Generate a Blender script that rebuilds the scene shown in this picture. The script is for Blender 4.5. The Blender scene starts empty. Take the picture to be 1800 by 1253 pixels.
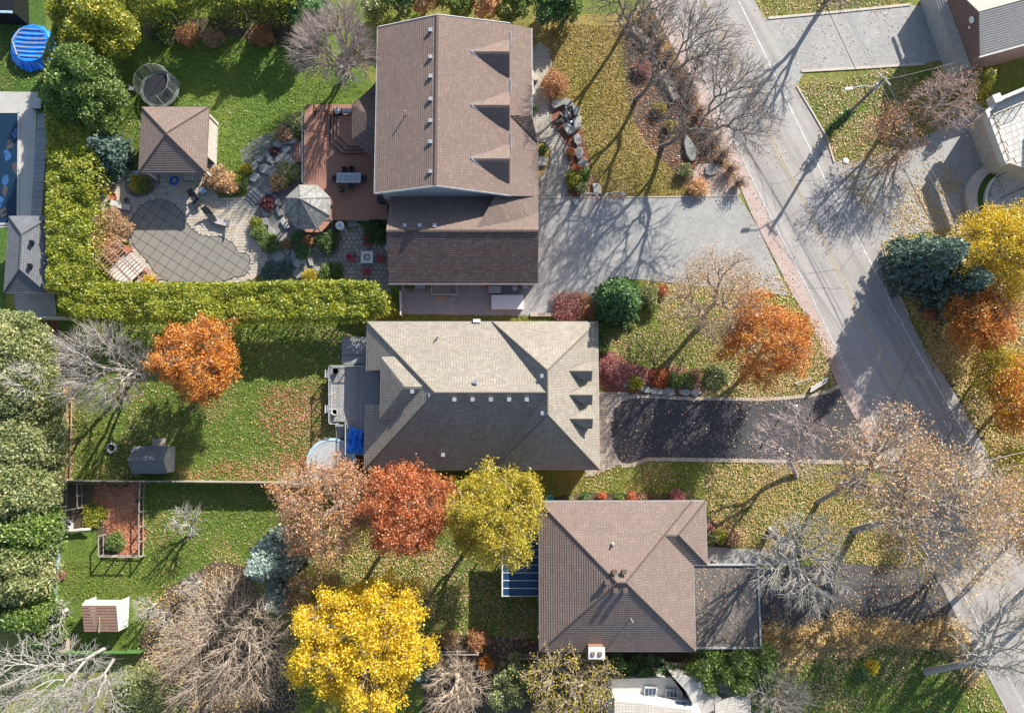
import bpy, bmesh, math, random
import numpy as np
from math import sin, cos, pi, radians, atan2, hypot
random.seed(7)
R0 = np.random.default_rng(11)
S = bpy.context.scene
COL = S.collection

# ------------------------------------------------------------------ camera, world, sun, exposure
H = 72.0
F = 1300.0
TILT = math.atan(133.5 / F)
cam_d = bpy.data.cameras.new('camera')
cam_d.sensor_width = 36.0
cam_d.lens = 36.0 * F / 1800.0
cam_d.clip_end = 2000
cam = bpy.data.objects.new('camera', cam_d)
COL.objects.link(cam)
cam.location = (0, 0, H)
cam.rotation_euler = (TILT, 0, 0)
S.camera = cam

SUN_DIR = (0.50, 0.74, 0.452)                 # towards the sun
_l = math.sqrt(sum(c * c for c in SUN_DIR))
SUN_DIR = tuple(c / _l for c in SUN_DIR)
SUN_EL = math.asin(SUN_DIR[2])
world = bpy.data.worlds.new('World')
S.world = world
world.use_nodes = True
wn = world.node_tree.nodes
wl = world.node_tree.links
bg = wn['Background']
sky = wn.new('ShaderNodeTexSky')
sky.sky_type = 'NISHITA'
sky.sun_disc = False
sky.sun_elevation = SUN_EL
sky.sun_rotation = math.atan2(SUN_DIR[0], SUN_DIR[1])
sky.dust_density = 1.0
wl.new(sky.outputs[0], bg.inputs[0])
bg.inputs[1].default_value = 0.10
sun_d = bpy.data.lights.new('sun', 'SUN')
sun_d.energy = 5.0
sun_d.angle = radians(0.55)
sun_d.color = (1.0, 0.94, 0.84)
sun = bpy.data.objects.new('sun', sun_d)
COL.objects.link(sun)
sun.rotation_euler = (math.acos(SUN_DIR[2]), 0, math.atan2(SUN_DIR[1], SUN_DIR[0]) + pi / 2)
S.view_settings.view_transform = 'Standard'
S.view_settings.look = 'None'
S.view_settings.gamma = 1
S.view_settings.exposure = 1.0

# ------------------------------------------------------------------ survey: photograph point + height -> place on the plot (metres)
CA, SA = cos(TILT), sin(TILT)
def P(px, py, z=0.0):
    dx = (px - 900) / F
    dy = -(py - 626.5) / F
    d = (dx, dy * CA + SA, dy * SA - CA)
    t = (z - H) / d[2]
    return (d[0] * t, d[1] * t)
def P3(px, py, z=0.0):
    x, y = P(px, py, z)
    return (x, y, z)
def onplane(px, py, p0, n):
    dx = (px - 900) / F
    dy = -(py - 626.5) / F
    d = (dx, dy * CA + SA, dy * SA - CA)
    den = d[0] * n[0] + d[1] * n[1] + d[2] * n[2]
    t = ((p0[0]) * n[0] + (p0[1]) * n[1] + (p0[2] - H) * n[2]) / den
    return (d[0] * t, d[1] * t, H + d[2] * t)
def M(px, z=0.0):                # length in photo pixels -> metres at height z
    return px * (H - z) / F / 0.995

# ------------------------------------------------------------------ materials
def newmat(name):
    m = bpy.data.materials.new(name)
    m.use_nodes = True
    nt = m.node_tree
    return m, nt, nt.nodes['Principled BSDF']
def N(nt, t, **kw):
    n = nt.nodes.new(t)
    for k, v in kw.items():
        if k in n.inputs:
            n.inputs[k].default_value = v
        else:
            setattr(n, k, v)
    return n
def ramp(nt, fac, cols, interp='LINEAR', pos=None):
    r = nt.nodes.new('ShaderNodeValToRGB')
    r.color_ramp.interpolation = interp
    e = r.color_ramp.elements
    n = len(cols)
    while len(e) < n:
        e.new(0.5)
    for i, c in enumerate(cols):
        e[i].position = pos[i] if pos else (i / max(1, (n if interp == 'CONSTANT' else n - 1)))
        e[i].color = (*c, 1)
    nt.links.new(fac, r.inputs[0])
    return r.outputs[0]
def mixc(nt, fac, a, b, mode='MIX'):
    m = nt.nodes.new('ShaderNodeMix')
    m.data_type = 'RGBA'
    m.blend_type = mode
    for k, v in ((0, fac), (6, a), (7, b)):
        if hasattr(v, 'is_output'):
            nt.links.new(v, m.inputs[k])
        elif k == 0:
            m.inputs[0].default_value = v
        else:
            m.inputs[k].default_value = (*v, 1)
    return m.outputs[2]
def noise(nt, scale, detail=4, rough=0.6, vec=None):
    n = N(nt, 'ShaderNodeTexNoise', Scale=scale, Detail=detail, Roughness=rough)
    if vec is None:
        g = nt.nodes.get('POSN') or N(nt, 'ShaderNodeNewGeometry')
        g.name = 'POSN'
        vec = g.outputs['Position']
    nt.links.new(vec, n.inputs['Vector'])
    return n.outputs['Fac']
def island(nt):
    g = N(nt, 'ShaderNodeNewGeometry')
    return g.outputs['Random Per Island']
def bump(nt, b, h, strength=0.5, dist=0.05):
    bn = N(nt, 'ShaderNodeBump', Strength=strength, Distance=dist)
    nt.links.new(h, bn.inputs['Height'])
    nt.links.new(bn.outputs[0], b.inputs['Normal'])
def mapr(nt, v, a, b, c, d):
    m = N(nt, 'ShaderNodeMapRange')
    m.inputs[1].default_value = a; m.inputs[2].default_value = b
    m.inputs[3].default_value = c; m.inputs[4].default_value = d
    nt.links.new(v, m.inputs[0])
    return m.outputs[0]
def plain(name, c, rough=0.6, metal=0.0, var=0.12, scale=3.0, spec=None):
    m, nt, b = newmat(name)
    f = noise(nt, scale, 5)
    c2 = tuple(max(0, x * (1 - var * 2)) for x in c)
    c3 = tuple(min(1, x * (1 + var)) for x in c)
    nt.links.new(ramp(nt, f, [c2, c, c3], pos=[.3, .5, .7]), b.inputs['Base Color'])
    b.inputs['Roughness'].default_value = rough
    b.inputs['Metallic'].default_value = metal
    return m
def leafmat(name, cols, trans=0.28, patch=0.35, pscale=0.5):
    m, nt, b = newmat(name)
    n = len(cols)
    c = ramp(nt, island(nt), cols, pos=[i / (n - 1) for i in range(n)])
    f = noise(nt, pscale, 3)
    c = mixc(nt, mapr(nt, f, .35, .65, 0, patch), c, cols[0])
    f2 = noise(nt, pscale * 2.3, 2)
    c = mixc(nt, mapr(nt, f2, .4, .65, 0, patch), c, cols[-1])
    nt.nodes.remove(b)
    d = N(nt, 'ShaderNodeBsdfDiffuse')
    t = N(nt, 'ShaderNodeBsdfTranslucent')
    g = N(nt, 'ShaderNodeBsdfGlossy', Roughness=0.45)
    g.inputs[0].default_value = (1, 1, 1, 1)
    nt.links.new(c, d.inputs[0]); nt.links.new(c, t.inputs[0])
    mx = N(nt, 'ShaderNodeMixShader'); mx.inputs[0].default_value = trans
    nt.links.new(d.outputs[0], mx.inputs[1]); nt.links.new(t.outputs[0], mx.inputs[2])
    m2 = N(nt, 'ShaderNodeMixShader'); m2.inputs[0].default_value = 0.04
    nt.links.new(mx.outputs[0], m2.inputs[1]); nt.links.new(g.outputs[0], m2.inputs[2])
    nt.links.new(m2.outputs[0], nt.nodes['Material Output'].inputs[0])
    return m
def grassmat(name, a, b_, dry, dryamt=0.4, stripes=0.0):
    m, nt, b = newmat(name)
    f1 = noise(nt, 0.22, 4, .6)
    f2 = noise(nt, 1.3, 7, .75)
    f3 = noise(nt, 4.5, 6, .8)
    c = mixc(nt, mapr(nt, f2, .38, .62, 0, 1), a, b_)
    c = mixc(nt, mapr(nt, f1, .62 - dryamt * .5, .75 - dryamt * .3, 0, 1), c, dry)
    dk = tuple(x * .42 for x in a)
    c = mixc(nt, mapr(nt, f3, .5, .62, 0, .75), c, dk)
    lt = tuple(min(1, x * 1.7) for x in b_)
    f4 = noise(nt, 3.1, 6, .8)
    c = mixc(nt, mapr(nt, f4, .52, .64, 0, .65), c, lt)
    if stripes:
        w = N(nt, 'ShaderNodeTexWave', Scale=0.55, Distortion=2.0, Detail=2.0)
        w.inputs['Detail Scale'].default_value = .6
        w.bands_direction = 'Y'
        g = nt.nodes['POSN']
        mp = N(nt, 'ShaderNodeMapping'); mp.inputs['Rotation'].default_value = (0, 0, .28)
        nt.links.new(g.outputs['Position'], mp.inputs[0]); nt.links.new(mp.outputs[0], w.inputs['Vector'])
        c = mixc(nt, mapr(nt, w.outputs['Fac'], .3, .7, 0, stripes), c, lt)
    nt.links.new(c, b.inputs['Base Color'])
    b.inputs['Roughness'].default_value = .9
    bump(nt, b, f3, 1.0, .25)
    return m
def asphaltmat(name, a, b_, crack=False, bumpd=.02, patchy=.5, streak=0, worn=None):
    m, nt, b = newmat(name)
    f1 = noise(nt, .35, 5, .65)
    f2 = noise(nt, 6, 5, .85)
    c = mixc(nt, mapr(nt, f1, .35, .65, 0, 1), a, b_)
    f3 = noise(nt, 1.6, 8, .8)
    c = mixc(nt, mapr(nt, f3, .38, .66, 0, patchy), c, tuple(x * .7 for x in a))
    c = mixc(nt, mapr(nt, f2, .4, .7, 0, .45), c, tuple(min(1, x * 1.5) for x in b_))
    if streak:
        mp = N(nt, 'ShaderNodeMapping'); mp.vector_type = 'TEXTURE'
        mp.inputs['Rotation'].default_value = (0, 0, radians(-62)); mp.inputs['Scale'].default_value = (26, 1.1, 1)
        nt.links.new(nt.nodes['POSN'].outputs['Position'], mp.inputs[0])
        f5 = noise(nt, 1.0, 4, .6, mp.outputs[0])
        c = mixc(nt, mapr(nt, f5, .42, .62, 0, streak), c, tuple(x * .62 for x in a))
    if worn:
        f6 = noise(nt, 2.4, 6, .8)
        c = mixc(nt, mapr(nt, f6, .42, .56, 0, .8), c, worn)
    if crack:
        v = N(nt, 'ShaderNodeTexVoronoi', Scale=.11)
        v.feature = 'DISTANCE_TO_EDGE'
        mpn = noise(nt, .9, 4, .7)
        va = N(nt, 'ShaderNodeVectorMath', operation='MULTIPLY_ADD')
        nt.links.new(mpn, va.inputs[0]); va.inputs[1].default_value = (.8, .8, 0)
        nt.links.new(nt.nodes['POSN'].outputs['Position'], va.inputs[2])
        nt.links.new(va.outputs[0], v.inputs['Vector'])
        cr = mapr(nt, v.outputs['Distance'], .0008, .0026, 1, 0)
        c = mixc(nt, cr, c, (.10, .095, .09))
    nt.links.new(c, b.inputs['Base Color'])
    b.inputs['Roughness'].default_value = .85
    bump(nt, b, f2, .5, bumpd)
    return m
def shinglemat(name, cols, w=.25, dirt=.3):
    m, nt, b = newmat(name)
    uv = N(nt, 'ShaderNodeUVMap')
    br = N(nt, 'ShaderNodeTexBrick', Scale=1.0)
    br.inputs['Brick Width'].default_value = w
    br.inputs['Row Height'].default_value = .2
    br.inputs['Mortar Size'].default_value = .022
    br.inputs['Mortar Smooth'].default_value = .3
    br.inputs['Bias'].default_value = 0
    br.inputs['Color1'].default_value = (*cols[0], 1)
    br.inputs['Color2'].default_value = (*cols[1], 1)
    br.inputs['Mortar'].default_value = (*[x * .45 for x in cols[0]], 1)  # dark tab joints, plus the shadow line of each course painted in
    nt.links.new(uv.outputs[0], br.inputs['Vector'])
    br2 = N(nt, 'ShaderNodeTexBrick', Scale=1.0)
    br2.inputs['Brick Width'].default_value = w * 1.7
    br2.inputs['Row Height'].default_value = .2
    br2.inputs['Mortar Size'].default_value = 0
    br2.inputs['Color1'].default_value = (0, 0, 0, 1)
    br2.inputs['Color2'].default_value = (1, 1, 1, 1)
    nt.links.new(uv.outputs[0], br2.inputs['Vector'])
    c = mixc(nt, mapr(nt, br2.outputs['Color'], .35, .9, 0, .7), br.outputs['Color'], cols[2])
    f1 = noise(nt, .5, 5, .6)
    c = mixc(nt, mapr(nt, f1, .4, .75, 0, dirt), c, tuple(x * .5 for x in cols[0]))
    f2 = noise(nt, 22, 3, .8)
    c = mixc(nt, mapr(nt, f2, .45, .7, 0, .35), c, tuple(min(1, x * 1.35) for x in cols[1]))
    nt.links.new(c, b.inputs['Base Color'])
    b.inputs['Roughness'].default_value = .9
    bump(nt, b, f2, .5, .02)
    return m
def woodmat(name, cols, rough=.7):
    m, nt, b = newmat(name)
    ob = N(nt, 'ShaderNodeObjectInfo')
    s = N(nt, 'ShaderNodeMath', operation='ADD')
    nt.links.new(island(nt), s.inputs[0]); nt.links.new(ob.outputs['Random'], s.inputs[1])
    fr = N(nt, 'ShaderNodeMath', operation='FRACT')
    nt.links.new(s.outputs[0], fr.inputs[0])
    c = ramp(nt, fr.outputs[0], cols)
    f = noise(nt, 5, 6, .75)
    c = mixc(nt, mapr(nt, f, .42, .7, 0, .5), c, tuple(x * .6 for x in cols[0]))
    nt.links.new(c, b.inputs['Base Color'])
    b.inputs['Roughness'].default_value = rough
    return m
def pavermat(name, cols, moss=.2):
    m, nt, b = newmat(name)
    ob = N(nt, 'ShaderNodeObjectInfo')
    s = N(nt, 'ShaderNodeMath', operation='ADD')
    nt.links.new(island(nt), s.inputs[0]); nt.links.new(ob.outputs['Random'], s.inputs[1])
    fr = N(nt, 'ShaderNodeMath', operation='FRACT')
    nt.links.new(s.outputs[0], fr.inputs[0])
    c = ramp(nt, fr.outputs[0], cols)
    f = noise(nt, 7, 5, .7)
    c = mixc(nt, mapr(nt, f, .45, .7, 0, .5), c, tuple(x * .6 for x in cols[0]))
    f = noise(nt, .7, 4, .7)
    c = mixc(nt, mapr(nt, f, .5, .75, 0, moss), c, tuple(x * .5 for x in cols[0]))
    nt.links.new(c, b.inputs['Base Color'])
    b.inputs['Roughness'].default_value = .85
    bump(nt, b, noise(nt, 20, 3, .7), .4, .02)
    return m

MT = {}
MT['lawn_green'] = grassmat('lawn_green', (.085, .15, .018), (.155, .23, .028), (.26, .25, .07), .22, .0)
MT['lawn_mown'] = grassmat('lawn_mown', (.08, .145, .016), (.145, .225, .025), (.24, .26, .05), .18, .13)
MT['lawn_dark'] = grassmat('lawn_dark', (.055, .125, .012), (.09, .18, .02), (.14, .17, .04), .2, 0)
MT['lawn_mixed'] = grassmat('lawn_mixed', (.095, .165, .014), (.18, .25, .022), (.33, .28, .08), .45)
MT['lawn_dry'] = grassmat('lawn_dry', (.20, .17, .025), (.36, .29, .05), (.40, .28, .11), .6)
MT['soil'] = grassmat('soil', (.07, .05, .032), (.12, .085, .055), (.17, .13, .085), .4)
MT['mulch_red'] = grassmat('mulch_red', (.19, .07, .04), (.30, .12, .07), (.30, .17, .12), .4)
MT['gravel'] = asphaltmat('gravel', (.32, .27, .23), (.48, .41, .36))
MT['road'] = asphaltmat('road', (.325, .305, .285), (.38, .36, .34), True, patchy=.4, streak=.5)
MT['drive_old'] = asphaltmat('drive_old', (.27, .27, .26), (.36, .355, .345), False, patchy=.75)
MT['drive_new'] = asphaltmat('drive_new', (.042, .042, .046), (.058, .058, .063), patchy=.2)
MT['drive_dark'] = asphaltmat('drive_dark', (.055, .052, .055), (.085, .08, .08))
MT['brickstrip'] = asphaltmat('brickstrip', (.38, .29, .26), (.44, .36, .33))
MT['concrete'] = asphaltmat('concrete', (.36, .35, .33), (.44, .43, .40))
MT['kerb'] = asphaltmat('kerb', (.42, .37, .31), (.52, .46, .39))
MT['white_line'] = asphaltmat('white_line', (.62, .62, .60), (.78, .78, .76), worn=(.42, .40, .38))
MT['yellow_line'] = asphaltmat('yellow_line', (.40, .30, .12), (.48, .37, .17), worn=(.36, .33, .28))
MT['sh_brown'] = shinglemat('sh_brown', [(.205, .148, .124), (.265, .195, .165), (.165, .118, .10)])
MT['sh_shaded'] = shinglemat('sh_shaded', [(.13, .09, .075), (.21, .15, .13), (.085, .06, .052)])  # darker copy of the brown shingles, with slope shade put into the colour
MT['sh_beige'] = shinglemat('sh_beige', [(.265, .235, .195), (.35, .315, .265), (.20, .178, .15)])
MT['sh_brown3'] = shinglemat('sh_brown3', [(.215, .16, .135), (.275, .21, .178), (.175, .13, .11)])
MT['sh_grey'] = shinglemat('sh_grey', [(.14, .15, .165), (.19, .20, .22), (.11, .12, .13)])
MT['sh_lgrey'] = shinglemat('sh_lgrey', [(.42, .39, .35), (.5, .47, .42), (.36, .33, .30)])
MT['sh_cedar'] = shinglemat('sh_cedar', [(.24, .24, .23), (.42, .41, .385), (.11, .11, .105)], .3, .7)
MT['white'] = plain('white', (.78, .78, .76), .45, 0, .04)
MT['offwhite'] = plain('offwhite', (.62, .60, .56), .6, 0, .08)
MT['trim_grey'] = plain('trim_grey', (.38, .39, .40), .5)
MT['trim_brown'] = plain('trim_brown', (.22, .16, .13), .5)
MT['brick_wall'] = plain('brick_wall', (.30, .16, .12), .85, 0, .2, 9)
MT['stucco'] = plain('stucco', (.50, .46, .40), .85)
MT['dark_metal'] = plain('dark_metal', (.03, .032, .036), .4, .6)
MT['black'] = plain('black', (.018, .018, .02), .5)
MT['rubber'] = plain('rubber', (.02, .022, .03), .6)
MT['galv'] = plain('galv', (.48, .50, .53), .35, .5)
MT['silver'] = plain('silver', (.6, .62, .65), .3, .7)
MT['net'] = plain('net', (.16, .19, .17), .6)
MT['net_white'] = plain('net_white', (.72, .72, .70), .6)
MT['red'] = plain('red', (.55, .03, .03), .45)
MT['chair_red'] = plain('chair_red', (.33, .035, .05), .5)
MT['blue_tarp'] = plain('blue_tarp', (.015, .22, .82), .35, 0, .25, 2.5)
MT['cover_blue'] = plain('cover_blue', (.03, .09, .22), .4, 0, .3, 2)
MT['blue_hose'] = plain('blue_hose', (.02, .10, .55), .4)
MT['blue_bright'] = plain('blue_bright', (.05, .28, .62), .4)
MT['lt_blue'] = plain('lt_blue', (.38, .52, .62), .4)
MT['terracotta'] = plain('terracotta', (.42, .13, .07), .7)
MT['cover'] = plain('cover', (.215, .20, .172), .75, 0, .05, .8)
MT['strap'] = plain('strap', (.045, .045, .05), .7)
MT['cushion'] = plain('cushion', (.40, .39, .37), .8)
MT['wicker'] = plain('wicker', (.05, .045, .045), .7, 0, .3, 12)
MT['deck_red'] = woodmat('deck_red', [(.33, .16, .11), (.39, .195, .135), (.36, .175, .12)])
MT['deck_grey'] = woodmat('deck_grey', [(.20, .215, .23), (.34, .355, .37), (.25, .265, .28)])
MT['wood_old'] = woodmat('wood_old', [(.26, .23, .19), (.40, .36, .30), (.32, .28, .24)])
MT['wood_tan'] = woodmat('wood_tan', [(.42, .32, .20), (.52, .42, .28), (.46, .36, .24)])
MT['pergola'] = woodmat('pergola', [(.36, .20, .16), (.50, .33, .28), (.42, .25, .2)])
MT['paver'] = pavermat('paver', [(.38, .32, .24), (.52, .46, .37), (.42, .39, .35), (.56, .48, .37)])
MT['paver_cool'] = pavermat('paver_cool', [(.33, .31, .27), (.46, .43, .36), (.39, .37, .32)])
MT['paver_edge'] = pavermat('paver_edge', [(.17, .15, .14), (.24, .21, .19)])
MT['paver_wall'] = pavermat('paver_wall', [(.36, .31, .25), (.50, .43, .35), (.42, .36, .30)])
MT['flag'] = pavermat('flag', [(.26, .24, .20), (.38, .36, .31), (.31, .28, .22)])
MT['tile'] = pavermat('tile', [(.50, .49, .46), (.60, .59, .55), (.55, .53, .5)], .1)
MT['rock'] = pavermat('rock', [(.24, .245, .235), (.38, .375, .35), (.31, .305, .285)], .5)
MT['grout'] = plain('grout', (.20, .17, .14), .9)
MT['fabric_tile'] = plain('fabric_tile', (.30, .33, .35), .5)
MT['water'] = plain('water', (.01, .03, .06), .08)
MT['bark'] = plain('bark', (.21, .185, .165), .9, 0, .3, 6)
MT['bark_pale'] = plain('bark_pale', (.33, .305, .28), .9, 0, .2, 6)
MT['bark_light'] = plain('bark_light', (.36, .345, .315), .9, 0, .15, 6)
MT['bark_red'] = plain('bark_red', (.40, .33, .32), .9, 0, .25, 1.2)
MT['bark_tan'] = plain('bark_tan', (.40, .32, .25), .9, 0, .2, 4)
MT['lf_hedge'] = leafmat('lf_hedge', [(.06, .12, .008), (.20, .26, .018), (.36, .39, .028), (.52, .50, .05)], .3, .35, .55)
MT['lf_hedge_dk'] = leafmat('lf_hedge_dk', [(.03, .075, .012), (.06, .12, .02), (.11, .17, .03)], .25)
MT['lf_green'] = leafmat('lf_green', [(.035, .09, .015), (.13, .22, .035), (.27, .36, .075)], .25)
MT['lf_olive'] = leafmat('lf_olive', [(.06, .10, .025), (.20, .26, .08), (.34, .37, .15), (.46, .46, .20)], .25, .6, .3)
MT['lf_yelgreen'] = leafmat('lf_yelgreen', [(.08, .14, .015), (.26, .31, .03), (.58, .50, .04)], .3, .5, .35)
MT['lf_blue'] = leafmat('lf_blue', [(.12, .18, .16), (.28, .37, .33), (.46, .54, .47)], .2)
MT['lf_bluedk'] = leafmat('lf_bluedk', [(.03, .07, .05), (.11, .19, .145), (.25, .35, .28)], .2)
MT['lf_deep'] = leafmat('lf_deep', [(.03, .09, .03), (.08, .19, .055), (.18, .31, .08)], .22)
MT['lf_yellow'] = leafmat('lf_yellow', [(.50, .27, .01), (.74, .48, .012), (.86, .62, .02), (.88, .70, .05), (.60, .50, .03)], .32, .3)
MT['lf_gold'] = leafmat('lf_gold', [(.30, .27, .015), (.58, .46, .025), (.74, .56, .06), (.60, .36, .06), (.30, .33, .03)], .32, .5)
MT['lf_orange'] = leafmat('lf_orange', [(.30, .055, .012), (.58, .17, .02), (.66, .26, .03), (.78, .42, .07)], .32, .5)
MT['lf_redor'] = leafmat('lf_redor', [(.24, .035, .015), (.50, .11, .03), (.60, .19, .05), (.70, .32, .12)], .32, .5)
MT['lf_rust'] = leafmat('lf_rust', [(.32, .12, .05), (.5, .24, .10), (.6, .36, .18)], .3)
MT['lf_peach'] = leafmat('lf_peach', [(.50, .26, .15), (.72, .46, .27), (.78, .54, .22)], .3)
MT['lf_tan'] = leafmat('lf_tan', [(.36, .22, .12), (.55, .38, .22), (.48, .30, .15)], .25)
MT['lf_purple'] = leafmat('lf_purple', [(.12, .03, .04), (.22, .06, .07)], .25)
MT['lf_pink'] = leafmat('lf_pink', [(.36, .10, .11), (.5, .2, .2), (.42, .26, .2)], .25)
MT['litter_pale'] = leafmat('litter_pale', [(.50, .27, .17), (.62, .46, .34), (.70, .50, .28), (.45, .18, .10)], .1, .2)
MT['litter_gold'] = leafmat('litter_gold', [(.52, .34, .08), (.68, .48, .18), (.66, .50, .30), (.36, .2, .08)], .1, .2)
MT['litter_red'] = leafmat('litter_red', [(.34, .09, .04), (.50, .20, .10), (.58, .34, .2)], .1, .3)

MT['gr_green'] = leafmat('gr_green', [(.075, .15, .014), (.16, .26, .025), (.28, .36, .05)], .3, .3)
MT['gr_dry'] = leafmat('gr_dry', [(.17, .15, .02), (.34, .28, .045), (.44, .34, .09)], .3, .6)
MT['gr_mix'] = leafmat('gr_mix', [(.10, .17, .018), (.21, .28, .03), (.34, .35, .07)], .3, .5)
MT['rock_ground'] = asphaltmat('rock_ground', (.13, .125, .12), (.25, .24, .225))
# ------------------------------------------------------------------ object helpers
def tag(o, label=None, cat=None, group=None, kind=None):
    if label: o['label'] = label
    if cat: o['category'] = cat
    if group: o['group'] = group
    if kind: o['kind'] = kind
    return o
def thing(name, label, cat, loc, group=None):
    o = bpy.data.objects.new(name, None)
    o.empty_display_size = .3
    COL.objects.link(o)
    o.location = loc
    return tag(o, label, cat, group)
ROOT = {}
def wloc(o):
    l = np.zeros(3)
    while o is not None:
        l += np.array(o.location[:]); o = o.parent
    return l
def mkobj(name, me, parent=None, loc=(0, 0, 0)):
    o = bpy.data.objects.new(name, me)
    COL.objects.link(o)
    o.location = loc
    if parent is not None:
        o.parent = parent
    return o
class MB:
    def __init__(s):
        s.v = []; s.f = []; s.uv = []
    def add(s, vs, fs, uvs=None):
        b = len(s.v)
        s.v.extend(vs)
        for i, f in enumerate(fs):
            s.f.append(tuple(b + k for k in f))
            s.uv.append(uvs[i] if uvs else None)
        return s
    def box(s, c, d, rz=0.0, bev=0):
        cx, cy, cz = c; a, b, h = d[0] / 2, d[1] / 2, d[2] / 2
        q = []
        for z in (-h, h):
            for (x, y) in ((-a, -b), (a, -b), (a, b), (-a, b)):
                q.append((cx + x * cos(rz) - y * sin(rz), cy + x * sin(rz) + y * cos(rz), cz + z))
        return s.add(q, [(3, 2, 1, 0), (4, 5, 6, 7), (0, 1, 5, 4), (1, 2, 6, 5), (2, 3, 7, 6), (3, 0, 4, 7)])
    def prism(s, poly, z0, z1, top_scale=1.0):
        n = len(poly)
        cx = sum(p[0] for p in poly) / n; cy = sum(p[1] for p in poly) / n
        ar = sum(poly[i][0] * poly[(i + 1) % n][1] - poly[(i + 1) % n][0] * poly[i][1] for i in range(n))
        if ar < 0: poly = poly[::-1]
        q = [(p[0], p[1], z0) for p in poly] + [(cx + (p[0] - cx) * top_scale, cy + (p[1] - cy) * top_scale, z1) for p in poly]
        return s.add(q, [tuple(range(n, 2 * n))] + [(i, (i + 1) % n, n + (i + 1) % n, n + i) for i in range(n)] + [tuple(range(n - 1, -1, -1))])
    def tube(s, p0, p1, r0, r1=None, n=6, caps=True):
        r1 = r0 if r1 is None else r1
        p0 = np.array(p0, float); p1 = np.array(p1, float)
        d = p1 - p0; L = np.linalg.norm(d)
        if L < 1e-6: return s
        d /= L
        a = np.cross(d, (0, 0, 1) if abs(d[2]) < .9 else (1, 0, 0)); a /= np.linalg.norm(a)
        b = np.cross(d, a)
        q = []
        for p, r in ((p0, r0), (p1, r1)):
            for k in range(n):
                t = 2 * pi * k / n
                q.append(tuple(p + r * (cos(t) * a + sin(t) * b)))
        fs = [(k, (k + 1) % n, n + (k + 1) % n, n + k) for k in range(n)]
        if caps: fs += [tuple(range(n - 1, -1, -1)), tuple(range(n, 2 * n))]
        return s.add(q, fs)
    def path(s, pts, r, n=6):
        for a, b in zip(pts[:-1], pts[1:]): s.tube(a, b, r, r, n)
        return s
    def lathe(s, c, prof, n=16):
        q = []
        for (r, z) in prof:
            for k in range(n):
                t = 2 * pi * k / n
                q.append((c[0] + r * cos(t), c[1] + r * sin(t), c[2] + z))
        fs = []
        for j in range(len(prof) - 1):
            for k in range(n):
                fs.append((j * n + k, j * n + (k + 1) % n, (j + 1) * n + (k + 1) % n, (j + 1) * n + k))
        fs.append(tuple(range((len(prof) - 1) * n, len(prof) * n)))
        return s.add(q, fs)
    def build(s, name, mat, parent=None, center=False, smooth=False):
        off = wloc(parent) if parent is not None else np.zeros(3)
        loc = np.zeros(3)
        va = np.array(s.v, float)
        if parent is None and center:
            loc = np.array([va[:, 0].mean(), va[:, 1].mean(), va[:, 2].min()])
            off = loc
        me = bpy.data.meshes.new(name)
        me.from_pydata([tuple(x) for x in (va - off)], [], s.f)
        if any(u is not None for u in s.uv):
            ul = me.uv_layers.new(name='UVMap')
            k = 0
            for i, f in enumerate(s.f):
                u = s.uv[i]
                for j in range(len(f)):
                    ul.data[k].uv = u[j] if u else (0, 0)
                    k += 1
        me.materials.append(mat)
        if smooth:
            me.polygons.foreach_set('use_smooth', [True] * len(me.polygons))
        return mkobj(name, me, parent, loc)

def fastmesh(name, V, Q, flat=False):
    """V (n,3) array, Q (m,k) array of equal-size faces"""
    me = bpy.data.meshes.new(name)
    V = np.ascontiguousarray(V, dtype=np.float32)
    m, k = Q.shape
    me.vertices.add(len(V)); me.vertices.foreach_set('co', V.ravel())
    me.loops.add(m * k); me.loops.foreach_set('vertex_index', np.ascontiguousarray(Q, dtype=np.int32).ravel())
    me.polygons.add(m)
    me.polygons.foreach_set('loop_start', np.arange(0, m * k, k, dtype=np.int32))
    me.polygons.foreach_set('loop_total', np.full(m, k, dtype=np.int32))
    me.update(calc_edges=True)
    if flat: me.shade_flat()
    return me
def leafmesh(name, C, size, up=0.0, elong=1.6, flat=None, rng=R0):
    """one small rhombic leaf at each centre"""
    n = len(C)
    a = rng.normal(size=(n, 3)); 
    nrm = rng.normal(size=(n, 3)); nrm[:, 2] = np.abs(nrm[:, 2]) + up
    if flat is not None:
        nrm = np.tile(np.array([0, 0, 1.0]), (n, 1)) + rng.normal(size=(n, 3)) * flat
    nrm /= np.linalg.norm(nrm, axis=1, keepdims=True)
    a -= (a * nrm).sum(1, keepdims=True) * nrm
    a /= np.linalg.norm(a, axis=1, keepdims=True)
    b = np.cross(nrm, a)
    s = size * rng.uniform(.6, 1.35, size=(n, 1))
    a = a * s * .5 * elong; b = b * s * .5
    V = np.stack([C + a, C - a * .6 + b, C - a * .6 - b], axis=1).reshape(-1, 3)
    Q = np.arange(3 * n).reshape(n, 3)
    return fastmesh(name, V, Q)
KN, KS = 1.9, .74          # foliage: how many, how large
def inpoly(pts, poly):
    x, y = pts[:, 0], pts[:, 1]
    ins = np.zeros(len(pts), bool)
    n = len(poly); j = n - 1
    for i in range(n):
        xi, yi = poly[i]; xj, yj = poly[j]
        if yi != yj:
            c = ((yi > y) != (yj > y)) & (x < (xj - xi) * (y - yi) / (yj - yi) + xi)
            ins ^= c
        j = i
    return ins
def polypx(pp, z=0): return [P(a, b, z) for a, b in pp]
def smoothpoly(p, it=2):
    for _ in range(it):
        q = []
        n = len(p)
        for i in range(n):
            a = p[i]; b = p[(i + 1) % n]
            q.append((a[0] * .75 + b[0] * .25, a[1] * .75 + b[1] * .25))
            q.append((a[0] * .25 + b[0] * .75, a[1] * .25 + b[1] * .75))
        p = q
    return p
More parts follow.
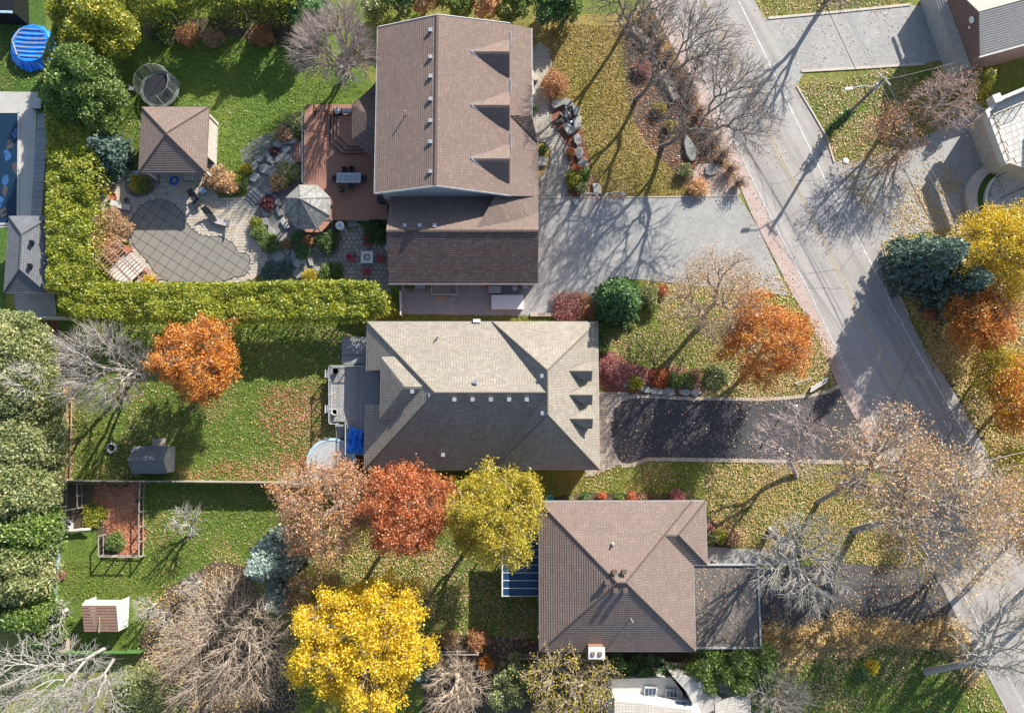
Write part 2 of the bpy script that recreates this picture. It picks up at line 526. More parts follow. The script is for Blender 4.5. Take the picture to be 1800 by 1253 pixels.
def sheet(name, pp, z, mat, smooth=0, label=None, world=False):
    p = list(pp) if world else polypx(pp)
    if smooth: p = smoothpoly(p, smooth)
    bm = bmesh.new()
    vs = [bm.verts.new((a, b, z)) for a, b in p]
    f = bm.faces.new(vs)
    bm.normal_update()
    if f.normal.z < 0: f.normal_flip()
    bmesh.ops.triangulate(bm, faces=[f])
    me = bpy.data.meshes.new(name); bm.to_mesh(me); bm.free()
    me.materials.append(mat)
    o = mkobj(name, me)
    o['kind'] = 'structure'
    if label: o['label'] = label
    return o
def band(name, pl, w, z, mat, zt=None, world=False, z0=0.0):
    """strip of constant width along a polyline; zt -> raised kerb"""
    p = [np.array(q) for q in (pl if world else polypx(pl))]
    L = []; Rr = []
    for i in range(len(p)):
        d = p[min(i + 1, len(p) - 1)] - p[max(i - 1, 0)]
        d = d / np.linalg.norm(d); nn = np.array([-d[1], d[0]])
        L.append(p[i] + nn * w / 2); Rr.append(p[i] - nn * w / 2)
    mb = MB()
    if zt is None:
        for i in range(len(p) - 1):
            mb.add([(*Rr[i], z), (*Rr[i + 1], z), (*L[i + 1], z), (*L[i], z)], [(0, 1, 2, 3)])
    else:
        for i in range(len(p) - 1):
            mb.prism([tuple(Rr[i]), tuple(Rr[i + 1]), tuple(L[i + 1]), tuple(L[i])], z0, zt)
    o = mb.build(name, mat)
    o['kind'] = 'structure'
    return o

# ------------------------------------------------------------------ roofs
def clip(poly, f, v, keep_above):
    out = []
    n = len(poly)
    for i in range(n):
        a, b = poly[i], poly[(i + 1) % n]
        fa, fb = f(a) - v, f(b) - v
        if not keep_above: fa, fb = -fa, -fb
        if fa >= 0: out.append(a)
        if (fa >= 0) != (fb >= 0):
            t = fa / (fa - fb)
            out.append(a + (b - a) * t)
    return out
def slope(parent, pts, mat, exposure=.22, lip=.036, name='shingle_slope', thick=.12):
    """one roof plane laid in overlapping shingle courses"""
    p = [np.array(q, float) for q in pts]
    n = np.zeros(3)
    for i in range(len(p)):
        n += np.cross(p[i] - p[0], p[(i + 1) % len(p)] - p[0])
    if n[2] < 0:
        p = p[::-1]; n = -n
    n /= np.linalg.norm(n)
    up = np.array([0, 0, 1.0]) - n[2] * n
    up = up / np.linalg.norm(up) if np.linalg.norm(up) > 1e-4 else np.array([0, 1.0, 0])
    uu = np.cross(up, n)
    f = lambda q: float(q @ up)
    v0 = min(f(q) for q in p); v1 = max(f(q) for q in p)
    mb = MB()
    k = 0; v = v0
    while v < v1 - 1e-4:
        c = clip(p, f, v, True)
        if len(c) >= 3: c = clip(c, f, v + exposure, False)
        if len(c) >= 3:
            vs = []; uv = []
            for q in c:
                h = (1 - (f(q) - v) / exposure) * lip
                vs.append(tuple(q + n * (h + .01)))
                uv.append((float(q @ uu) + (k % 7) * .13, (f(q) - v0) * .2 / exposure + .003))
            mb.add(vs, [tuple(range(len(vs)))], [uv])
            low = [i for i in range(len(c)) if f(c[i]) - v < 1e-5]
            if len(low) >= 2:
                low.sort(key=lambda i: float(c[i] @ uu))
                a, b = c[low[0]], c[low[-1]]
                q4 = [tuple(a + n * .01 - n * .0), tuple(b + n * .01), tuple(b + n * (lip + .01)), tuple(a + n * (lip + .01))]
                uvl = [uv[low[0]]] * 4
                mb.add(q4, [(0, 1, 2, 3)], [uvl])
        v += exposure; k += 1
    # underside and edges
    nn = len(p)
    lo = [tuple(q - n * thick) for q in p]; hi = [tuple(q + n * .008) for q in p]
    mb.add(lo + hi, [tuple(range(nn - 1, -1, -1))] + [(i, (i + 1) % nn, nn + (i + 1) % nn, nn + i) for i in range(nn)])
    return mb.build(name, mat, parent)
def hip(parent, x0, x1, y0, y1, z, pitch, mat, px=None, cap=True, **kw):
    """hip roof over a rectangle; px = pitch of the two x ends"""
    px = px or pitch
    w = x1 - x0; d = y1 - y0
    if w / 2 * px >= d / 2 * pitch:
        hh = d / 2 * pitch; e = hh / px
        a = (x0 + e, (y0 + y1) / 2, z + hh); b = (x1 - e, (y0 + y1) / 2, z + hh)
        S_ = [(x0, y0, z), (x1, y0, z), b, a]; N_ = [(x1, y1, z), (x0, y1, z), a, b]
        W_ = [(x0, y1, z), (x0, y0, z), a]; E_ = [(x1, y0, z), (x1, y1, z), b]
    else:
        hh = w / 2 * px; e = hh / pitch
        a = ((x0 + x1) / 2, y0 + e, z + hh); b = ((x0 + x1) / 2, y1 - e, z + hh)
        S_ = [(x0, y0, z), (x1, y0, z), a]; N_ = [(x1, y1, z), (x0, y1, z), b]
        W_ = [(x0, y1, z), (x0, y0, z), a, b]; E_ = [(x1, y0, z), (x1, y1, z), b, a]
    for q in (S_, N_, W_, E_): slope(parent, q, mat, **kw)
    if cap:
        mb = MB()
        c = [(x0, y0, z), (x1, y0, z), (x1, y1, z), (x0, y1, z)]
        if w / 2 * px >= d / 2 * pitch: pr = [(c[0], a), (c[3], a), (c[1], b), (c[2], b), (a, b)]
        else: pr = [(c[0], a), (c[1], a), (c[2], b), (c[3], b), (a, b)]
        for q, r in pr:
            q = np.array(q); r = np.array(r)
            L = np.linalg.norm(r - q); k = max(1, int(L / .3))
            for i in range(k):
                s0 = q + (r - q) * i / k; s1 = q + (r - q) * (i + 1) / k
                s0[2] += .035 + (0.015); s1[2] += .035
                mb.tube(s0, s1, .085, .07, 5, False)
        mb.build('ridge_cap', mat, parent)
    return a, b
def gutter(parent, pts, mat, r=.07, closed=True, name='gutter'):
    mb = MB()
    q = list(pts) + ([pts[0]] if closed else [])
    for a, b in zip(q[:-1], q[1:]):
        a = np.array(a, float); b = np.array(b, float)
        d = b - a; L = np.linalg.norm(d)
        if L < .01: continue
        m = (a + b) / 2
        if abs(d[2]) < .02:
            mb.box(m - np.array([0, 0, .07]), (L + .12, .13, .15), atan2(d[1], d[0]))
        else:
            mb.tube(a, b, .09, .09, 4)
    return mb.build(name, mat, parent)
def wallbox(parent, poly, z0, z1, mat, name='wall'):
    return MB().prism(poly, z0, z1).build(name, mat, parent)
def vent(parent, px, py, z, s=.36, mat=None):
    x, y = P(px, py, z)
    mb = MB().box((x, y, z - .08), (s * .7, s * .7, .34)).box((x, y, z + .13), (s, s, .1))
    return mb.build('roof_vent', mat or MT['galv'], parent)
def pipe(parent, px, py, z, h=.5, r=.06):
    x, y = P(px, py, z)
    mb = MB().tube((x, y, z - .3), (x, y, z + h), r, r, 8).tube((x, y, z - .02), (x, y, z + .08), r * 2.2, r * 1.3, 8)
    return mb.build('vent_pipe', MT['trim_grey'], parent)

# ------------------------------------------------------------------ trees
def limbs(base, tips, fork, r_tip=.012, expo=.46, frac=.33, wob=.12, rng=R0, maxr=.3, mind=.0):
    """branching skeleton: base -> fork -> ... -> every tip. returns segs (p0,p1,r0,r1)"""
    segs = []
    def rad(n): return min(maxr, r_tip * n ** expo)
    n0 = len(tips)
    base = np.array(base, float); fork = np.array(fork, float)
    mid = (base + fork) / 2 + rng.normal(size=3) * .08
    segs.append((base, mid, rad(n0) * 1.25, rad(n0) * 1.05)); segs.append((mid, fork, rad(n0) * 1.05, rad(n0)))
    stack = [(fork, tips, rad(n0), 0)]
    while stack:
        p, T, r, lv = stack.pop()
        n = len(T)
        if n == 1:
            t = T[0]; d = t - p; L = np.linalg.norm(d)
            m = p + d * .5 + rng.normal(size=3) * L * wob * .6
            segs.append((p, m, r, r * .8)); segs.append((m, t, r * .8, r * .45)); continue
        ax = rng.normal(size=3); c = T.mean(0); D = T - c
        # principal direction by power iteration
        for _ in range(3):
            ax = D.T @ (D @ ax)
            ax /= (np.linalg.norm(ax) + 1e-9)
        pr = D @ ax
        cut = np.quantile(pr, rng.uniform(.32, .68)) if n > 3 else np.median(pr) - 1e-9
        A = T[pr > cut]; B = T[pr <= cut]
        for G in (A, B):
            if len(G) == 0: continue
            cg = G.mean(0); d = cg - p; L = np.linalg.norm(d)
            fr = frac if len(G) > 1 else 1
            if len(G) == 1:
                stack.append((p, G, min(r * .8, rad(1) * 1.3), lv + 1)); continue
            q = p + d * fr * rng.uniform(.75, 1.25) + rng.normal(size=3) * L * wob * .35
            rg = min(r * .96, rad(len(G)))
            if L * fr > .9:
                m = (p + q) / 2 + rng.normal(size=3) * L * fr * .09
                segs.append((p, m, min(r, rg * 1.2), rg * 1.08)); segs.append((m, q, rg * 1.08, rg))
            else:
                segs.append((p, q, min(r, rg * 1.15), rg))
            stack.append((q, G, rg, lv + 1))
    return segs
def segmesh(name, segs, sides=4, thin=3, lim=.035):
    A = np.array([s[0] for s in segs]); B = np.array([s[1] for s in segs])
    ra = np.array([s[2] for s in segs]); rb = np.array([s[3] for s in segs])
    d = B - A; L = np.linalg.norm(d, axis=1, keepdims=True) + 1e-9; d = d / L
    ref = np.where(np.abs(d[:, 2:3]) < .9, np.array([[0, 0, 1.0]]), np.array([[1.0, 0, 0]]))
    u = np.cross(d, ref); u /= np.linalg.norm(u, axis=1, keepdims=True); w = np.cross(d, u)
    n = 3 if sides == 3 else sides
    rings = []
    Bx = B + d * (rb[:, None] * .4)
    for C, r in ((A, ra), (Bx, rb)):
        for k in range(n):
            t = 2 * pi * k / n
            rings.append(C + r[:, None] * (cos(t) * u + sin(t) * w))
    V = np.stack(rings, axis=1).reshape(-1, 3)
    m = len(segs)
    base = (np.arange(m) * 2 * n)[:, None]
    Q = []
    for k in range(n):
        Q.append(np.concatenate([base + k, base + (k + 1) % n, base + n + (k + 1) % n, base + n + k], axis=1))
    Q = np.stack(Q, axis=1).reshape(-1, 4)
    return fastmesh(name, V, Q)
def put_segs(parent, segs, mat, bigr=.07):
    off = wloc(parent)
    big = [s for s in segs if s[2] >= bigr]; sm = [s for s in segs if s[2] < bigr]
    if big:
        me = segmesh('trunk', [(s[0] - off, s[1] - off, s[2], s[3]) for s in big], 7)
        me.materials.append(mat); mkobj('trunk', me, parent)
    if sm:
        me = segmesh('twigs', [(s[0] - off, s[1] - off, s[2], s[3]) for s in sm], 3)
        me.materials.append(mat); mkobj('branches', me, parent)
def crown_pts(n, c, rx, ry, rz, rng, power=.42, low=-.6):
    v = rng.normal(size=(n * 3, 3)); v /= np.linalg.norm(v, axis=1, keepdims=True)
    v = v[v[:, 2] > low][:n]
    r = rng.uniform(.12, 1, size=(len(v), 1)) ** power
    az = np.arctan2(v[:, 1], v[:, 0]); ph = rng.uniform(0, 6.28, 4)
    lob = 1 + .10 * np.sin(3 * az + ph[0]) + .08 * np.sin(5 * az + ph[1]) + .07 * np.sin(9 * az + 4 * v[:, 2] + ph[2]) + .05 * np.sin(14 * az + ph[3])
    return np.array(c) + v * r * lob[:, None] * np.array([rx, ry, rz])
def tree(label, cat, cpx, cpy, rpx, ztop, zbot, name='bare_tree', base=None, tips=900, bark='bark_pale', leaf=None,
         nleaf=0, lsize=.16, lspread=.35, rtip=.012, group=None, power=.42, seed=None, ry=None, forkz=None, expo=.42, frac=.30, wob=.10, low=-.6, maxr=.22, leaf2=None, clump=.45):
    rng = np.random.default_rng(seed if seed is not None else int(cpx * 7 + cpy))
    zc = (ztop + zbot) / 2; rz = (ztop - zbot) / 2
    cx, cy = P(cpx, cpy, zc)
    r = M(rpx, zc); r2 = M(ry, zc) if ry else r
    bx, by = P(*base) if base else (cx, cy)
    t = thing(name, label, cat, (bx, by, 0), group)
    T = crown_pts(tips, (cx, cy, zc), r, r2, rz, rng, power, low)
    fz = forkz if forkz is not None else zbot * .8 + .3
    fx = bx + (cx - bx) * .45; fy = by + (cy - by) * .45
    segs = limbs((bx, by, 0), T, (fx, fy, fz), rtip, expo, frac, wob, rng, maxr)
    put_segs(t, segs, MT[bark])
    if leaf and nleaf:
        nleaf = int(nleaf * KN); lsize *= KS
        off = wloc(t)
        if clump:
            cc = T[rng.integers(0, len(T), int(len(T) * clump))]
            idx = rng.integers(0, len(cc), nleaf)
            C = cc[idx] + rng.normal(size=(nleaf, 3)) * np.array([lspread, lspread, lspread * .6]) * .85
        else:
            idx = rng.integers(0, len(T), nleaf)
            C = T[idx] + rng.normal(size=(nleaf, 3)) * np.array([lspread, lspread, lspread * .7])
        k = int(nleaf * .8) if leaf2 else nleaf
        me = leafmesh('leaves', C[:k] - off, lsize, .3, 1.5, rng=rng)
        me.materials.append(MT[leaf]); tag(mkobj('crown', me, t), kind='stuff')
        if leaf2:
            me = leafmesh('leaves', C[k:] - off, lsize, .3, 1.5, rng=rng)
            me.materials.append(MT[leaf2]); tag(mkobj('crown', me, t), kind='stuff')
    return t
def conifer(label, cat, cpx, cpy, rpx, h, mat, name='spruce_tree', n=9000, base=None, seed=None, zb=.3, lsize=.2, group=None, pw=.85, layers=18, droop=.12):
    rng = np.random.default_rng(seed if seed is not None else int(cpx * 13 + cpy))
    zc = h * .45
    cx, cy = P(cpx, cpy, zc)
    R = M(rpx, zc)
    t = thing(name, label, cat, (cx, cy, 0), group)
    MB().tube((cx, cy, 0), (cx, cy, h * .97), .14, .02, 7).build('trunk', MT['bark'], t)
    off = wloc(t)
    C = []
    segs = []
    tot = 0
    boughs = []
    for k in range(layers):
        f = (k + .5) / layers
        z = zb + (h - zb) * f
        rr = R * (1 - f) ** pw * rng.uniform(.88, 1.08)
        nb = max(5, int(5 + 16 * (1 - f)))
        for j in range(nb):
            a = 2 * pi * (j + rng.uniform(-.35, .35)) / nb + k * 1.1
            boughs.append((z, rr * rng.uniform(.72, 1.1), a))
            tot += rr
    W = np.array([b[1] ** 1.5 for b in boughs]); W /= W.sum()
    lsize *= KS
    cnt = (W * n * KN).astype(int) + 2
    for (z, rr, a), m in zip(boughs, cnt):
        s = rng.uniform(.08, 1, m) ** .7
        wdt = .30 * rr * (1 - s) * .9 + .05
        lat = rng.normal(size=m) * wdt * .8
        x = cx + cos(a) * s * rr - sin(a) * lat
        y = cy + sin(a) * s * rr + cos(a) * lat
        zz = z - droop * rr * s + .06 * rr * np.sin(s * 3) + rng.normal(size=m) * .07
        C.append(np.stack([x, y, np.maximum(zz, .06)], 1))
        segs.append((np.array([cx, cy, z]), np.array([cx + cos(a) * rr * .9, cy + sin(a) * rr * .9, max(.06, z - droop * rr)]), .03, .01))
    C = np.concatenate(C)
    me = leafmesh('needles', C - off, lsize, .5, 1.9, rng=rng)
    me.materials.append(MT[mat]); tag(mkobj('crown', me, t), kind='stuff')
    me = segmesh('boughs', [(s[0] - off, s[1] - off, s[2], s[3]) for s in segs], 3)
    me.materials.append(MT['bark']); mkobj('branches', me, t)
    return t
def lobes(label, cat, parts, mat, name='evergreen_tree', dens=60, lsize=.17, seed=1, group=None, trunk=True, twig='bark', core=True):
    """dense broad evergreen or shrub; parts: (px,py,rpx,ztop,zbot) lobes"""
    rng = np.random.default_rng(seed * 101 + int(parts[0][0]))
    x0, y0 = P(parts[0][0], parts[0][1], (parts[0][3] + parts[0][4]) / 2)
    t = thing(name, label, cat, (x0, y0, 0), group)
    off = wloc(t)
    allC = []; stem = MB()
    for (px, py, rp, zt, zb) in parts:
        zc = (zt + zb) / 2; rz = (zt - zb) / 2
        cx, cy = P(px, py, zc); r = M(rp, zc)
        area = 2 * pi * r * max(r, rz)
        n = int(dens * area * 2.4 * KN)
        v = rng.normal(size=(n, 3)); v /= np.linalg.norm(v, axis=1, keepdims=True)
        v[:, 2] = np.where(v[:, 2] < -.5, -v[:, 2], v[:, 2])
        # tufted surface
        k = max(12, int(area * .8))
        cc = rng.normal(size=(k, 3)); cc /= np.linalg.norm(cc, axis=1, keepdims=True)
        d = (v @ cc.T).max(1)
        tuft = np.clip((d - .8) * 5.5, 0, 1)
        kp = rng.random(n) < .14 + .86 * tuft
        v = v[kp]; tuft = tuft[kp]; n = len(v)
        s = rng.uniform(.5, 1, (n, 1)) ** .5 * (.54 + .54 * tuft[:, None])
        allC.append(np.array([cx, cy, zc]) + v * s * np.array([r, r, rz]) + rng.normal(size=(n, 3)) * .05)
        for j in range(5):
            a = rng.uniform(0, 6.28)
            stem.tube((x0, y0, 0), (cx + cos(a) * r * .6, cy + sin(a) * r * .6, zc), .07, .02, 5)
    C = np.concatenate(allC); C[:, 2] = np.maximum(C[:, 2], .05)
    me = leafmesh('leaves', C - off, lsize * KS, .4, 1.7, rng=rng)
    me.materials.append(MT[mat]); tag(mkobj('crown', me, t), kind='stuff')
    stem.build('trunk', MT[twig], t)
    return t
def shrub(label, px, py, rp, h, mat, cat='shrub', name='shrub', n=900, lsize=.12, twig=None, group=None, seed=None, ry=None, dense=True):
    rng = np.random.default_rng(seed if seed is not None else int(px * 31 + py))
    cx, cy = P(px, py, h * .5); r = M(rp, h * .5); r2 = M(ry, h * .5) if ry else r
    t = thing(name, label, cat, (cx, cy, 0), group)
    T = crown_pts(60 if dense else 160, (cx, cy, h * .45), r, r2, h * .55, rng, .35, -.4)
    T[:, 2] = np.maximum(T[:, 2], .05)
    segs = []
    for q in T:
        b = np.array([cx + rng.normal() * .06, cy + rng.normal() * .06, 0])
        m = (b + q) / 2 + np.array([0, 0, h * .12])
        segs += [(b, m, .018, .013), (m, q, .013, .006)]
    off = wloc(t)
    me = segmesh('stems', [(s[0] - off, s[1] - off, s[2], s[3]) for s in segs], 3)
    me.materials.append(MT[twig or 'bark']); mkobj('stems', me, t)
    if n:
        n = int(n * 1.6); lsize *= .8
        C = crown_pts(n, (cx, cy, h * .45), r, r2, h * .55, rng, .45, -.4)
        C += rng.normal(size=C.shape) * .04
        C[:, 2] = np.maximum(C[:, 2], .04)
        me = leafmesh('leaves', C - off, lsize, .3, 1.7, rng=rng)
        me.materials.append(MT[mat]); tag(mkobj('foliage', me, t), kind='stuff')
    return t
def hedge(label, rects, h, mat, dens=110, lsize=.16, seed=3, name='cedar_hedge'):
    """rects: polygons in photo px of the hedge foot-print at mid height"""
    rng = np.random.default_rng(seed)
    allC = []
    for (poly, hh) in rects:
        w = polypx(poly, hh * .9)
        wa = np.array(w); mn = wa.min(0); mx = wa.max(0)
        area = (mx - mn).prod()
        n = int(area * dens * 1.6 * KN)
        q = rng.uniform(mn, mx, size=(n, 2))
        q = q[inpoly(q, w)]
        # distance to edge
        dm = np.full(len(q), 9.0)
        for i in range(len(w)):
            a = np.array(w[i]); b = np.array(w[(i + 1) % len(w)])
            ab = b - a; tt = np.clip(((q - a) @ ab) / (ab @ ab), 0, 1)
            dm = np.minimum(dm, np.linalg.norm(q - (a + tt[:, None] * ab), axis=1))
        # individual bushy tops
        k = max(6, int(area * .75))
        tops = rng.uniform(mn, mx, size=(k, 2)); th = rng.uniform(-.1, .12, k)
        D = np.full(len(q), 9.0); Hh = np.zeros(len(q))
        for j in range(k):
            dj = np.linalg.norm(q - tops[j], axis=1)
            c = dj < D
            D = np.where(c, dj, D); Hh = np.where(c, th[j], Hh)
        edge = np.clip(dm / .6, 0, 1)
        top = hh * (.66 + .34 * np.sqrt(1 - (1 - edge) ** 2)) + Hh - np.minimum(D, 1.2) ** 2 * .34
        z = top - rng.exponential(.16, len(q))
        lowm = (dm < .3) & (rng.random(len(q)) < .75)
        z = np.where(lowm, rng.uniform(.15, 1, len(q)) * top, z)
        jit = rng.normal(size=(len(q), 2)) * np.where(dm < .6, .05, .04)[:, None]
        allC.append(np.column_stack([q + jit, np.maximum(z, .05)]))
    C = np.concatenate(allC)
    c0 = C.mean(0); c0[2] = 0
    t = thing(name, label, 'hedge', tuple(c0))
    me = leafmesh('leaves', C - c0, lsize * KS, .35, 1.7, rng=rng)
    me.materials.append(MT[mat]); tag(mkobj('foliage', me, t), kind='stuff')
    st = MB()
    for (poly, hh) in rects:
        w = polypx(poly, hh * .9); wa = np.array(w)
        for _ in range(26):
            q = rng.uniform(wa.min(0), wa.max(0))
            if inpoly(np.array([q]), w)[0]:
                st.tube((q[0], q[1], 0), (q[0], q[1], hh * .8), .07, .02, 5)
    if st.v: tag(st.build('stems', MT['bark'], t), kind='stuff')
    return t
def litter(label, poly, n, mat, z=.055, size=.115, seed=5, falloff=None, name='fallen_leaves', pile=0):
    n = int(n * 1.35)
    rng = np.random.default_rng(seed)
    pa = np.array(poly, float); mn = pa.min(0); mx = pa.max(0)
    q = rng.uniform(mn, mx, size=(int(n * 2.5), 2))
    q = q[inpoly(q, poly)]
    if falloff:
        # clustered
        k = max(12, int((mx - mn).prod() / (falloff * falloff * 9)))
        cc = rng.uniform(mn, mx, size=(k, 2)); D = np.min(np.linalg.norm(q[:, None] - cc[None], axis=2), axis=1)
        q = q[rng.random(len(q)) < np.exp(-(D / falloff) ** 2) + .12]
    q = q[:n]
    if z < .06:      # drifting edges
        q = q + 7 * np.sin(q[:, ::-1] / 16.0 + np.array([seed, seed * 1.7])) + rng.normal(size=q.shape) * 4.5
    w = np.array([P3(a, b, z) for a, b in q])
    w[:, 2] += rng.uniform(0, .03, len(w))
    if pile: w[:, 2] += pile * rng.uniform(.3, 1, len(w)) * (.5 + .5 * np.sin(w[:, 0] * 1.1) * np.sin(w[:, 1] * 1.7 + 1))
    me = leafmesh('leaves', w, size, 0, 1.3, flat=.35, rng=rng)
    me.materials.append(MT[mat])
    return tag(mkobj(name, me), label, 'fallen leaves', None, 'stuff')
def grass(label, poly, n, mat, seed=50, size=.095, z=.03):
    n = int(n * 1.7)
    rng = np.random.default_rng(seed)
    pa = np.array(poly, float); mn = pa.min(0); mx = pa.max(0)
    q = rng.uniform(mn, mx, size=(int(n * 2.6), 2)); q = q[inpoly(q, poly)][:n]
    w = np.array([P3(a, b, z) for a, b in q]); w[:, 2] += rng.uniform(0, .06, len(w))
    me = leafmesh('grass', w, size, .7, 1.5, rng=rng); me.materials.append(MT[mat])
    return tag(mkobj('grass', me), label, 'grass', None, 'stuff')
def rock(label, px, py, wx, wy, h, rot=0, mat='rock', group=None, z=0, name='boulder', seed=None):
    rng = np.random.default_rng(seed if seed is not None else int(px * 17 + py * 3))
    x, y = P(px, py, z + h * .6)
    a, b = M(wx) * .56, M(wy) * .56
    bm = bmesh.new()
    n = rng.integers(5, 8)
    h = h * .75
    for k in range(n):
        t = 2 * pi * (k + rng.uniform(-.38, .38)) / n; f0 = rng.uniform(.82, 1.18)
        for s, zz in ((1.0, 0), (1.0, h * .8), (.9, h)):
            q = (a * s * cos(t) * f0, b * s * sin(t) * f0)
            bm.verts.new((q[0] * cos(rot) - q[1] * sin(rot), q[0] * sin(rot) + q[1] * cos(rot), zz + rng.uniform(-.08, .08) * h))
    r = bmesh.ops.convex_hull(bm, input=bm.verts)
    bmesh.ops.delete(bm, geom=[v for v in bm.verts if not v.link_faces], context='VERTS')
    me = bpy.data.meshes.new(name); bm.to_mesh(me); bm.free()
    me.materials.append(MT[mat])
    o = mkobj(name, me, None, (x, y, z))
    return tag(o, label, 'boulder', group)
def pavers(name, poly_px, cw, ch, rot, mat, base_z=.03, h=.02, gap=.009, world=False, parent=None, jitter=True, smooth=0, holes=()):
    poly = poly_px if world else polypx(poly_px)
    if smooth: poly = smoothpoly(poly, smooth)
    hol = [smoothpoly(polypx(q), 2) for q in holes]
    pa = np.array(poly); c0 = pa.mean(0)
    rng = np.random.default_rng(len(poly) * 7 + int(abs(pa[0][0]) * 10))
    R = np.linalg.norm(pa - c0, axis=1).max() + 1
    ca, sa = cos(rot), sin(rot)
    V = []; Q = []
    ny = int(2 * R / ch)
    cells = []
    for j in range(ny):
        v = -R + j * ch
        u = -R + (j % 3) * cw * .37
        while u < R:
            w = cw * (rng.choice([.7, 1, 1.35]) if jitter else 1)
            cells.append((u, v, w)); u += w
    cen = np.array([(c0[0] + (u + w / 2) * ca - (v + ch / 2) * sa, c0[1] + (u + w / 2) * sa + (v + ch / 2) * ca) for u, v, w in cells])
    ok = inpoly(cen, poly)
    for hp in hol: ok &= ~inpoly(cen, hp)
    cells = [c for c, o in zip(cells, ok) if o]
    for (u, v, w) in cells:
        hh = base_z + h + rng.uniform(-.006, .006)
        x0, x1, y0, y1 = u + gap, u + w - gap, v + gap, v + ch - gap
        b = len(V)
        for z, e in ((base_z - .01, 0), (hh, .004)):
            for (x, y) in ((x0 + e, y0 + e), (x1 - e, y0 + e), (x1 - e, y1 - e), (x0 + e, y1 - e)):
                V.append((c0[0] + x * ca - y * sa, c0[1] + x * sa + y * ca, z))
        Q += [(b + 4, b + 5, b + 6, b + 7), (b, b + 1, b + 5, b + 4), (b + 1, b + 2, b + 6, b + 5), (b + 2, b + 3, b + 7, b + 6), (b + 3, b, b + 4, b + 7)]
    off = wloc(parent) if parent is not None else np.zeros(3)
    me = fastmesh(name, np.array(V) - off, np.array(Q), True)
    me.materials.append(mat)
    o = mkobj(name, me, parent)
    o['kind'] = 'stuff' if parent is not None else 'structure'
    return o

# ================================================================== THE GROUND
sheet('ground', [(-450, -450), (450, -450), (450, 450), (-450, 450)], 0.0, MT['lawn_mixed'], world=True)
# lawns
sheet('lawn', [(165, 30), (560, 30), (660, 150), (600, 230), (480, 250), (440, 320), (360, 330), (160, 320)], .006, MT['lawn_mown'])
sheet('lawn', [(935, 30), (1160, 20), (1300, 350), (940, 348)], .006, MT['lawn_dry'])
sheet('lawn', [(100, 560), (650, 560), (650, 848), (105, 848)], .006, MT['lawn_green'])
sheet('lawn', [(90, 852), (960, 852), (960, 1150), (80, 1150)], .010, MT['lawn_green'])
sheet('lawn', [(1045, 555), (1420, 540), (1475, 690), (1050, 700)], .010, MT['lawn_mixed'])
sheet('lawn', [(960, 812), (1510, 805), (1640, 1060), (1240, 1000), (960, 880)], .006, MT['lawn_mixed'])
sheet('lawn', [(1330, 1095), (1690, 1090), (1745, 1290), (1330, 1290)], .006, MT['lawn_green'])
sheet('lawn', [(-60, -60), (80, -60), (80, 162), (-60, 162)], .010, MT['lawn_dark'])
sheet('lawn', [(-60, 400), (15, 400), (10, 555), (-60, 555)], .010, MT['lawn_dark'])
sheet('lawn', [(1330, -60), (1610, -60), (1600, 12), (1350, 34)], .008, MT['lawn_mixed'])
sheet('lawn', [(1400, 150), (1415, 125), (1620, 112), (1800, 60), (1860, 60), (1860, 160), (1730, 190), (1640, 240), (1465, 284)], .012, MT['lawn_mixed'])
sheet('lawn', [(1552, 430), (1700, 400), (1900, 380), (1900, 1000), (1800, 930), (1720, 790), (1600, 560)], .008, MT['lawn_mixed'])
sheet('lawn', [(690, 552), (1045, 552), (1045, 600), (690, 600)], .016, MT['lawn_mixed'])
# beds and bare earth
sheet('garden_bed', [(240, 35), (520, 30), (540, 70), (480, 85), (440, 70), (380, 62), (330, 78), (260, 75)], .012, MT['soil'], 2)
sheet('garden_bed', [(1095, 45), (1150, 40), (1300, 330), (1255, 350), (1230, 345), (1120, 240), (1098, 150)], .012, MT['soil'], 2)
sheet('garden_bed', [(940, 190), (1010, 180), (1030, 260), (1060, 350), (1000, 350), (985, 300), (965, 230)], .020, MT['mulch_red'], 1)
sheet('garden_bed', [(1045, 615), (1080, 615), (1130, 650), (1210, 645), (1245, 680), (1240, 700), (1110, 700), (1050, 690)], .016, MT['mulch_red'], 2)
sheet('garden_bed', [(420, 250), (530, 220), (580, 400), (640, 470), (560, 500), (440, 500), (440, 380), (430, 310)], .014, MT['rock_ground'], 1)
sheet('garden_bed', [(108, 852), (250, 852), (250, 980), (172, 978), (170, 930), (108, 930)], .018, MT['soil'])
sheet('garden_bed', [(970, 866), (1215, 866), (1240, 882), (1240, 960), (1290, 965), (1300, 930), (1225, 900), (970, 895)], .018, MT['soil'], 1)
sheet('garden_bed', [(100, 555), (130, 700), (125, 848), (98, 848), (80, 560)], .018, MT['mulch_red'])
sheet('garden_bed', [(250, 1060), (420, 960), (480, 1100), (540, 1290), (240, 1290)], .014, MT['soil'], 1)
sheet('garden_bed', [(750, 1112), (1340, 1145), (1340, 1290), (740, 1290)], .018, MT['soil'])
sheet('gravel_strip', [(1215, 290), (1265, 285), (1305, 335), (1295, 348), (1225, 348)], .030, MT['gravel'], 1)

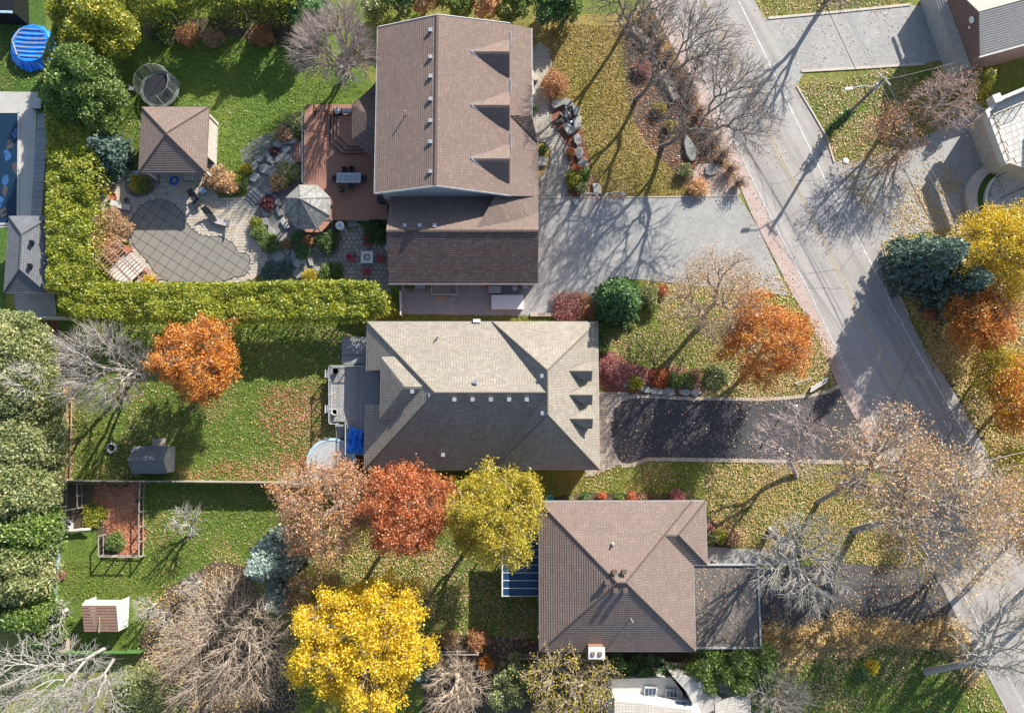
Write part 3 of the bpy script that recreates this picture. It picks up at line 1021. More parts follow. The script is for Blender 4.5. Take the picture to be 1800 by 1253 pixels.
# ------------------------------------------------------------------ road
WL = [(1240, -115), (1297, 0), (1340, 87), (1396, 205), (1452, 320), (1475, 356), (1539, 479), (1580, 560), (1613, 620), (1670, 718), (1721, 805), (1790, 925), (1860, 1050), (1960, 1230)]
YL = [(1175, -115), (1232, 0), (1284, 100), (1332, 194), (1373, 286), (1420, 375), (1457, 448), (1503, 545), (1534, 603), (1585, 698), (1635, 790), (1720, 945), (1800, 1095), (1900, 1290)]
LL = [(1115, -115), (1172, 0), (1215, 90), (1262, 190), (1310, 290), (1355, 382), (1388, 446), (1424, 517), (1473, 620), (1534, 736), (1590, 845), (1665, 990), (1730, 1115), (1830, 1300)]
LE = [(1080, -115), (1138, 0), (1183, 85), (1232, 190), (1290, 305), (1325, 385), (1355, 443), (1395, 522), (1427, 570), (1450, 624), (1475, 683), (1503, 734), (1560, 845), (1640, 1000), (1684, 1088), (1723, 1162), (1790, 1290)]
RE = [(1270, -115), (1325, 0), (1345, 35), (1400, 150), (1450, 237), (1465, 284), (1505, 350), (1549, 428), (1562, 480), (1596, 555), (1624, 611), (1660, 662), (1693, 718), (1730, 785), (1800, 915), (1870, 1030), (1990, 1230)]
sheet('road', LE + RE[::-1], .034, MT['road'])
sheet('brick_strip', LE[:13] + [(p[0] - 4, p[1]) for p in LL[:10]][::-1], .038, MT['brickstrip'])
for ln, w, nm in ((WL, .13, 'white_line'), (LL, .08, 'white_line')):
    band('road_marking', ln, w, .043, MT[nm])
band('road_marking', YL, .10, .043, MT['yellow_line'])
band('road_marking', [(p[0] + 5, p[1]) for p in YL], .10, .043, MT['yellow_line'])
# driveways and yards of asphalt
sheet('driveway', [(1345, 34), (1450, 25), (1600, 10), (1665, 12), (1690, 100), (1625, 112), (1415, 125), (1400, 150), (1375, 110)], .030, MT['drive_old'])
sheet('driveway', [(1462, 284), (1500, 284), (1580, 262), (1640, 232), (1720, 190), (1800, 200), (1800, 380), (1700, 395), (1600, 412), (1549, 428)], .030, MT['drive_old'])
sheet('driveway', [(944, 349), (1300, 346), (1332, 400), (1388, 520), (1130, 492), (1075, 490), (1040, 545), (955, 556), (705, 552), (705, 495), (944, 495)], .026, MT['drive_old'])
DR2 = [(1078, 724), (1092, 707), (1117, 698), (1200, 703), (1340, 706), (1385, 703), (1425, 699), (1455, 692), (1478, 682), (1503, 734), (1530, 785), (1541, 808), (1340, 806), (1180, 803), (1135, 803), (1110, 813), (1095, 815), (1085, 808), (1076, 785), (1074, 750)]
sheet('driveway', DR2, .036, MT['drive_new'])
sheet('driveway', [(1336, 1002), (1400, 994), (1500, 990), (1632, 995), (1668, 1056), (1690, 1095), (1560, 1100), (1440, 1108), (1336, 1112)], .028, MT['drive_dark'])
# walks
sheet('footpath', [(1240, 960), (1300, 964), (1336, 964), (1400, 966), (1400, 994), (1336, 992), (1240, 992)], .022, MT['concrete'])
sheet('sidewalk', [(1640, 655), (1660, 655), (1700, 720), (1730, 770), (1715, 778), (1680, 725)], .030, MT['drive_dark'])
band('kerb', [(1400, 152), (1430, 202), (1452, 240), (1466, 286)], .16, 0, MT['kerb'], .12)
band('kerb', [(1408, 126), (1500, 121), (1625, 113)], .25, 0, MT['kerb'], .10)
band('kerb', [(1350, 33), (1450, 24), (1600, 9)], .25, 0, MT['kerb'], .10)
band('kerb', [(1552, 430), (1563, 480), (1597, 555)], .14, 0, MT['kerb'], .10)
band('kerb', [(945, 348), (1100, 347), (1296, 345)], .10, 0, MT['kerb'], .07)
# paved front walk of the brown house and its edging
WALK1 = [(935, 90), (950, 75), (965, 90), (968, 120), (968, 215), (985, 240), (998, 262), (1000, 300), (995, 348), (946, 348), (948, 315), (968, 290), (968, 260), (958, 248), (935, 245)]
sheet('front_walk', WALK1, .024, MT['grout'])
pavers('paving_stones', WALK1, .34, .24, 0, MT['paver_cool'], .028)
band('walk_edging', [(967, 95), (968, 215), (985, 240), (998, 262), (1000, 300), (996, 346)], .2, 0, MT['paver_edge'], .075)
band('walk_edging', [(934, 246), (957, 249), (968, 262), (968, 290), (948, 314), (945, 330)], .2, 0, MT['paver_edge'], .075)
# paved apron of the middle house
AP2 = [(1050, 690), (1100, 690), (1120, 698), (1092, 707), (1078, 724), (1074, 750), (1076, 785), (1085, 808), (1095, 815), (1070, 825), (1040, 838), (1030, 838), (1030, 826), (1052, 826)]
sheet('front_walk', AP2, .024, MT['grout'])
pavers('paving_stones', AP2, .34, .22, 0, MT['paver'], .028)
def edging(name, pl, w, mat, L=.3, h=.09, z0=.0, label=None):
    """a row of single kerb stones"""
    p = [np.array(q) for q in polypx(pl)]
    V = MB()
    for a, b in zip(p[:-1], p[1:]):
        d = b - a; D = np.linalg.norm(d); k = max(1, int(D / L))
        for i in range(k):
            c = a + d * (i + .5) / k
            V.box((c[0], c[1], z0 + h / 2 + random.uniform(-.004, .004)), (D / k - .02, w, h), atan2(d[1], d[0]))
    o = V.build(name, mat)
    o['kind'] = 'structure'
    return o
edging('driveway_edging', [(1088, 704), (1117, 695), (1200, 700), (1340, 702), (1385, 699), (1425, 695), (1455, 688), (1476, 678)], .32, MT['paver_wall'], .22, .075)
edging('driveway_edging', [(1092, 819), (1112, 817), (1137, 807), (1180, 807), (1340, 810), (1542, 813)], .36, MT['paver_wall'], .22, .075)

# pool terrace
TER = [(170, 330), (200, 300), (245, 302), (365, 302), (375, 345), (420, 350), (455, 335), (458, 365), (440, 385), (445, 415), (465, 432), (468, 460), (450, 485), (430, 498), (240, 500), (228, 470), (232, 430), (210, 395), (175, 372)]
sheet('pool_terrace', TER, .024, MT['grout'], 1)
POOLP = [(238, 375), (252, 357), (280, 350), (302, 355), (320, 372), (328, 395), (345, 410), (362, 416), (385, 415), (405, 424), (416, 436), (418, 445), (436, 445), (440, 455), (436, 480), (425, 486), (410, 487), (395, 495), (335, 498), (285, 494), (272, 480), (260, 458), (240, 440), (228, 415), (228, 395)]
BEDH = [(222, 308), (278, 306), (278, 325), (262, 340), (240, 346), (224, 336)]
pavers('paving_stones', TER, .38, .30, .05, MT['paver'], .028, smooth=1, holes=(POOLP, BEDH))
edging('terrace_edging', [(440, 385), (447, 418), (463, 432), (468, 455), (458, 478), (440, 492)], .28, MT['paver_wall'], .25, .09)
edging('terrace_edging', [(222, 312), (224, 336), (240, 346), (262, 341), (278, 326), (279, 308)], .28, MT['paver_edge'], .22, .12)

# flagstone patio by the fire table
FLP = [(590, 405), (640, 402), (682, 402), (684, 500), (684, 540), (660, 540), (620, 495), (560, 490), (560, 455), (590, 445), (605, 425)]
patio = thing('flagstone_patio', 'patio of rounded flagstones around the square fire table', 'patio', (*P(640, 460), 0))
off = wloc(patio)
MB().prism(smoothpoly(polypx(FLP), 1), .0, .03).build('mortar_bed', MT['grout'], patio)
fl = polypx(FLP)
rng = np.random.default_rng(4)
x0 = min(p[0] for p in fl); x1 = max(p[0] for p in fl); y0 = min(p[1] for p in fl); y1 = max(p[1] for p in fl)
cnt = 0; dd = .50
j = 0; y = y0
while y < y1:
    x = x0 + (j % 2) * dd / 2
    while x < x1:
        cx = x + rng.uniform(-.05, .05); cy = y + rng.uniform(-.05, .05)
        if inpoly(np.array([[cx, cy]]), fl)[0]:
            k = rng.integers(6, 9); a0 = rng.uniform(0, 6)
            pp = [(cx + dd * .5 * rng.uniform(.82, 1.08) * cos(a0 + 6.283 * i / k), cy + dd * .5 * rng.uniform(.82, 1.08) * sin(a0 + 6.283 * i / k)) for i in range(k)]
            if cnt < 300:
                MB().prism(pp, .02, .055 + rng.uniform(0, .012), .93).build('flagstone', MT['flag'], patio); cnt += 1
        x += dd
    y += dd * .87; j += 1

# ================================================================== BROWN HOUSE (upper middle)
h1 = thing('brown_shingle_house', 'large brown shingle roofed house with three pointed dormers and wide deck behind', 'house', (*P(800, 270), 0))
B = MT['sh_brown']
zr, ze, ze2 = 7.5, 5.4, 4.95
XW = P(662, 200, ze)[0]; XR = P(767, 200, zr)[0]; XE = P(897, 200, ze2)[0]
YN = P(700, 47, 5.6)[1]; YS = P(700, 338, 5.6)[1]
YN2 = P(870, 40, 5.2)[1]; YS2 = P(870, 342, 5.2)[1]
slope(h1, [(XW, YN, ze), (XW, YS, ze), (XR, YS, zr), (XR, YN, zr)], B)
slope(h1, [(XR, YN, zr), (XR, YS, zr), (XE, YS2, ze2), (XE, YN2, ze2)], B)
MB().box((XR, (YN + YS) / 2, zr + .04), (.22, YN - YS, .06)).build('ridge_cap', B, h1)
# gables and walls of the main block
MB().add([(XW + .4, YS + .35, 2.5), (XE - .3, YS + .35, 2.5), (XE - .3, YS + .35, ze2 + .05), (XR, YS + .35, zr - .15), (XW + .4, YS + .35, ze - .05)], [(0, 1, 2, 3, 4)]).build('gable_wall', MT['trim_grey'], h1)
MB().add([(XW + .4, YN - .35, 0), (XE - .3, YN - .35, 0), (XE - .3, YN - .35, ze2 + .05), (XR, YN - .35, zr - .15), (XW + .4, YN - .35, ze - .05)], [(4, 3, 2, 1, 0)]).build('gable_wall', MT['brick_wall'], h1)
wallbox(h1, [(XW + .4, YS + .36), (XE - .32, YS + .36), (XE - .32, YN - .36), (XW + .4, YN - .36)], 0, 4.8, MT['brick_wall'])
gutter(h1, [(XW - .05, YN, ze), (XW - .05, YS, ze)], MT['trim_grey'], closed=False)
gutter(h1, [(XW, YS - .05, ze), (XR, YS - .05, zr), (XE, YS2 - .05, ze2)], MT['galv'], closed=False, name='barge_board')
gutter(h1, [(XW, YN + .05, ze), (XR, YN + .05, zr), (XE, YN2 + .05, ze2)], MT['offwhite'], closed=False, name='barge_board')
# lower porch roof along the front
XP = P(934, 120, 4.1)[0]; YPS = P(915, 206, 4.6)[1]
slope(h1, [(XE - .02, YN2, ze2 - .02), (XE - .02, YPS, ze2 - .02), (XP, YPS, 4.15), (XP, YN2, 4.15)], B)
XP2 = P(946, 300, 3.7)[0]; YG = P(915, 340, 4.4)[1]
slope(h1, [(XE - .02, YPS, ze2 - .02), (XE - .02, P(900, 345, 4.9)[1], ze2 - .02), (XP2, P(945, 345, 3.8)[1], 3.8), (XP2, P(940, 250, 3.8)[1], 3.8), (P(936, 250, 4.0)[0], YPS, 4.02)], B)
slope(h1, [(XE, YPS + .02, ze2 + .04), (XP, YPS + .02, ze2 - .1), (XP2 - .05, P(940, 250, 3.9)[1], 3.95)], MT['sh_shaded'])  # end slope turned from the sun, its shade put into the shingle colour
wallbox(h1, [(XE - .3, P(900, 400, 2)[1]), (XP - .5, P(900, 400, 2)[1]), (XP - .5, YN2 - .4), (XE - .3, YN2 - .4)], 0, 3.9, MT['brick_wall'])
gutter(h1, [(XP + .05, YN2, 4.12), (XP + .05, YPS, 4.12)], MT['trim_grey'], closed=False)
# garage wing
zg, zgr = 2.95, 5.15
GX0 = P(683, 450, 3.6)[0]; GX1 = P(946, 450, 3.6)[0]
GYS = P(800, 498, zg)[1]; GYR = P(800, 406, zgr)[1]; GYN = P(800, 345, 3.4)[1]
pit = (zgr - zg) / (GYR - GYS)
zN = zgr - (GYN - GYR) * pit
slope(h1, [(GX0, GYS, zg), (GX1, GYS, zg), (GX1, GYR, zgr), (GX0, GYR, zgr)], MT['sh_shaded'])  # same shingles as the far slope; the shade here is painted into the colour
slope(h1, [(GX1, GYR, zgr), (GX0, GYR, zgr), (GX0, GYN, zN), (GX1, GYN, zN)], B)
gutter(h1, [(GX0, GYS - .05, zg), (GX1, GYS - .05, zg)], MT['galv'], closed=False)
MB().box(((GX0 + GX1) / 2, GYR, zgr + .035), (GX1 - GX0, .2, .05)).build('ridge_cap', MT['sh_shaded'], h1)
MB().add([(GX0 + .3, GYS + .4, 0), (GX0 + .3, GYN, 0), (GX0 + .3, GYN, zN - .1), (GX0 + .3, GYR, zgr - .2), (GX0 + .3, GYS + .4, zg)], [(0, 1, 2, 3, 4)]).build('gable_wall', MT['brick_wall'], h1)
MB().add([(GX1 - .3, GYS + .4, 0), (GX1 - .3, GYN, 0), (GX1 - .3, GYN, zN - .1), (GX1 - .3, GYR, zgr - .2), (GX1 - .3, GYS + .4, zg)], [(4, 3, 2, 1, 0)]).build('gable_wall', MT['brick_wall'], h1)
wallbox(h1, [(GX0 + .32, GYS + .4), (GX1 - .32, GYS + .4), (GX1 - .32, GYN), (GX0 + .32, GYN)], 0, 2.9, MT['brick_wall'])
# connecting hip toward the front between porch and garage
slope(h1, [(P(835, 402, 5.0)[0], GYR + .02, 5.02), (GX1 + .01, GYR + .02, 4.4), (GX1 + .01, P(945, 344, 3.9)[1], 3.85), (P(870, 345, 4.7)[0], P(870, 345, 4.7)[1], 4.75)], B)
# dormers
def dormer(house, x0, x1, yc, zr_, hw, drop, mat, trim, wallm, face=.9):
    d = MB()
    o = slope(house, [(x0, yc, zr_), (x1, yc, zr_), (x1, yc + hw, zr_ - drop), (x0 + (x1 - x0) * .72, yc + hw, zr_ - drop)], mat, name='dormer')
    slope(o, [(x0, yc, zr_), (x1, yc, zr_), (x1, yc - hw, zr_ - drop), (x0 + (x1 - x0) * .72, yc - hw, zr_ - drop)], mat, name='dormer_slope')
    MB().add([(x1 - .2, yc - hw * .85, zr_ - drop - face), (x1 - .2, yc + hw * .85, zr_ - drop - face), (x1 - .2, yc + hw * .85, zr_ - drop), (x1 - .2, yc, zr_ - .12), (x1 - .2, yc - hw * .85, zr_ - drop)],
             [(0, 1, 2, 3, 4)]).box(((x0 * .35 + x1 * .65), yc, zr_ - drop - face / 2), ((x1 - x0) * .6, hw * 1.6, face)).build('dormer_wall', wallm, o)
    mb = MB()
    xv = x0 + (x1 - x0) * .72
    mb.tube((x0, yc, zr_ + .03), (xv, yc + hw, zr_ - drop + .03), .05 * hw, .05 * hw, 4).tube((x0, yc, zr_ + .03), (xv, yc - hw, zr_ - drop + .03), .045 * hw, .045 * hw, 4)
    mb.build('flashing', trim, o)
    return o
for yy in (91, 185, 279):
    zz = 6.35
    dormer(h1, P(828, yy, zz)[0], P(896, yy, zz)[0], P(860, yy, zz)[1], zz, 1.8, 1.25, B, MT['galv'], MT['brick_wall'], .6)
for yy in (54, 101, 135, 175, 213, 250, 302):
    vent(h1, 757, yy, 7.35, .34)
pipe(h1, 714, 201, 6.45, .75)
for xx in (738, 710 + 2, 764):
    vent(h1, xx, 397, 4.95, .34)
for yy in (70, 152, 247):
    x, y = P(898, yy, 5.0)
    MB().box((x, y, 5.05), (.07, 1.5, .08)).build('snow_guard', MT['silver'], h1)
# bay (half octagon) roof at the deck
bayz = 3.6
bc = [(658, 150), (645, 162), (619, 185), (619, 245), (645, 268), (658, 276)]
bw = [P(a, b, bayz) for a, b in bc]
ap = (P(664, 213, 5.2)[0], P(664, 213, 5.2)[1], 5.1)
for i in range(len(bw) - 1):
    slope(h1, [(*bw[i], bayz), (*bw[i + 1], bayz), ap], MT['sh_shaded'])
wallbox(h1, [P(a, b, 3) for a, b in [(664, 158), (648, 168), (625, 190), (625, 240), (648, 262), (664, 270)]], 0, 3.4, MT['brick_wall'])

# deck (one board per part)
deck = thing('composite_deck', 'reddish composite deck with railing behind the brown shingle house', 'deck', (*P(600, 300), 0))
zd = .9
DX0 = P(533, 300, zd)[0]; DX1 = P(682, 300, zd)[0]
DYN = P(600, 184, zd)[1]; DYS = P(600, 387, zd)[1]
MB().box(((DX0 + DX1) / 2, (DYN + DYS) / 2, zd / 2 - .05), (DX1 - DX0 - .2, DYN - DYS - .2, zd - .12)).build('deck_frame', MT['wood_old'], deck)
nb = int((DX1 - DX0) / .19)
bw_ = (DX1 - DX0) / nb
off = wloc(deck)
me = None
for i in range(nb):
    x = DX0 + (i + .5) * bw_
    if me is None:
        mb = MB().box((0, 0, 0), (bw_ - .025, DYN - DYS, .04))
        me = bpy.data.meshes.new('board'); me.from_pydata(mb.v, [], mb.f); me.materials.append(MT['deck_red'])
    o = mkobj('deck_board', me, deck, (x - off[0], (DYN + DYS) / 2 - off[1], zd - off[2]))
# raised landing with two wrapped steps
for k, (ins, zz) in enumerate(((0, zd + .19), (6, zd + .38), (12, zd + .57))):
    pl = [(581 + ins, 203 + 0), (640, 203), (662, 225), (662, 262), (640, 270 - ins), (600 + ins, 270 - ins), (581 + ins, 250 - ins)]
    MB().prism([P(a, b, zz) for a, b in pl], zz - .19, zz).build('step' if k < 2 else 'landing', MT['deck_red'], deck)
    qq = [(*P(a, b, zz), zz) for a, b in pl]
    MB().path([qq[1], qq[0], qq[6], qq[5], qq[4]], .05, 4).build('step_shade_strip', MT['black'], deck)  # added black strip standing in for the shadow along each step edge
# railings
def rail(parent, pts, z, h, mat, sp=1.6, bal=0, r=.03, name='railing'):
    mb = MB()
    w = [np.array((*P(a, b, z + h), 0)) for a, b in pts]
    for a, b in zip(w[:-1], w[1:]):
        L = np.linalg.norm(b - a); k = max(1, round(L / sp))
        mb.tube(a + (0, 0, z + h), b + (0, 0, z + h), r, r, 5); mb.tube(a + (0, 0, z + .12), b + (0, 0, z + .12), r * .7, r * .7, 4)
        for i in range(k + 1):
            q = a + (b - a) * i / k
            mb.tube(q + (0, 0, z), q + (0, 0, z + h + .05), r * 1.5, r * 1.5, 5)
        if bal:
            nbl = int(L / bal)
            for i in range(nbl):
                q = a + (b - a) * (i + .5) / nbl
                mb.tube(q + (0, 0, z + .1), q + (0, 0, z + h), .012, .012, 3)
    return mb.build(name, mat, parent)
rail(deck, [(531, 195), (531, 320)], zd, 1.0, MT['silver'], 1.8, .14)
rail(deck, [(551, 184), (551, 196), (618, 198)], zd, 1.0, MT['dark_metal'], 1.5, .14)
rail(deck, [(650, 386), (682, 386)], zd, 1.0, MT['dark_metal'], .8, .14)
for k in range(4):
    x, y = P(520 + k * 4, 268, .3)
    z = .2 + .17 * k
    MB().box((P(519 + k * 4.5, 268, z)[0], y, z / 2), (.26, M(38), z)).build('step', MT['deck_red'], deck)

# octagonal gazebo with cedar roof
gz = thing('octagonal_gazebo', 'octagonal gazebo with weathered cedar shingle roof at the deck corner', 'gazebo', (*P(541, 366), 0))
gc = P(541, 364, 2.9); gR = M(43.5, 2.9); gzr = 2.9
apx = (gc[0], gc[1], 5.45)
oc = [(gc[0] + gR * cos(pi / 8 + k * pi / 4), gc[1] + gR * sin(pi / 8 + k * pi / 4), gzr) for k in range(8)]
for k in range(8):
    slope(gz, [oc[k], oc[(k + 1) % 8], apx], MT['sh_cedar'], .24, .03, name='roof_facet', thick=.06)
mb = MB()
for k in range(8): mb.tube((*oc[k][:2], gzr + .05), (apx[0], apx[1], apx[2] + .03), .05, .04, 5)
mb.build('ridge_cap', MT['sh_cedar'], gz)
MB().lathe((*gc, 5.45), [(.1, -.1), (.12, .05), (.03, .25)], 8).build('finial', MT['wood_old'], gz)
for k in range(8):
    MB().box((gc[0] + (oc[k][0] - gc[0]) * .85, gc[1] + (oc[k][1] - gc[1]) * .85, 1.45), (.12, .12, 2.9)).build('post', MT['wood_old'], gz)
MB().prism([(gc[0] + (q[0] - gc[0]) * .88, gc[1] + (q[1] - gc[1]) * .88) for q in oc], 0, .85).build('floor', MT['deck_red'], gz)

# dining set on the deck
tb = thing('dining_table', 'long grey tiled patio dining table on the reddish deck', 'table', (*P(613, 313, 1.6), zd + .02))
x, y = P(613, 313, 1.6)
MB().box((x, y, zd + .74), (2.35, .98, .05)).build('table_frame', MT['galv'], tb)
for i in range(4):
    MB().box((x - .82 + i * .547, y, zd + .772), (.50, .68, .02)).build('table_tile', MT['fabric_tile'], tb)
for sx in (-1, 1):
    for sy in (-1, 1):
        MB().box((x + sx * 1.05, y + sy * .4, zd + .38), (.07, .07, .7)).build('leg', MT['dark_metal'], tb)
def chair_proto():
    t = thing('patio_chair', 'x', 'chair', (0, 0, 0))
    MB().box((0, 0, .44), (.5, .48, .07)).build('seat', MT['rubber'], t)
    MB().box((0, -.25, .72), (.5, .06, .52)).build('backrest', MT['rubber'], t)
    for sx in (-1, 1):
        MB().box((sx * .26, 0, .64), (.05, .46, .04)).build('armrest', MT['dark_metal'], t)
        for sy in (-1, 1): MB().box((sx * .24, sy * .2, .21), (.035, .035, .42)).build('leg', MT['dark_metal'], t)
    return t
def dup(o, loc, rz, label, group=None, sc=1):
    r = o.copy(); COL.objects.link(r); r.location = loc; r.rotation_euler = (0, 0, rz); r['label'] = label
    r.scale = (sc, sc, sc)
    if group: r['group'] = group
    for ch in [c for c in o.children]:
        c = ch.copy(); COL.objects.link(c); c.parent = r
        for g in ch.children:
            gg = g.copy(); COL.objects.link(gg); gg.parent = c
    return r
pc = chair_proto()
cs = [((606, 300), pi, 'black patio chair on the far side of the dining table, left of two'), ((618, 299), pi, 'black patio chair on the far side of the dining table, right of two'),
      ((588, 313), -pi / 2, 'black patio chair at the left end of the dining table'), ((639, 314), pi / 2, 'black patio chair at the right end of the dining table'),
      ((600, 332), 0.1, 'black patio chair pulled back on the near side of the dining table'), ((617, 327), -.3, 'black patio chair tucked at an angle on the near side of the dining table')]
for i, ((a, b), rz, lab) in enumerate(cs):
    loc = (*P(a, b, 1.5), zd + .02)
    if i == 0:
        pc.location = loc; pc.rotation_euler = (0, 0, rz); pc['label'] = lab; pc['group'] = 'chairs around the deck dining table'
    else: dup(pc, loc, rz, lab, 'chairs around the deck dining table')
# barbecue
bq = thing('barbecue', 'black barbecue grill with round lid beside the bay roof on the deck', 'barbecue', (*P(593, 197, 1.8), zd))
x, y = P(593, 195, 1.8)
MB().box((x, y, zd + .5), (.9, .5, .8)).build('cabinet', MT['dark_metal'], bq)
MB().box((x + .9, y, zd + .85), (.9, .5, .05)).build('side_shelf', MT['galv'], bq)
MB().lathe((x, y, zd + .9), [(.34, 0), (.34, .12), (.25, .3), (.05, .36)], 14).build('lid', MT['galv'], bq)
MB().tube((x - .2, y - .36, zd + 1.08), (x + .2, y - .36, zd + 1.08), .02).build('handle', MT['silver'], bq)
sb = thing('storage_box', 'dark storage box against the house wall at the deck end', 'storage box', (*P(671, 350, 1.5), zd))
x, y = P(671, 350, 1.5)
MB().box((x, y, zd + .3), (.85, .6, .55)).build('box_body', MT['black'], sb)
MB().box((x, y, zd + .6), (.9, .65, .06)).build('lid', MT['rubber'], sb)

# ================================================================== pavilion by the pool
pv = thing('pool_pavilion', 'square brown shingle roofed pavilion beside the pool', 'pavilion', (*P(305, 246), 0))
PX0 = P(247, 246, 3)[0]; PX1 = P(364, 246, 3)[0]; PY1 = P(300, 189, 3)[1]; PY0 = P(300, 303, 3)[1]
hip(pv, PX0, PX1, PY0, PY1, 3.0, .47, MT['sh_brown3'])
gutter(pv, [(PX0, PY0, 3), (PX1, PY0, 3), (PX1, PY1, 3), (PX0, PY1, 3)], MT['trim_brown'])
for sx in (PX0 + .35, PX1 - .35):
    for sy in (PY0 + .35, PY1 - .35): MB().box((sx, sy, 1.45), (.2, .2, 2.9)).build('post', MT['offwhite'], pv)
MB().box(((PX0 + PX1) / 2, PY1 - .45, 1.3), (PX1 - PX0 - .8, .12, 2.6)).build('back_wall', MT['stucco'], pv)
MB().box((PX1 - .42, (PY0 + PY1) / 2 + .8, 1.3), (.12, PY1 - PY0 - 2.4, 2.6)).build('side_wall', MT['stucco'], pv)
MB().box(((PX0 + PX1) / 2, (PY0 + PY1) / 2, .03), (PX1 - PX0 - .4, PY1 - PY0 - .4, .06)).build('floor', MT['concrete'], pv)

# trampoline with net
def trampoline():
    c = P(281, 157, .8); z = .85; r = 1.95
    t = thing('trampoline', 'round trampoline with mesh safety net on the shaded lawn', 'trampoline', (*c, 0))
    MB().lathe((*c, z), [(r * .82, -.02), (r * .82, 0)], 28).build('jumping_mat', MT['rubber'], t)
    mb = MB(); n = 28
    for k in range(n):
        a, b = 2 * pi * k / n, 2 * pi * (k + 1) / n
        mb.add([(c[0] + r * .84 * cos(a), c[1] + r * .84 * sin(a), z + .01), (c[0] + r * cos(a), c[1] + r * sin(a), z), (c[0] + r * cos(b), c[1] + r * sin(b), z), (c[0] + r * .84 * cos(b), c[1] + r * .84 * sin(b), z + .01)], [(0, 1, 2, 3)])
        mb.tube((c[0] + r * cos(a), c[1] + r * sin(a), z), (c[0] + r * cos(b), c[1] + r * sin(b), z), .035, .035, 5)
    mb.build('pad_ring', MT['net'], t)
    for k in range(8):
        a = 2 * pi * (k + .5) / 8
        MB().tube((c[0] + r * cos(a), c[1] + r * sin(a), 0), (c[0] + r * 1.02 * cos(a), c[1] + r * 1.02 * sin(a), 1.7), .03).tube(
            (c[0] + r * 1.02 * cos(a), c[1] + r * 1.02 * sin(a), 1.7), (c[0] + r * .88 * cos(a), c[1] + r * .88 * sin(a), 2.75), .03).build('pole', MT['galv'], t)
    nb = MB(); m = 72
    for k in range(m):
        a = 2 * pi * k / m; b = 2 * pi * (k + 1) / m
        f = lambda an, zz: (c[0] + (r * .95 - .08 * r * zz) * cos(an), c[1] + (r * .95 - .08 * r * zz) * sin(an), z + zz * 1.85)
        nb.tube(f(a, 0), f(a, 1), .009, .009, 3, False)
        for j in range(12): nb.tube(f(a, j / 11), f(b, j / 11), .007 if j < 11 else .03, None, 3, False)
    tag(nb.build('safety_net', MT['net'], t), kind='stuff')
    lx, ly = P(232, 156, .4)
    MB().box((lx, ly, .5), (.5, .4, .05)).box((lx, ly, .25), (.5, .4, .05)).tube((lx - .2, ly - .2, 0), (lx - .2, ly - .2, .85), .02).tube((lx - .2, ly + .2, 0), (lx - .2, ly + .2, .85), .02).build('ladder', MT['silver'], t)
trampoline()

# pool with tan safety cover
pool = thing('swimming_pool', 'kidney shaped swimming pool under a tan safety cover with black strap grid', 'swimming pool', (*P(320, 430), 0))
pw = smoothpoly(polypx(POOLP, .06), 1)
MB().prism(pw, .02, .062).build('pool_cover', MT['cover'], pool)
pwa = np.array(pw)
def straps(ang, sp, off0):
    d = np.array([cos(ang), sin(ang)]); n = np.array([-d[1], d[0]])
    pr = pwa @ n; s = pr.min() + off0
    while s < pr.max():
        # intersect line with polygon
        xs = []
        for i in range(len(pw)):
            a = pwa[i]; b = pwa[(i + 1) % len(pw)]
            fa, fb = a @ n - s, b @ n - s
            if (fa > 0) != (fb > 0):
                q = a + (b - a) * fa / (fa - fb); xs.append(q @ d)
        xs.sort()
        for a, b in zip(xs[::2], xs[1::2]):
            p0 = d * (a - .35) + n * s; p1 = d * (b + .35) + n * s
            m = (p0 + p1) / 2
            MB().box((m[0], m[1], .068), (np.linalg.norm(p1 - p0), .038, .006), ang).build('strap', MT['strap'], pool)
        s += sp
straps(radians(57), .96, .4)
straps(radians(-32), .96, .3)
mb = MB()
for i in range(len(pw)):
    mb.tube((*pw[i], .06), (*pw[(i + 1) % len(pw)], .06), .03, .03, 4)
mb.build('cover_hem', MT['strap'], pool)

# loungers
def lounger_proto(cm='cushion'):
    t = thing('pool_lounger', 'x', 'lounger', (0, 0, 0))
    MB().box((0, -.35, .32), (.62, 1.25, .05)).build('frame', MT['dark_metal'], t)
    MB().box((0, -.35, .39), (.58, 1.22, .09)).build('cushion', MT[cm], t)
    a = radians(40)
    mb = MB(); L = .75
    y0_, z0_ = .28, .38; y1_, z1_ = y0_ + L * cos(a), z0_ + L * sin(a)
    mb.add([(-.29, y0_, z0_), (.29, y0_, z0_), (.29, y1_, z1_), (-.29, y1_, z1_), (-.29, y0_ - .04, z0_ + .09), (.29, y0_ - .04, z0_ + .09), (.29, y1_ - .06, z1_ + .08), (-.29, y1_ - .06, z1_ + .08)],
           [(0, 1, 2, 3), (4, 5, 6, 7), (0, 1, 5, 4), (1, 2, 6, 5), (2, 3, 7, 6), (3, 0, 4, 7)]).build('backrest', MT[cm], t)
    for sx in (-1, 1):
        MB().tube((sx * .33, -.1, .5), (sx * .33, .55, .6), .03).build('armrest', MT['dark_metal'], t)
        for sy in (-.85, .35): MB().tube((sx * .28, sy, 0), (sx * .28, sy, .32), .025).build('leg', MT['dark_metal'], t)
    return t
lp = lounger_proto()
lg = [((213, 362), radians(75), 'grey cushioned pool lounger beside the planter at the left of the pool'), ((342, 349), radians(25), 'dark pool lounger closest to the pavilion'),
      ((369, 378), radians(38), 'dark pool lounger in the middle of the right hand group'), ((395, 392), radians(-105), 'grey cushioned pool lounger farthest right from the pool')]
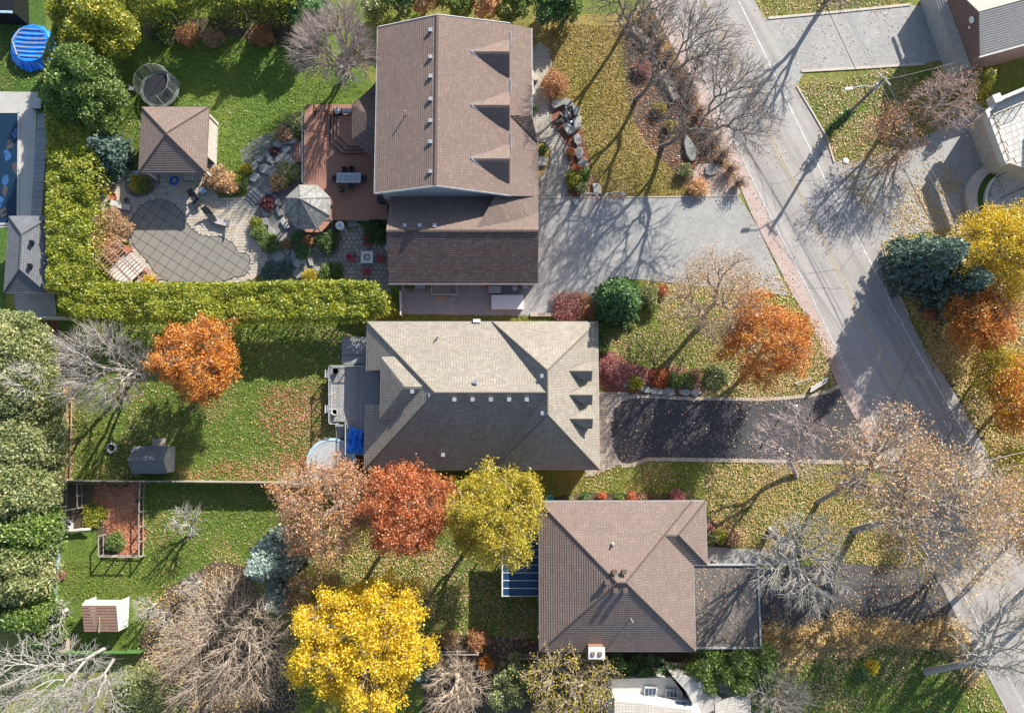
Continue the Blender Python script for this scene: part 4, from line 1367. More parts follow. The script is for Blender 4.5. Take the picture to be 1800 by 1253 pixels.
for i, ((a, b), rz, lab) in enumerate(lg):
    loc = (*P(a, b, .4), .05)
    if i == 0: lp.location = loc; lp.rotation_euler = (0, 0, rz); lp['label'] = lab; lp['group'] = 'loungers by the pool'
    elif i == 1: lq = lounger_proto('rubber'); lq.location = loc; lq.rotation_euler = (0, 0, rz); lq['label'] = lab; lq['group'] = 'loungers by the pool'
    else: dup(lq if i == 2 else lp, loc, rz, lab, 'loungers by the pool')
for (a, b), lab, mat, w in (((222, 352), 'small dark side table beside the left lounger', 'wicker', .45), ((377, 363), 'small dark side table between the loungers at the right of the pool', 'wicker', .4), ((357, 335), 'pale side table near the pavilion corner', 'lt_blue', .6)):
    x, y = P(a, b, .45)
    t = thing('side_table', lab, 'side table', (x, y, .05))
    MB().box((x, y, .5), (w, w, .04), .5).build('tabletop', MT[mat], t)
    for q in (-1, 1):
        for s in (-1, 1): MB().tube((x + q * w * .35, y + s * w * .35, .05), (x + q * w * .35, y + s * w * .35, .48), .02).build('leg', MT['dark_metal'], t)
# round planter
x, y = P(198, 345, .4)
t = thing('round_planter', 'round terracotta planter pot beside the left lounger', 'planter', (x, y, .05))
MB().lathe((x, y, .05), [(.25, 0), (.36, .4), (.40, .45), (.33, .45), (.30, .32)], 18).build('pot', MT['terracotta'], t)
# coiled hoses
def hose(label, px, py, r, mat, turns=3):
    x, y = P(px, py, .1)
    mb = MB(); pts = []
    for k in range(turns * 18):
        a = k / 18 * 2 * pi
        rr = r * (1 - .13 * (k / 18))
        pts.append((x + rr * cos(a), y + rr * sin(a), .09 + .02 * sin(a * 3 + k)))
    mb.path(pts, .045, 5)
    o = mb.build('coiled_hose', MT[mat], None, True)
    tag(o, label, 'hose', 'coiled blue hoses on the terrace')
hose('dark blue coiled pool hose on the pavers below the pavilion', 306, 318, .46, 'blue_hose')
hose('bright blue coiled hose near the hedge left of the round planter', 181, 338, .42, 'blue_bright')
for i, ((a, b), lab, s) in enumerate((((242, 305), 'pale blue board lying at the corner under the pavilion eave', (.55, .42)), ((227, 317), 'small pale board beside the dark edging bed', (.35, .2)))):
    x, y = P(a, b, .2)
    tag(MB().box((x, y, .3), (s[0], s[1], .06), .3).build('foam_board', MT['lt_blue'], None, True), lab, 'board')
# pool ladder frame
x, y = P(330, 308, .6)
t = thing('pool_ladder', 'white tubular pool ladder lying half under the pavilion eave', 'ladder', (x, y, .05))
for k in (-.35, .35): MB().tube((x + k, y + .3, .3), (x + k, y - .4, .3), .03).build('rail', MT['white'], t)
for k in range(3): MB().tube((x - .35, y + .2 - k * .25, .3), (x + .35, y + .2 - k * .25, .3), .025).build('rung', MT['white'], t)

# pergola over playhouse boards
pg = thing('pergola', 'brown slatted pergola standing over grey panels beside the hedge corner', 'pergola', (*P(215, 458), 0))
z = 2.2
c4 = [P(167, 455, z), P(204, 426, z), P(262, 482, z), P(228, 515, z)]
A_, B_, C_, D_ = [np.array(q) for q in c4]
for k in range(4):
    s = (k + .0) / 3
    p0 = A_ + (B_ - A_) * s; p1 = D_ + (C_ - D_) * s
    m = (p0 + p1) / 2; d = p1 - p0
    MB().box((m[0], m[1], z), (np.linalg.norm(d) + .3, .09, .14), atan2(d[1], d[0])).build('beam', MT['pergola'], pg)
for k in range(15):
    s = k / 14
    p0 = A_ + (D_ - A_) * s; p1 = B_ + (C_ - B_) * s
    m = (p0 + p1) / 2; d = p1 - p0
    MB().box((m[0], m[1], z + .11), (np.linalg.norm(d) + .7, .045, .08), atan2(d[1], d[0])).build('slat', MT['pergola'], pg)
for q in (A_, B_, C_, D_): MB().box((q[0], q[1], z / 2), (.12, .12, z)).build('post', MT['pergola'], pg)
dk = thing('wooden_bench_platform', 'grey board platform under the brown pergola', 'platform', (*P(220, 470), 0))
d = (D_ - A_) / np.linalg.norm(D_ - A_); n_ = np.array([-d[1], d[0]]) 
cc = np.array(P(222, 472, .5))
for i in range(3):
    for j in range(7):
        q = cc + d * (j - 3) * .36 + n_ * (i - 1) * 1.0
        MB().box((q[0], q[1], .42), (.30, .9, .05), atan2(d[1], d[0])).build('board', MT['offwhite'], dk)
MB().box((cc[0], cc[1], .2), (2.2, 2.4, .36), atan2(d[1], d[0])).build('base', MT['wood_old'], dk)
x, y = P(255, 477, .5)
t = thing('red_armchair', 'small rust red wooden chair at the right end of the pergola', 'chair', (x, y, .05))
MB().box((x, y, .42), (.5, .5, .06), .5).build('seat', MT['terracotta'], t)
MB().box((x + .2, y + .1, .7), (.06, .5, .5), .5).build('backrest', MT['terracotta'], t)
for q in (-1, 1):
    for s in (-1, 1): MB().box((x + q * .2, y + s * .2, .22), (.05, .05, .36)).build('leg', MT['terracotta'], t)
x, y = P(222, 439, .6)
t = thing('dark_red_seat', 'dark red seat box sticking out from the pergola roof edge', 'seat', (x, y, .05))
MB().box((x, y, .35), (.7, .5, .5), -.7).build('seat_base', MT['chair_red'], t)
MB().box((x, y, .63), (.74, .54, .05), -.7).build('lid', MT['terracotta'], t)

# boulders of the rockery (left of the deck)
rk = [(489, 253, 18, 14, .5, .6), (505, 249, 34, 12, .6, .1), (473, 276, 12, 22, .5, .3), (502, 262, 22, 12, .3, 0), (497, 279, 26, 20, .3, .4), (509, 285, 18, 22, .3, .2), (447, 292, 14, 18, .35, .2),
      (446, 311, 18, 16, .35, .9), (455, 280, 16, 12, .3, 0), (466, 298, 20, 22, .3, .5), (480, 305, 22, 14, .3, .7), (486, 352, 12, 24, .45, .45), (473, 336, 18, 14, .4, 0), (460, 348, 12, 22, .4, -.5),
      (491, 372, 10, 18, .4, .4), (466, 372, 14, 18, .3, .1), (465, 390, 14, 16, .3, .2), (478, 408, 12, 26, .35, .7), (462, 402, 10, 12, .3, 0), (500, 392, 10, 22, .4, .6),
      (489, 451, 20, 22, .25, .2), (505, 443, 10, 12, .25, 0), (516, 448, 9, 22, .3, .2), (521, 462, 14, 20, .3, .2), (524, 482, 16, 20, .3, .5), (546, 460, 10, 16, .3, 0), (557, 478, 14, 22, .3, .1),
      (557, 436, 16, 16, .4, .2), (532, 458, 12, 16, .3, .3), (560, 420, 16, 14, .4, .2)]
OR = ['first', 'second', 'third', 'fourth', 'fifth', 'sixth', 'seventh', 'eighth', 'ninth', 'tenth', 'eleventh', 'twelfth']
segn = [(0, 11, 'in the rockery by the deck steps, from top'), (11, 20, 'in the channel left of the octagonal gazebo, from top'), (20, 30, 'between pool terrace and flagstone patio, from the pool')]
def rocklab(i, segs, adj='grey'):
    for a, b, s in segs:
        if a <= i < b: return f'{OR[i - a]} {adj} boulder {s}'
for i, (a, b, w, hh, ht, ro) in enumerate(rk): rock(rocklab(i, segn), a, b, w, hh, ht, ro, group='boulders of the rockery')
for i, (a, b) in enumerate([(471, 441), (477, 446), (470, 450), (475, 455), (480, 456), (470, 458)]):
    rock('small round stepping stone at the edge of the pool terrace', a, b, 7, 6, .1, .3 * i, group='small stepping stones by the pool terrace', name='stepping_stone')
# stone steps up to the lawn
for k in range(4):
    x0_, y0_ = P(440 + k * 5, 338 - k * 4 + 14, .2)
    st = MB().box((x0_, y0_, .08 + .06 * k), (1.3, .34, .16 + .12 * k), -.75)
    tag(st.build('stone_step', MT['rock'], None, True), f'{OR[k]} long stone step rising from the pool terrace to the rockery', 'step', 'stone steps by the rockery')
# white round objects and slab near the deck
x, y = P(597, 396, .9)
t = thing('white_urn', 'round pale blue white drum standing below the deck edge', 'drum', (x, y, 0))
MB().lathe((x, y, 0), [(.36, 0), (.40, .75), (.43, .8), (.43, .86), (.25, .9), (.2, .86), (.05, .9)], 22).build('drum_body', MT['white'], t)
MB().lathe((x, y, .9), [(.18, 0), (.15, .06), (.03, .07)], 16).build('lid_knob', MT['lt_blue'], t)
rock('flat pale stone slab below the deck edge beside the white drum', 619, 394, 30, 9, .35, 0, name='stone_slab')
x, y = P(681, 434, .8)
t = thing('white_bucket', 'white round bucket half hidden by the garage roof edge', 'bucket', (x, y, 0))
MB().lathe((x, y, 0), [(.2, 0), (.26, .5), (.27, .55), (.22, .55), (.2, .3)], 18).build('bucket_body', MT['white'], t)

# fire table and four muskoka chairs
x, y = P(645, 452, .6)
t = thing('fire_table', 'square grey fire table in the middle of the flagstone patio', 'fire table', (x, y, .05))
MB().box((x, y, .3), (.95, .95, .5)).build('table_base', MT['stucco'], t)
for k in range(4):
    a = k * pi / 2
    MB().box((x + cos(a) * .46, y + sin(a) * .46, .58), (.28, 1.2 if k % 2 == 0 else .64, .06), 0 if k % 2 == 0 else 0).build('top_slab', MT['offwhite'], t) if k % 2 == 0 else MB().box((x, y + sin(a) * .46, .58), (.63, .28, .06)).build('top_slab', MT['offwhite'], t)
MB().lathe((x, y, .5), [(.28, 0), (.30, .06), (.26, .08), (.2, .02)], 20).build('burner_bowl', MT['dark_metal'], t)
MB().box((x, y, .5), (.62, .62, .03)).build('burner_tray', MT['rock'], t)
def adir_proto():
    t = thing('garden_chair', 'x', 'chair', (0, 0, 0))
    for k in range(5):
        MB().box((0, -.02 + .1 * (k - 2) + .12, .34 - .0 + .02 * (k - 2)), (.5, .085, .025)).build('seat_slat', MT['chair_red'], t)
    for k in range(5):
        xx = -.2 + k * .1; top = .92 + .07 * (1 - abs(k - 2) / 2)
        mb = MB()
        mb.add([(xx - .042, -.18, .3), (xx + .042, -.18, .3), (xx + .048, -.42, top), (xx - .048, -.42, top), (xx - .042, -.21, .3), (xx + .042, -.21, .3), (xx + .048, -.45, top), (xx - .048, -.45, top)],
               [(0, 1, 2, 3), (7, 6, 5, 4), (0, 3, 7, 4), (1, 5, 6, 2), (3, 2, 6, 7), (0, 4, 5, 1)]).build('back_slat', MT['chair_red'], t)
    for s in (-1, 1):
        MB().box((s * .33, .02, .56), (.13, .68, .03)).build('armrest', MT['chair_red'], t)
        MB().box((s * .30, .3, .28), (.04, .09, .55)).build('leg', MT['chair_red'], t)
        MB().box((s * .28, -.3, .28), (.04, .09, .55)).build('leg', MT['chair_red'], t)
    return t
ac = adir_proto()
al = [((645, 426), pi, 'dark red garden chair on the far side of the fire table'), ((619, 453), -pi / 2, 'dark red garden chair left of the fire table'), ((669, 453), pi / 2, 'dark red garden chair right of the fire table'), ((645, 477), 0, 'dark red garden chair on the near side of the fire table')]
for i, ((a, b), rz, lab) in enumerate(al):
    loc = (*P(a, b, .4), .06)
    if i == 0: ac.location = loc; ac.rotation_euler = (0, 0, rz); ac['label'] = lab; ac['group'] = 'chairs around the fire table'
    else: dup(ac, loc, rz, lab, 'chairs around the fire table')

# service yard below the garage eave
def simplebox(name, label, cat, px, py, z, d, mat, rz=0, lid=None, legs=False, group=None):
    x, y = P(px, py, z + d[2])
    t = thing(name, label, cat, (x, y, z), group)
    MB().box((x, y, z + d[2] / 2), d, rz).build('body', MT[mat], t)
    if lid: MB().box((x, y, z + d[2] + .03), (d[0] + .08, d[1] + .08, .06), rz).build('lid', MT[lid], t)
    return t
t = simplebox('storage_bin', 'pale grey rectangular bin standing by the garage eave', 'bin', 869, 509, .03, (1.2, .62, .7), 'dark_metal', 0, 'trim_grey')
t = simplebox('white_trailer_lid', 'long flat white cover on the driveway strip beside the garage', 'trailer cover', 892, 531, .03, (3.05, 1.32, .45), 'white', 0, 'white')
t = simplebox('storage_bin', 'grey storage bin among the clutter left of the wooden trellis frame', 'bin', 739, 503, .03, (.95, .5, .6), 'dark_metal', 0, 'trim_grey')
x, y = P(856, 503, .5)
tag(MB().lathe((x, y, .03), [(.16, 0), (.2, .35), (.16, .5), (.03, .55)], 14).build('red_gas_can', MT['red'], None, True), 'small round red can next to the pale grey bin', 'gas can')
for (a, b), lab in (((905, 506), 'round grey rubbish bin between the long bin and the garage corner'), ((923, 503), 'round grey rubbish bin tucked at the garage corner')):
    x, y = P(a, b, .8)
    t = thing('round_bin', lab, 'bin', (x, y, .03), 'round bins by the garage')
    MB().lathe((x, y, .03), [(.22, 0), (.27, .7), (.25, .72)], 18).build('bin_body', MT['dark_metal'], t)
    MB().lathe((x, y, .75), [(.29, 0), (.29, .05), (.1, .09)], 18).build('lid', MT['trim_grey'], t)
x, y = P(781, 508, .9)
t = thing('wooden_trailer', 'old wooden slatted trailer bed beneath the garage eave', 'trailer', (x, y, .03))
for k in range(7): MB().box((x - 1.05 + k * .35, y, .62), (.31, .9, .04)).build('board', MT['wood_old'], t)
MB().box((x - 1.27, y, .68), (.06, 1.0, .2)).build('side_board', MT['offwhite'], t)
MB().box((x + 1.27, y, .68), (.06, 1.0, .2)).build('side_board', MT['offwhite'], t)
MB().box((x, y - .5, .68), (2.5, .06, .2)).build('end_board', MT['offwhite'], t)
for s in (-1, 1): MB().tube((x + s * .9, y - .1, .28), (x + s * .9, y + .1, .28), .27, .27, 14).build('wheel', MT['rubber'], t)
rng = np.random.default_rng(8)
for i, (a, b, lab) in enumerate(((713, 503, 'round pale basin at the left end of the service yard'), (757, 503, 'round tan stump stool left of the wooden trailer'), )):
    x, y = P(a, b, .4)
    t = thing('basin', lab, 'basin', (x, y, .03))
    MB().lathe((x, y, .03), [(.25, 0), (.3, .35), (.32, .38), (.27, .38), (.22, .2)], 16).build('basin_body', MT['offwhite' if i == 0 else 'wood_tan'], t)
t = thing('firewood_pile', 'small heap of split firewood below the wooden trailer', 'firewood', (*P(778, 523), 0))
for k in range(14):
    x, y = P(764 + rng.uniform(0, 30), 520 + rng.uniform(0, 5), .1)
    a = rng.uniform(-.5, .9)
    MB().tube((x - .18 * cos(a), y - .18 * sin(a), .08 + .05 * (k % 3)), (x + .18 * cos(a), y + .18 * sin(a), .08 + .05 * (k % 3)), .06, .055, 6).build('log', MT['wood_tan'], t)
# timber edging by the driveway strip
wl_ = thing('retaining_edge', 'low pale stone block edging between the driveway strip and the beige roof', 'edging', (*P(965, 553), 0))
for k in range(9):
    x, y = P(936 + k * 8, 553, .2)
    MB().box((x, y, .12), (.42, .34, .24)).build('block', MT['paver_wall'], wl_)

# hockey nets
def hockey(label, a, b, w, rz, seed):
    x, y = P(a, b, .6)
    t = thing('hockey_net', label, 'hockey net', (x, y, .026), 'hockey nets on the driveway')
    c, s = cos(rz), sin(rz)
    def L(u, v, z): return (x + u * c - v * s, y + u * s + v * c, .026 + z)
    hw = w / 2
    mb = MB()
    mb.tube(L(-hw, 0, 0), L(-hw, 0, 1.2), .03).tube(L(hw, 0, 0), L(hw, 0, 1.2), .03).tube(L(-hw, 0, 1.2), L(hw, 0, 1.2), .03)
    mb.build('goal_posts', MT['red'], t)
    pts = [L(-hw, 0, .03), L(-hw * .95, .55, .03), L(-hw * .6, .85, .03), L(hw * .6, .85, .03), L(hw * .95, .55, .03), L(hw, 0, .03)]
    top = [L(-hw, 0, 1.2), L(-hw * .9, .3, 1.2), L(-hw * .5, .5, 1.2), L(hw * .5, .5, 1.2), L(hw * .9, .3, 1.2), L(hw, 0, 1.2)]
    MB().path(pts, .03).path(top, .025).tube(L(0, .5, 1.2), L(0, .85, .03), .02).build('back_frame', MT['white'], t)
    nb = MB()
    def lerp(p, q, f): return tuple(p[i] + (q[i] - p[i]) * f for i in range(3))
    fine = []
    for k in range(5):
        for j in range(8): fine.append((lerp(pts[k], pts[k + 1], j / 8), lerp(top[k], top[k + 1], j / 8)))
    for (p, q) in fine: nb.tube(p, q, .008, .008, 3, False)
    for lv in range(1, 10):
        for (p, q), (p2, q2) in zip(fine[:-1], fine[1:]): nb.tube(lerp(p, q, lv / 10), lerp(p2, q2, lv / 10), .008, .008, 3, False)
    for j in range(1, 16):
        f = j / 16
        nb.tube(lerp(L(-hw, 0, 1.2), L(hw, 0, 1.2), f), lerp(L(-hw * .9, .5, 1.2), L(hw * .9, .5, 1.2), f), .008, .008, 3, False)
    tag(nb.build('netting', MT['net_white'], t), kind='stuff')
hockey('white framed hockey net, the left one at the lawn edge of the driveway', 1036, 352, 1.83, -.03, 1)
hockey('red posted hockey net, the right and larger one at the driveway edge', 1080, 350, 2.1, .12, 2)
simplebox('cardboard_box', 'small pale box beside the left hockey net', 'box', 1013, 355, .03, (.5, .55, .35), 'trim_grey', .1)

# front path side: railing bed wall
rw = thing('low_garden_wall', 'thin pale stone wall with one cross piece along the brown house front', 'wall', (*P(936, 130), 0))
MB().box((P(936, 130)[0], P(936, 128)[1], .25), (.16, M(92), .5)).build('wall_run', MT['offwhite'], rw)
MB().box((P(938, 141)[0], P(938, 141)[1], .27), (.8, .5, .54)).build('cross_piece', MT['paver_wall'], rw)
# boulders lining the front walk
rk2 = [(979, 182, 22, 16, .5, .4), (996, 180, 26, 14, .5, -.3), (1013, 196, 14, 22, .6, .3), (1014, 217, 18, 26, .6, -.3), (1000, 226, 20, 22, .5, .4), (1015, 246, 14, 26, .45, .2), (1018, 268, 14, 24, .4, .1), (1025, 289, 20, 20, .45, .5), (1050, 334, 16, 24, .4, .3)]
for i, q in enumerate(rk2): rock(f'{OR[i]} grey armour stone beside the curving front walk, counting from the top', *q, group='armour stones along the curved front walk')
rock('lone pale boulder in the small round bed beside the front walk', 954, 283, 22, 18, .4, .6)
fx = thing('rock_fountain', 'dark splintered rock cluster ringed by armour stones beside the front walk', 'rock cluster', (*P(990, 203), 0))
rng = np.random.default_rng(5)
for k in range(16):
    x, y = P(990 + rng.uniform(-14, 14), 205 + rng.uniform(-14, 14))
    MB().tube((x, y, 0), (x + rng.uniform(-.2, .2), y + rng.uniform(-.2, .2), rng.uniform(.3, .8)), .2, .08, 5).build('rock_shard', MT['rock' if k % 3 else 'galv'], fx)
rock('large pale boulder under the bare trees near the road', 1213, 262, 20, 44, .5, .15)
rock('pale flat boulder at the road end of the bare tree bed', 1250, 300, 22, 18, .3, .5)
for k, ((a, b), (c, d)) in enumerate((((1112, 48), (1140, 75)), ((1165, 125), (1190, 175)))):
    p = np.array(P(a, b, .4)); q = np.array(P(c, d, .4)); m = (p + q) / 2; v = q - p
    tag(MB().box((m[0], m[1], .25), (np.linalg.norm(v), .7, .5), atan2(v[1], v[0])).build('stone_block', MT['paver_wall'], None, True), ('upper' if k == 0 else 'lower') + ' long pale stone block in the bed under the bare trees', 'stone block', 'long stone blocks beside the road')
# boulders along middle house bed
for i, (a, b, w, hh) in enumerate([(1101, 671, 20, 16), (1135, 686, 22, 12), (1155, 687, 22, 12), (1176, 688, 22, 14), (1204, 690, 22, 12), (1223, 690, 20, 12)]):
    rock(f'{OR[i]} flat grey stone along the top edge of the black driveway, counting from the house', a, b, w, hh, .4, 0, group='flat stones edging the black driveway bed')

# ================================================================== BEIGE HOUSE (middle)
h2 = thing('beige_shingle_house', 'wide beige shingle hipped house with three small dormers above the black driveway', 'house', (*P(850, 696), 0))
BG = MT['sh_beige']
z2 = 3.2; pm = .63; pf = .88
X0 = P(643, 700, z2)[0]; X1 = P(1052, 700, z2)[0]; Y1 = P(850, 566, z2)[1]; Y0 = P(850, 825, z2)[1]
ym = (Y0 + Y1) / 2; hd = (Y1 - Y0) / 2; rz = z2 + hd * pm
XA = X0 + hd
XF0 = P(865, 700, z2)[0]; XM = (XF0 + X1) / 2
px2 = lambda a, zz=4.0: P(a, 700, zz)[0]
py2 = lambda b, zz=4.0: P(850, b, zz)[1]
slope(h2, [(X0, Y1, z2), (XA, ym, rz), (XM + .1, ym, rz), (XM + .1, Y1, z2)], BG)
slope(h2, [(X0, Y0, z2), (XM + .1, Y0, z2), (XM + .1, ym, rz), (XA, ym, rz)], BG)
wz = lambda x: z2 + (x - X0) * pm
xn = px2(669, 3.9); ya = py2(651, 3.6); yb = py2(711, 3.6)
slope(h2, [(X0, Y1, z2), (X0, ya, z2), (xn, ya, wz(xn)), (xn, ym + (ya - ym) * .99, wz(xn)), (XA, ym, rz)], BG)
slope(h2, [(xn, ya, wz(xn)), (xn, yb, wz(xn)), (XA, ym, rz)], BG)
slope(h2, [(X0, yb, z2), (X0, Y0, z2), (XA, ym, rz), (xn, yb, wz(xn))], BG)
pxf = (rz - z2 + .02) / ((X1 - XF0) / 2)
hip(h2, XF0, X1 + .02, Y0 - .02, Y1 + .02, z2 + .01, pf, BG, px=pxf)
mb = MB()
def capline(mb, a, b, r=.085):
    a = np.array(a, float); b = np.array(b, float); L = np.linalg.norm(b - a); k = max(1, int(L / .3))
    for i in range(k):
        s0 = a + (b - a) * i / k; s1 = a + (b - a) * (i + 1) / k
        s0[2] += .05; s1[2] += .035
        mb.tube(s0, s1, r, r * .8, 5, False)
capline(mb, (X0, Y1, z2), (XA, ym, rz)); capline(mb, (X0, Y0, z2), (XA, ym, rz)); capline(mb, (XA, ym, rz), (XM, ym, rz))
mb.build('ridge_cap', BG, h2)
# raised rear hip
zb = 5.1
bx0 = px2(669, zb); by1 = py2(628, zb); by0 = py2(736, zb); bxe = px2(702, zb); bm_ = (by0 + by1) / 2
brz = 6.85; bxr = px2(711, 6.85); bxq = px2(757, 6.85)
slope(h2, [(bx0, by1, zb), (bxr, bm_, brz), (bxq, bm_, brz), (bxe, by1, zb)], BG)
slope(h2, [(bx0, by0, zb), (bxe, by0, zb), (bxq, bm_, brz), (bxr, bm_, brz)], BG)
slope(h2, [(bx0, by1, zb), (bx0, by0, zb), (bxr, bm_, brz)], BG)
wallbox(h2, [(bx0 + .35, by0 + .35), (bxe, by0 + .35), (bxe, by1 - .35), (bx0 + .35, by1 - .35)], 0, zb - .02, MT['stucco'])
gutter(h2, [(bxe, by1, zb), (bx0, by1, zb), (bx0, by0, zb), (bxe, by0, zb)], MT['trim_grey'], closed=False)
gutter(h2, [(X0, ya, z2), (X0, Y1, z2), (X1, Y1, z2), (X1, Y0, z2), (X0, Y0, z2), (X0, yb, z2)], MT['trim_grey'], closed=False)
wallbox(h2, [(X0 + 1.5, Y0 + .45), (X1 - .45, Y0 + .45), (X1 - .45, Y1 - .45), (X0 + 1.5, Y1 - .45)], 0, z2 - .05, MT['brick_wall'])
wallbox(h2, [(X0 + .45, Y0 + .45), (X0 + 1.5, Y0 + .45), (X0 + 1.5, yb), (X0 + .45, yb)], 0, z2 - .05, MT['brick_wall'])
wallbox(h2, [(X0 + .45, ya), (X0 + 1.5, ya), (X0 + 1.5, Y1 - .45), (X0 + .45, Y1 - .45)], 0, z2 - .05, MT['brick_wall'])
for yy in (652, 694, 736):
    zz = 5.8
    dormer(h2, px2(994, zz), px2(1042, zz), P(1010, yy, zz)[1], zz, .85, .7, BG, MT['sh_beige'], MT['stucco'], 1.5)
for a, b, zz in ((799, 702, 7.5), (831, 702, 7.5), (863, 702, 7.5), (895, 702, 7.5), (926, 702, 7.5), (725, 688, 6.6), (757, 694, 7.1), (953, 661, 7.2), (954, 726, 7.2), (836, 671, 7.1), (779, 799, 4.4)):
    vent(h2, a, b, zz, .34)
pipe(h2, 769, 592, 4.6, .35); pipe(h2, 732, 797, 4.2, .3)
x, y = P(838, 564, 3.3)
MB().box((x, y, 3.2), (.65, .3, .5)).build('wall_vent_box', MT['white'], h2)
# deck of the beige house
d2 = thing('grey_deck', 'weathered grey timber deck with pale railing behind the beige house', 'deck', (*P(620, 690), 0))
zdk = .95
def boards(parent, x0, x1, y0, y1, z, mat, w=.17, horiz=False, name='deck_board'):
    off = wloc(parent); me = None
    n = max(1, int(((y1 - y0) if horiz else (x1 - x0)) / w))
    for i in range(n):
        if horiz: c = ((x0 + x1) / 2, y0 + (i + .5) * (y1 - y0) / n); s = (x1 - x0, (y1 - y0) / n - .02, .04)
        else: c = (x0 + (i + .5) * (x1 - x0) / n, (y0 + y1) / 2); s = ((x1 - x0) / n - .02, y1 - y0, .04)
        if me is None:
            mb = MB().box((0, 0, 0), s); me = bpy.data.meshes.new('board'); me.from_pydata(mb.v, [], mb.f); me.materials.append(mat)
        mkobj(name, me, parent, (c[0] - off[0], c[1] - off[1], z - off[2]))
ex = lambda a, b, z: P(a, b, z)
boards(d2, ex(579, 700, zdk)[0], ex(672, 700, zdk)[0], ex(620, 741, zdk)[1], ex(620, 645, zdk)[1], zdk, MT['deck_grey'])
boards(d2, ex(607, 700, zdk)[0], ex(650, 700, zdk)[0], ex(620, 800, zdk)[1], ex(620, 741, zdk)[1] - .02, zdk, MT['deck_grey'])
MB().box(((ex(579, 700, zdk)[0] + ex(672, 700, zdk)[0]) / 2, (ex(620, 741, zdk)[1] + ex(620, 645, zdk)[1]) / 2, .45), (4.6, 4.9, .86)).build('deck_frame', MT['wood_old'], d2)
rail(d2, [(643, 643), (578, 643), (578, 745), (591, 745)], zdk, 1.0, MT['trim_grey'], 1.5, .14, .045)
rail(d2, [(607, 745), (607, 798)], zdk, 1.0, MT['trim_grey'], 1.5, .14, .045)
for k in range(5):
    z = zdk - .17 * (k + 1)
    x, y = ex(599, 747 + k * 5, z)
    MB().box((x, y, z), (.95, .27, .05)).build('stair_tread', MT['deck_grey'], d2)
for s in (-1, 1):
    x, y = ex(599, 745, .8); x2, y2_ = ex(599, 770, 0)
    MB().tube((x + s * .5, y, zdk), (x + s * .5, y2_, .1), .06, .06, 4).build('stringer', MT['wood_old'], d2)
boards(d2, ex(601, 600, .4)[0], ex(643, 600, .4)[0], ex(620, 641, .4)[1], ex(620, 592, .4)[1], .4, MT['deck_grey'], .2, True, 'lower_board')
for i, (a, b, lab) in enumerate(((590, 652, 'round black planter at the upper corner of the grey deck'), (588, 724, 'round pale rimmed planter at the lower corner of the grey deck'))):
    x, y = P(a, b, 1.4)
    t = thing('deck_planter', lab, 'planter', (x, y, zdk + .02), 'planters on the grey deck')
    MB().lathe((x, y, zdk + .02), [(.2, 0), (.28, .45), (.30, .5), (.25, .5), (.24, .38)], 20).build('pot', MT['black' if i == 0 else 'offwhite'], t)
    MB().lathe((x, y, zdk + .38), [(.23, 0), (.22, .02)], 16).build('potting_soil', MT['soil'], t)
for i, (b) in enumerate((657, 719)):
    x, y = P(574, b, 1.5)
    tag(MB().box((x, y, 1.6), (.22, .75, .18)).build('railing_flower_box', MT['offwhite'], None, True), ('upper' if i == 0 else 'lower') + ' pale flower box hanging outside the grey deck railing', 'flower box', 'flower boxes on the deck railing')
# crumpled blue tarpaulin
def crumple(name, label, cat, poly_px, z0, amp, mat, z=0, n=26, seed=1):
    rng = np.random.default_rng(seed)
    w = polypx(poly_px, z0); wa = np.array(w); mn = wa.min(0); mx = wa.max(0)
    bm = bmesh.new()
    g = {}
    ph = rng.uniform(0, 6, 6)
    for i in range(n + 1):
        for j in range(n + 1):
            u, v = i / n, j / n
            # bilinear of the 4 corners
            q = (1 - u) * (1 - v) * wa[0] + u * (1 - v) * wa[1] + u * v * wa[2] + (1 - u) * v * wa[3]
            h = amp * (.5 * abs(sin(9 * u + 2.5 * v + ph[0])) + .35 * abs(sin(15 * u - 5 * v + ph[1])) + .3 * sin(6 * v + ph[2]) + rng.uniform(0, .2))
            e = min(u, v, 1 - u, 1 - v)
            h *= min(1, e * 6)
            g[i, j] = bm.verts.new((q[0] + rng.normal() * .02 + (.06 * sin(13 * v) if e == 0 else 0), q[1] + rng.normal() * .02 + (.06 * sin(11 * u) if e == 0 else 0), z0 + h))
    for i in range(n):
        for j in range(n): bm.faces.new((g[i, j], g[i, j + 1], g[i + 1, j + 1], g[i + 1, j]))
    bmesh.ops.recalc_face_normals(bm, faces=bm.faces)
    me = bpy.data.meshes.new(name); bm.to_mesh(me); bm.free(); me.materials.append(MT[mat])
    return tag(mkobj(name, me), label, cat)
crumple('blue_tarpaulin', 'crumpled bright blue tarpaulin on the grey deck against the beige house', 'tarpaulin', [(614, 749), (641, 758), (645, 798), (608, 797)], zdk + .1, .45, 'blue_tarp')
# above ground pool
x, y = P(583, 813, .8); rr = M(42, .8)
t = thing('above_ground_pool', 'round above ground pool with grey blue rim under the peach coloured tree', 'swimming pool', (x, y, 0))
MB().lathe((x, y, 0), [(rr, 0), (rr, 1.0)], 36).build('pool_wall', MT['lt_blue'], t)
mb = MB(); n = 40
for k in range(n):
    a, b = 2 * pi * k / n, 2 * pi * (k + 1) / n
    mb.add([(x + (rr - .22) * cos(a), y + (rr - .22) * sin(a), 1.06), (x + (rr + .05) * cos(a), y + (rr + .05) * sin(a), 1.05), (x + (rr + .05) * cos(b), y + (rr + .05) * sin(b), 1.05), (x + (rr - .22) * cos(b), y + (rr - .22) * sin(b), 1.06)], [(0, 1, 2, 3)])
mb.build('pool_rim', MT['lt_blue'], t)
MB().lathe((x, y, 1.01), [(rr - .2, 0), (rr * .5, -.005)], 36).build('pool_cover', MT['trim_grey'], t)

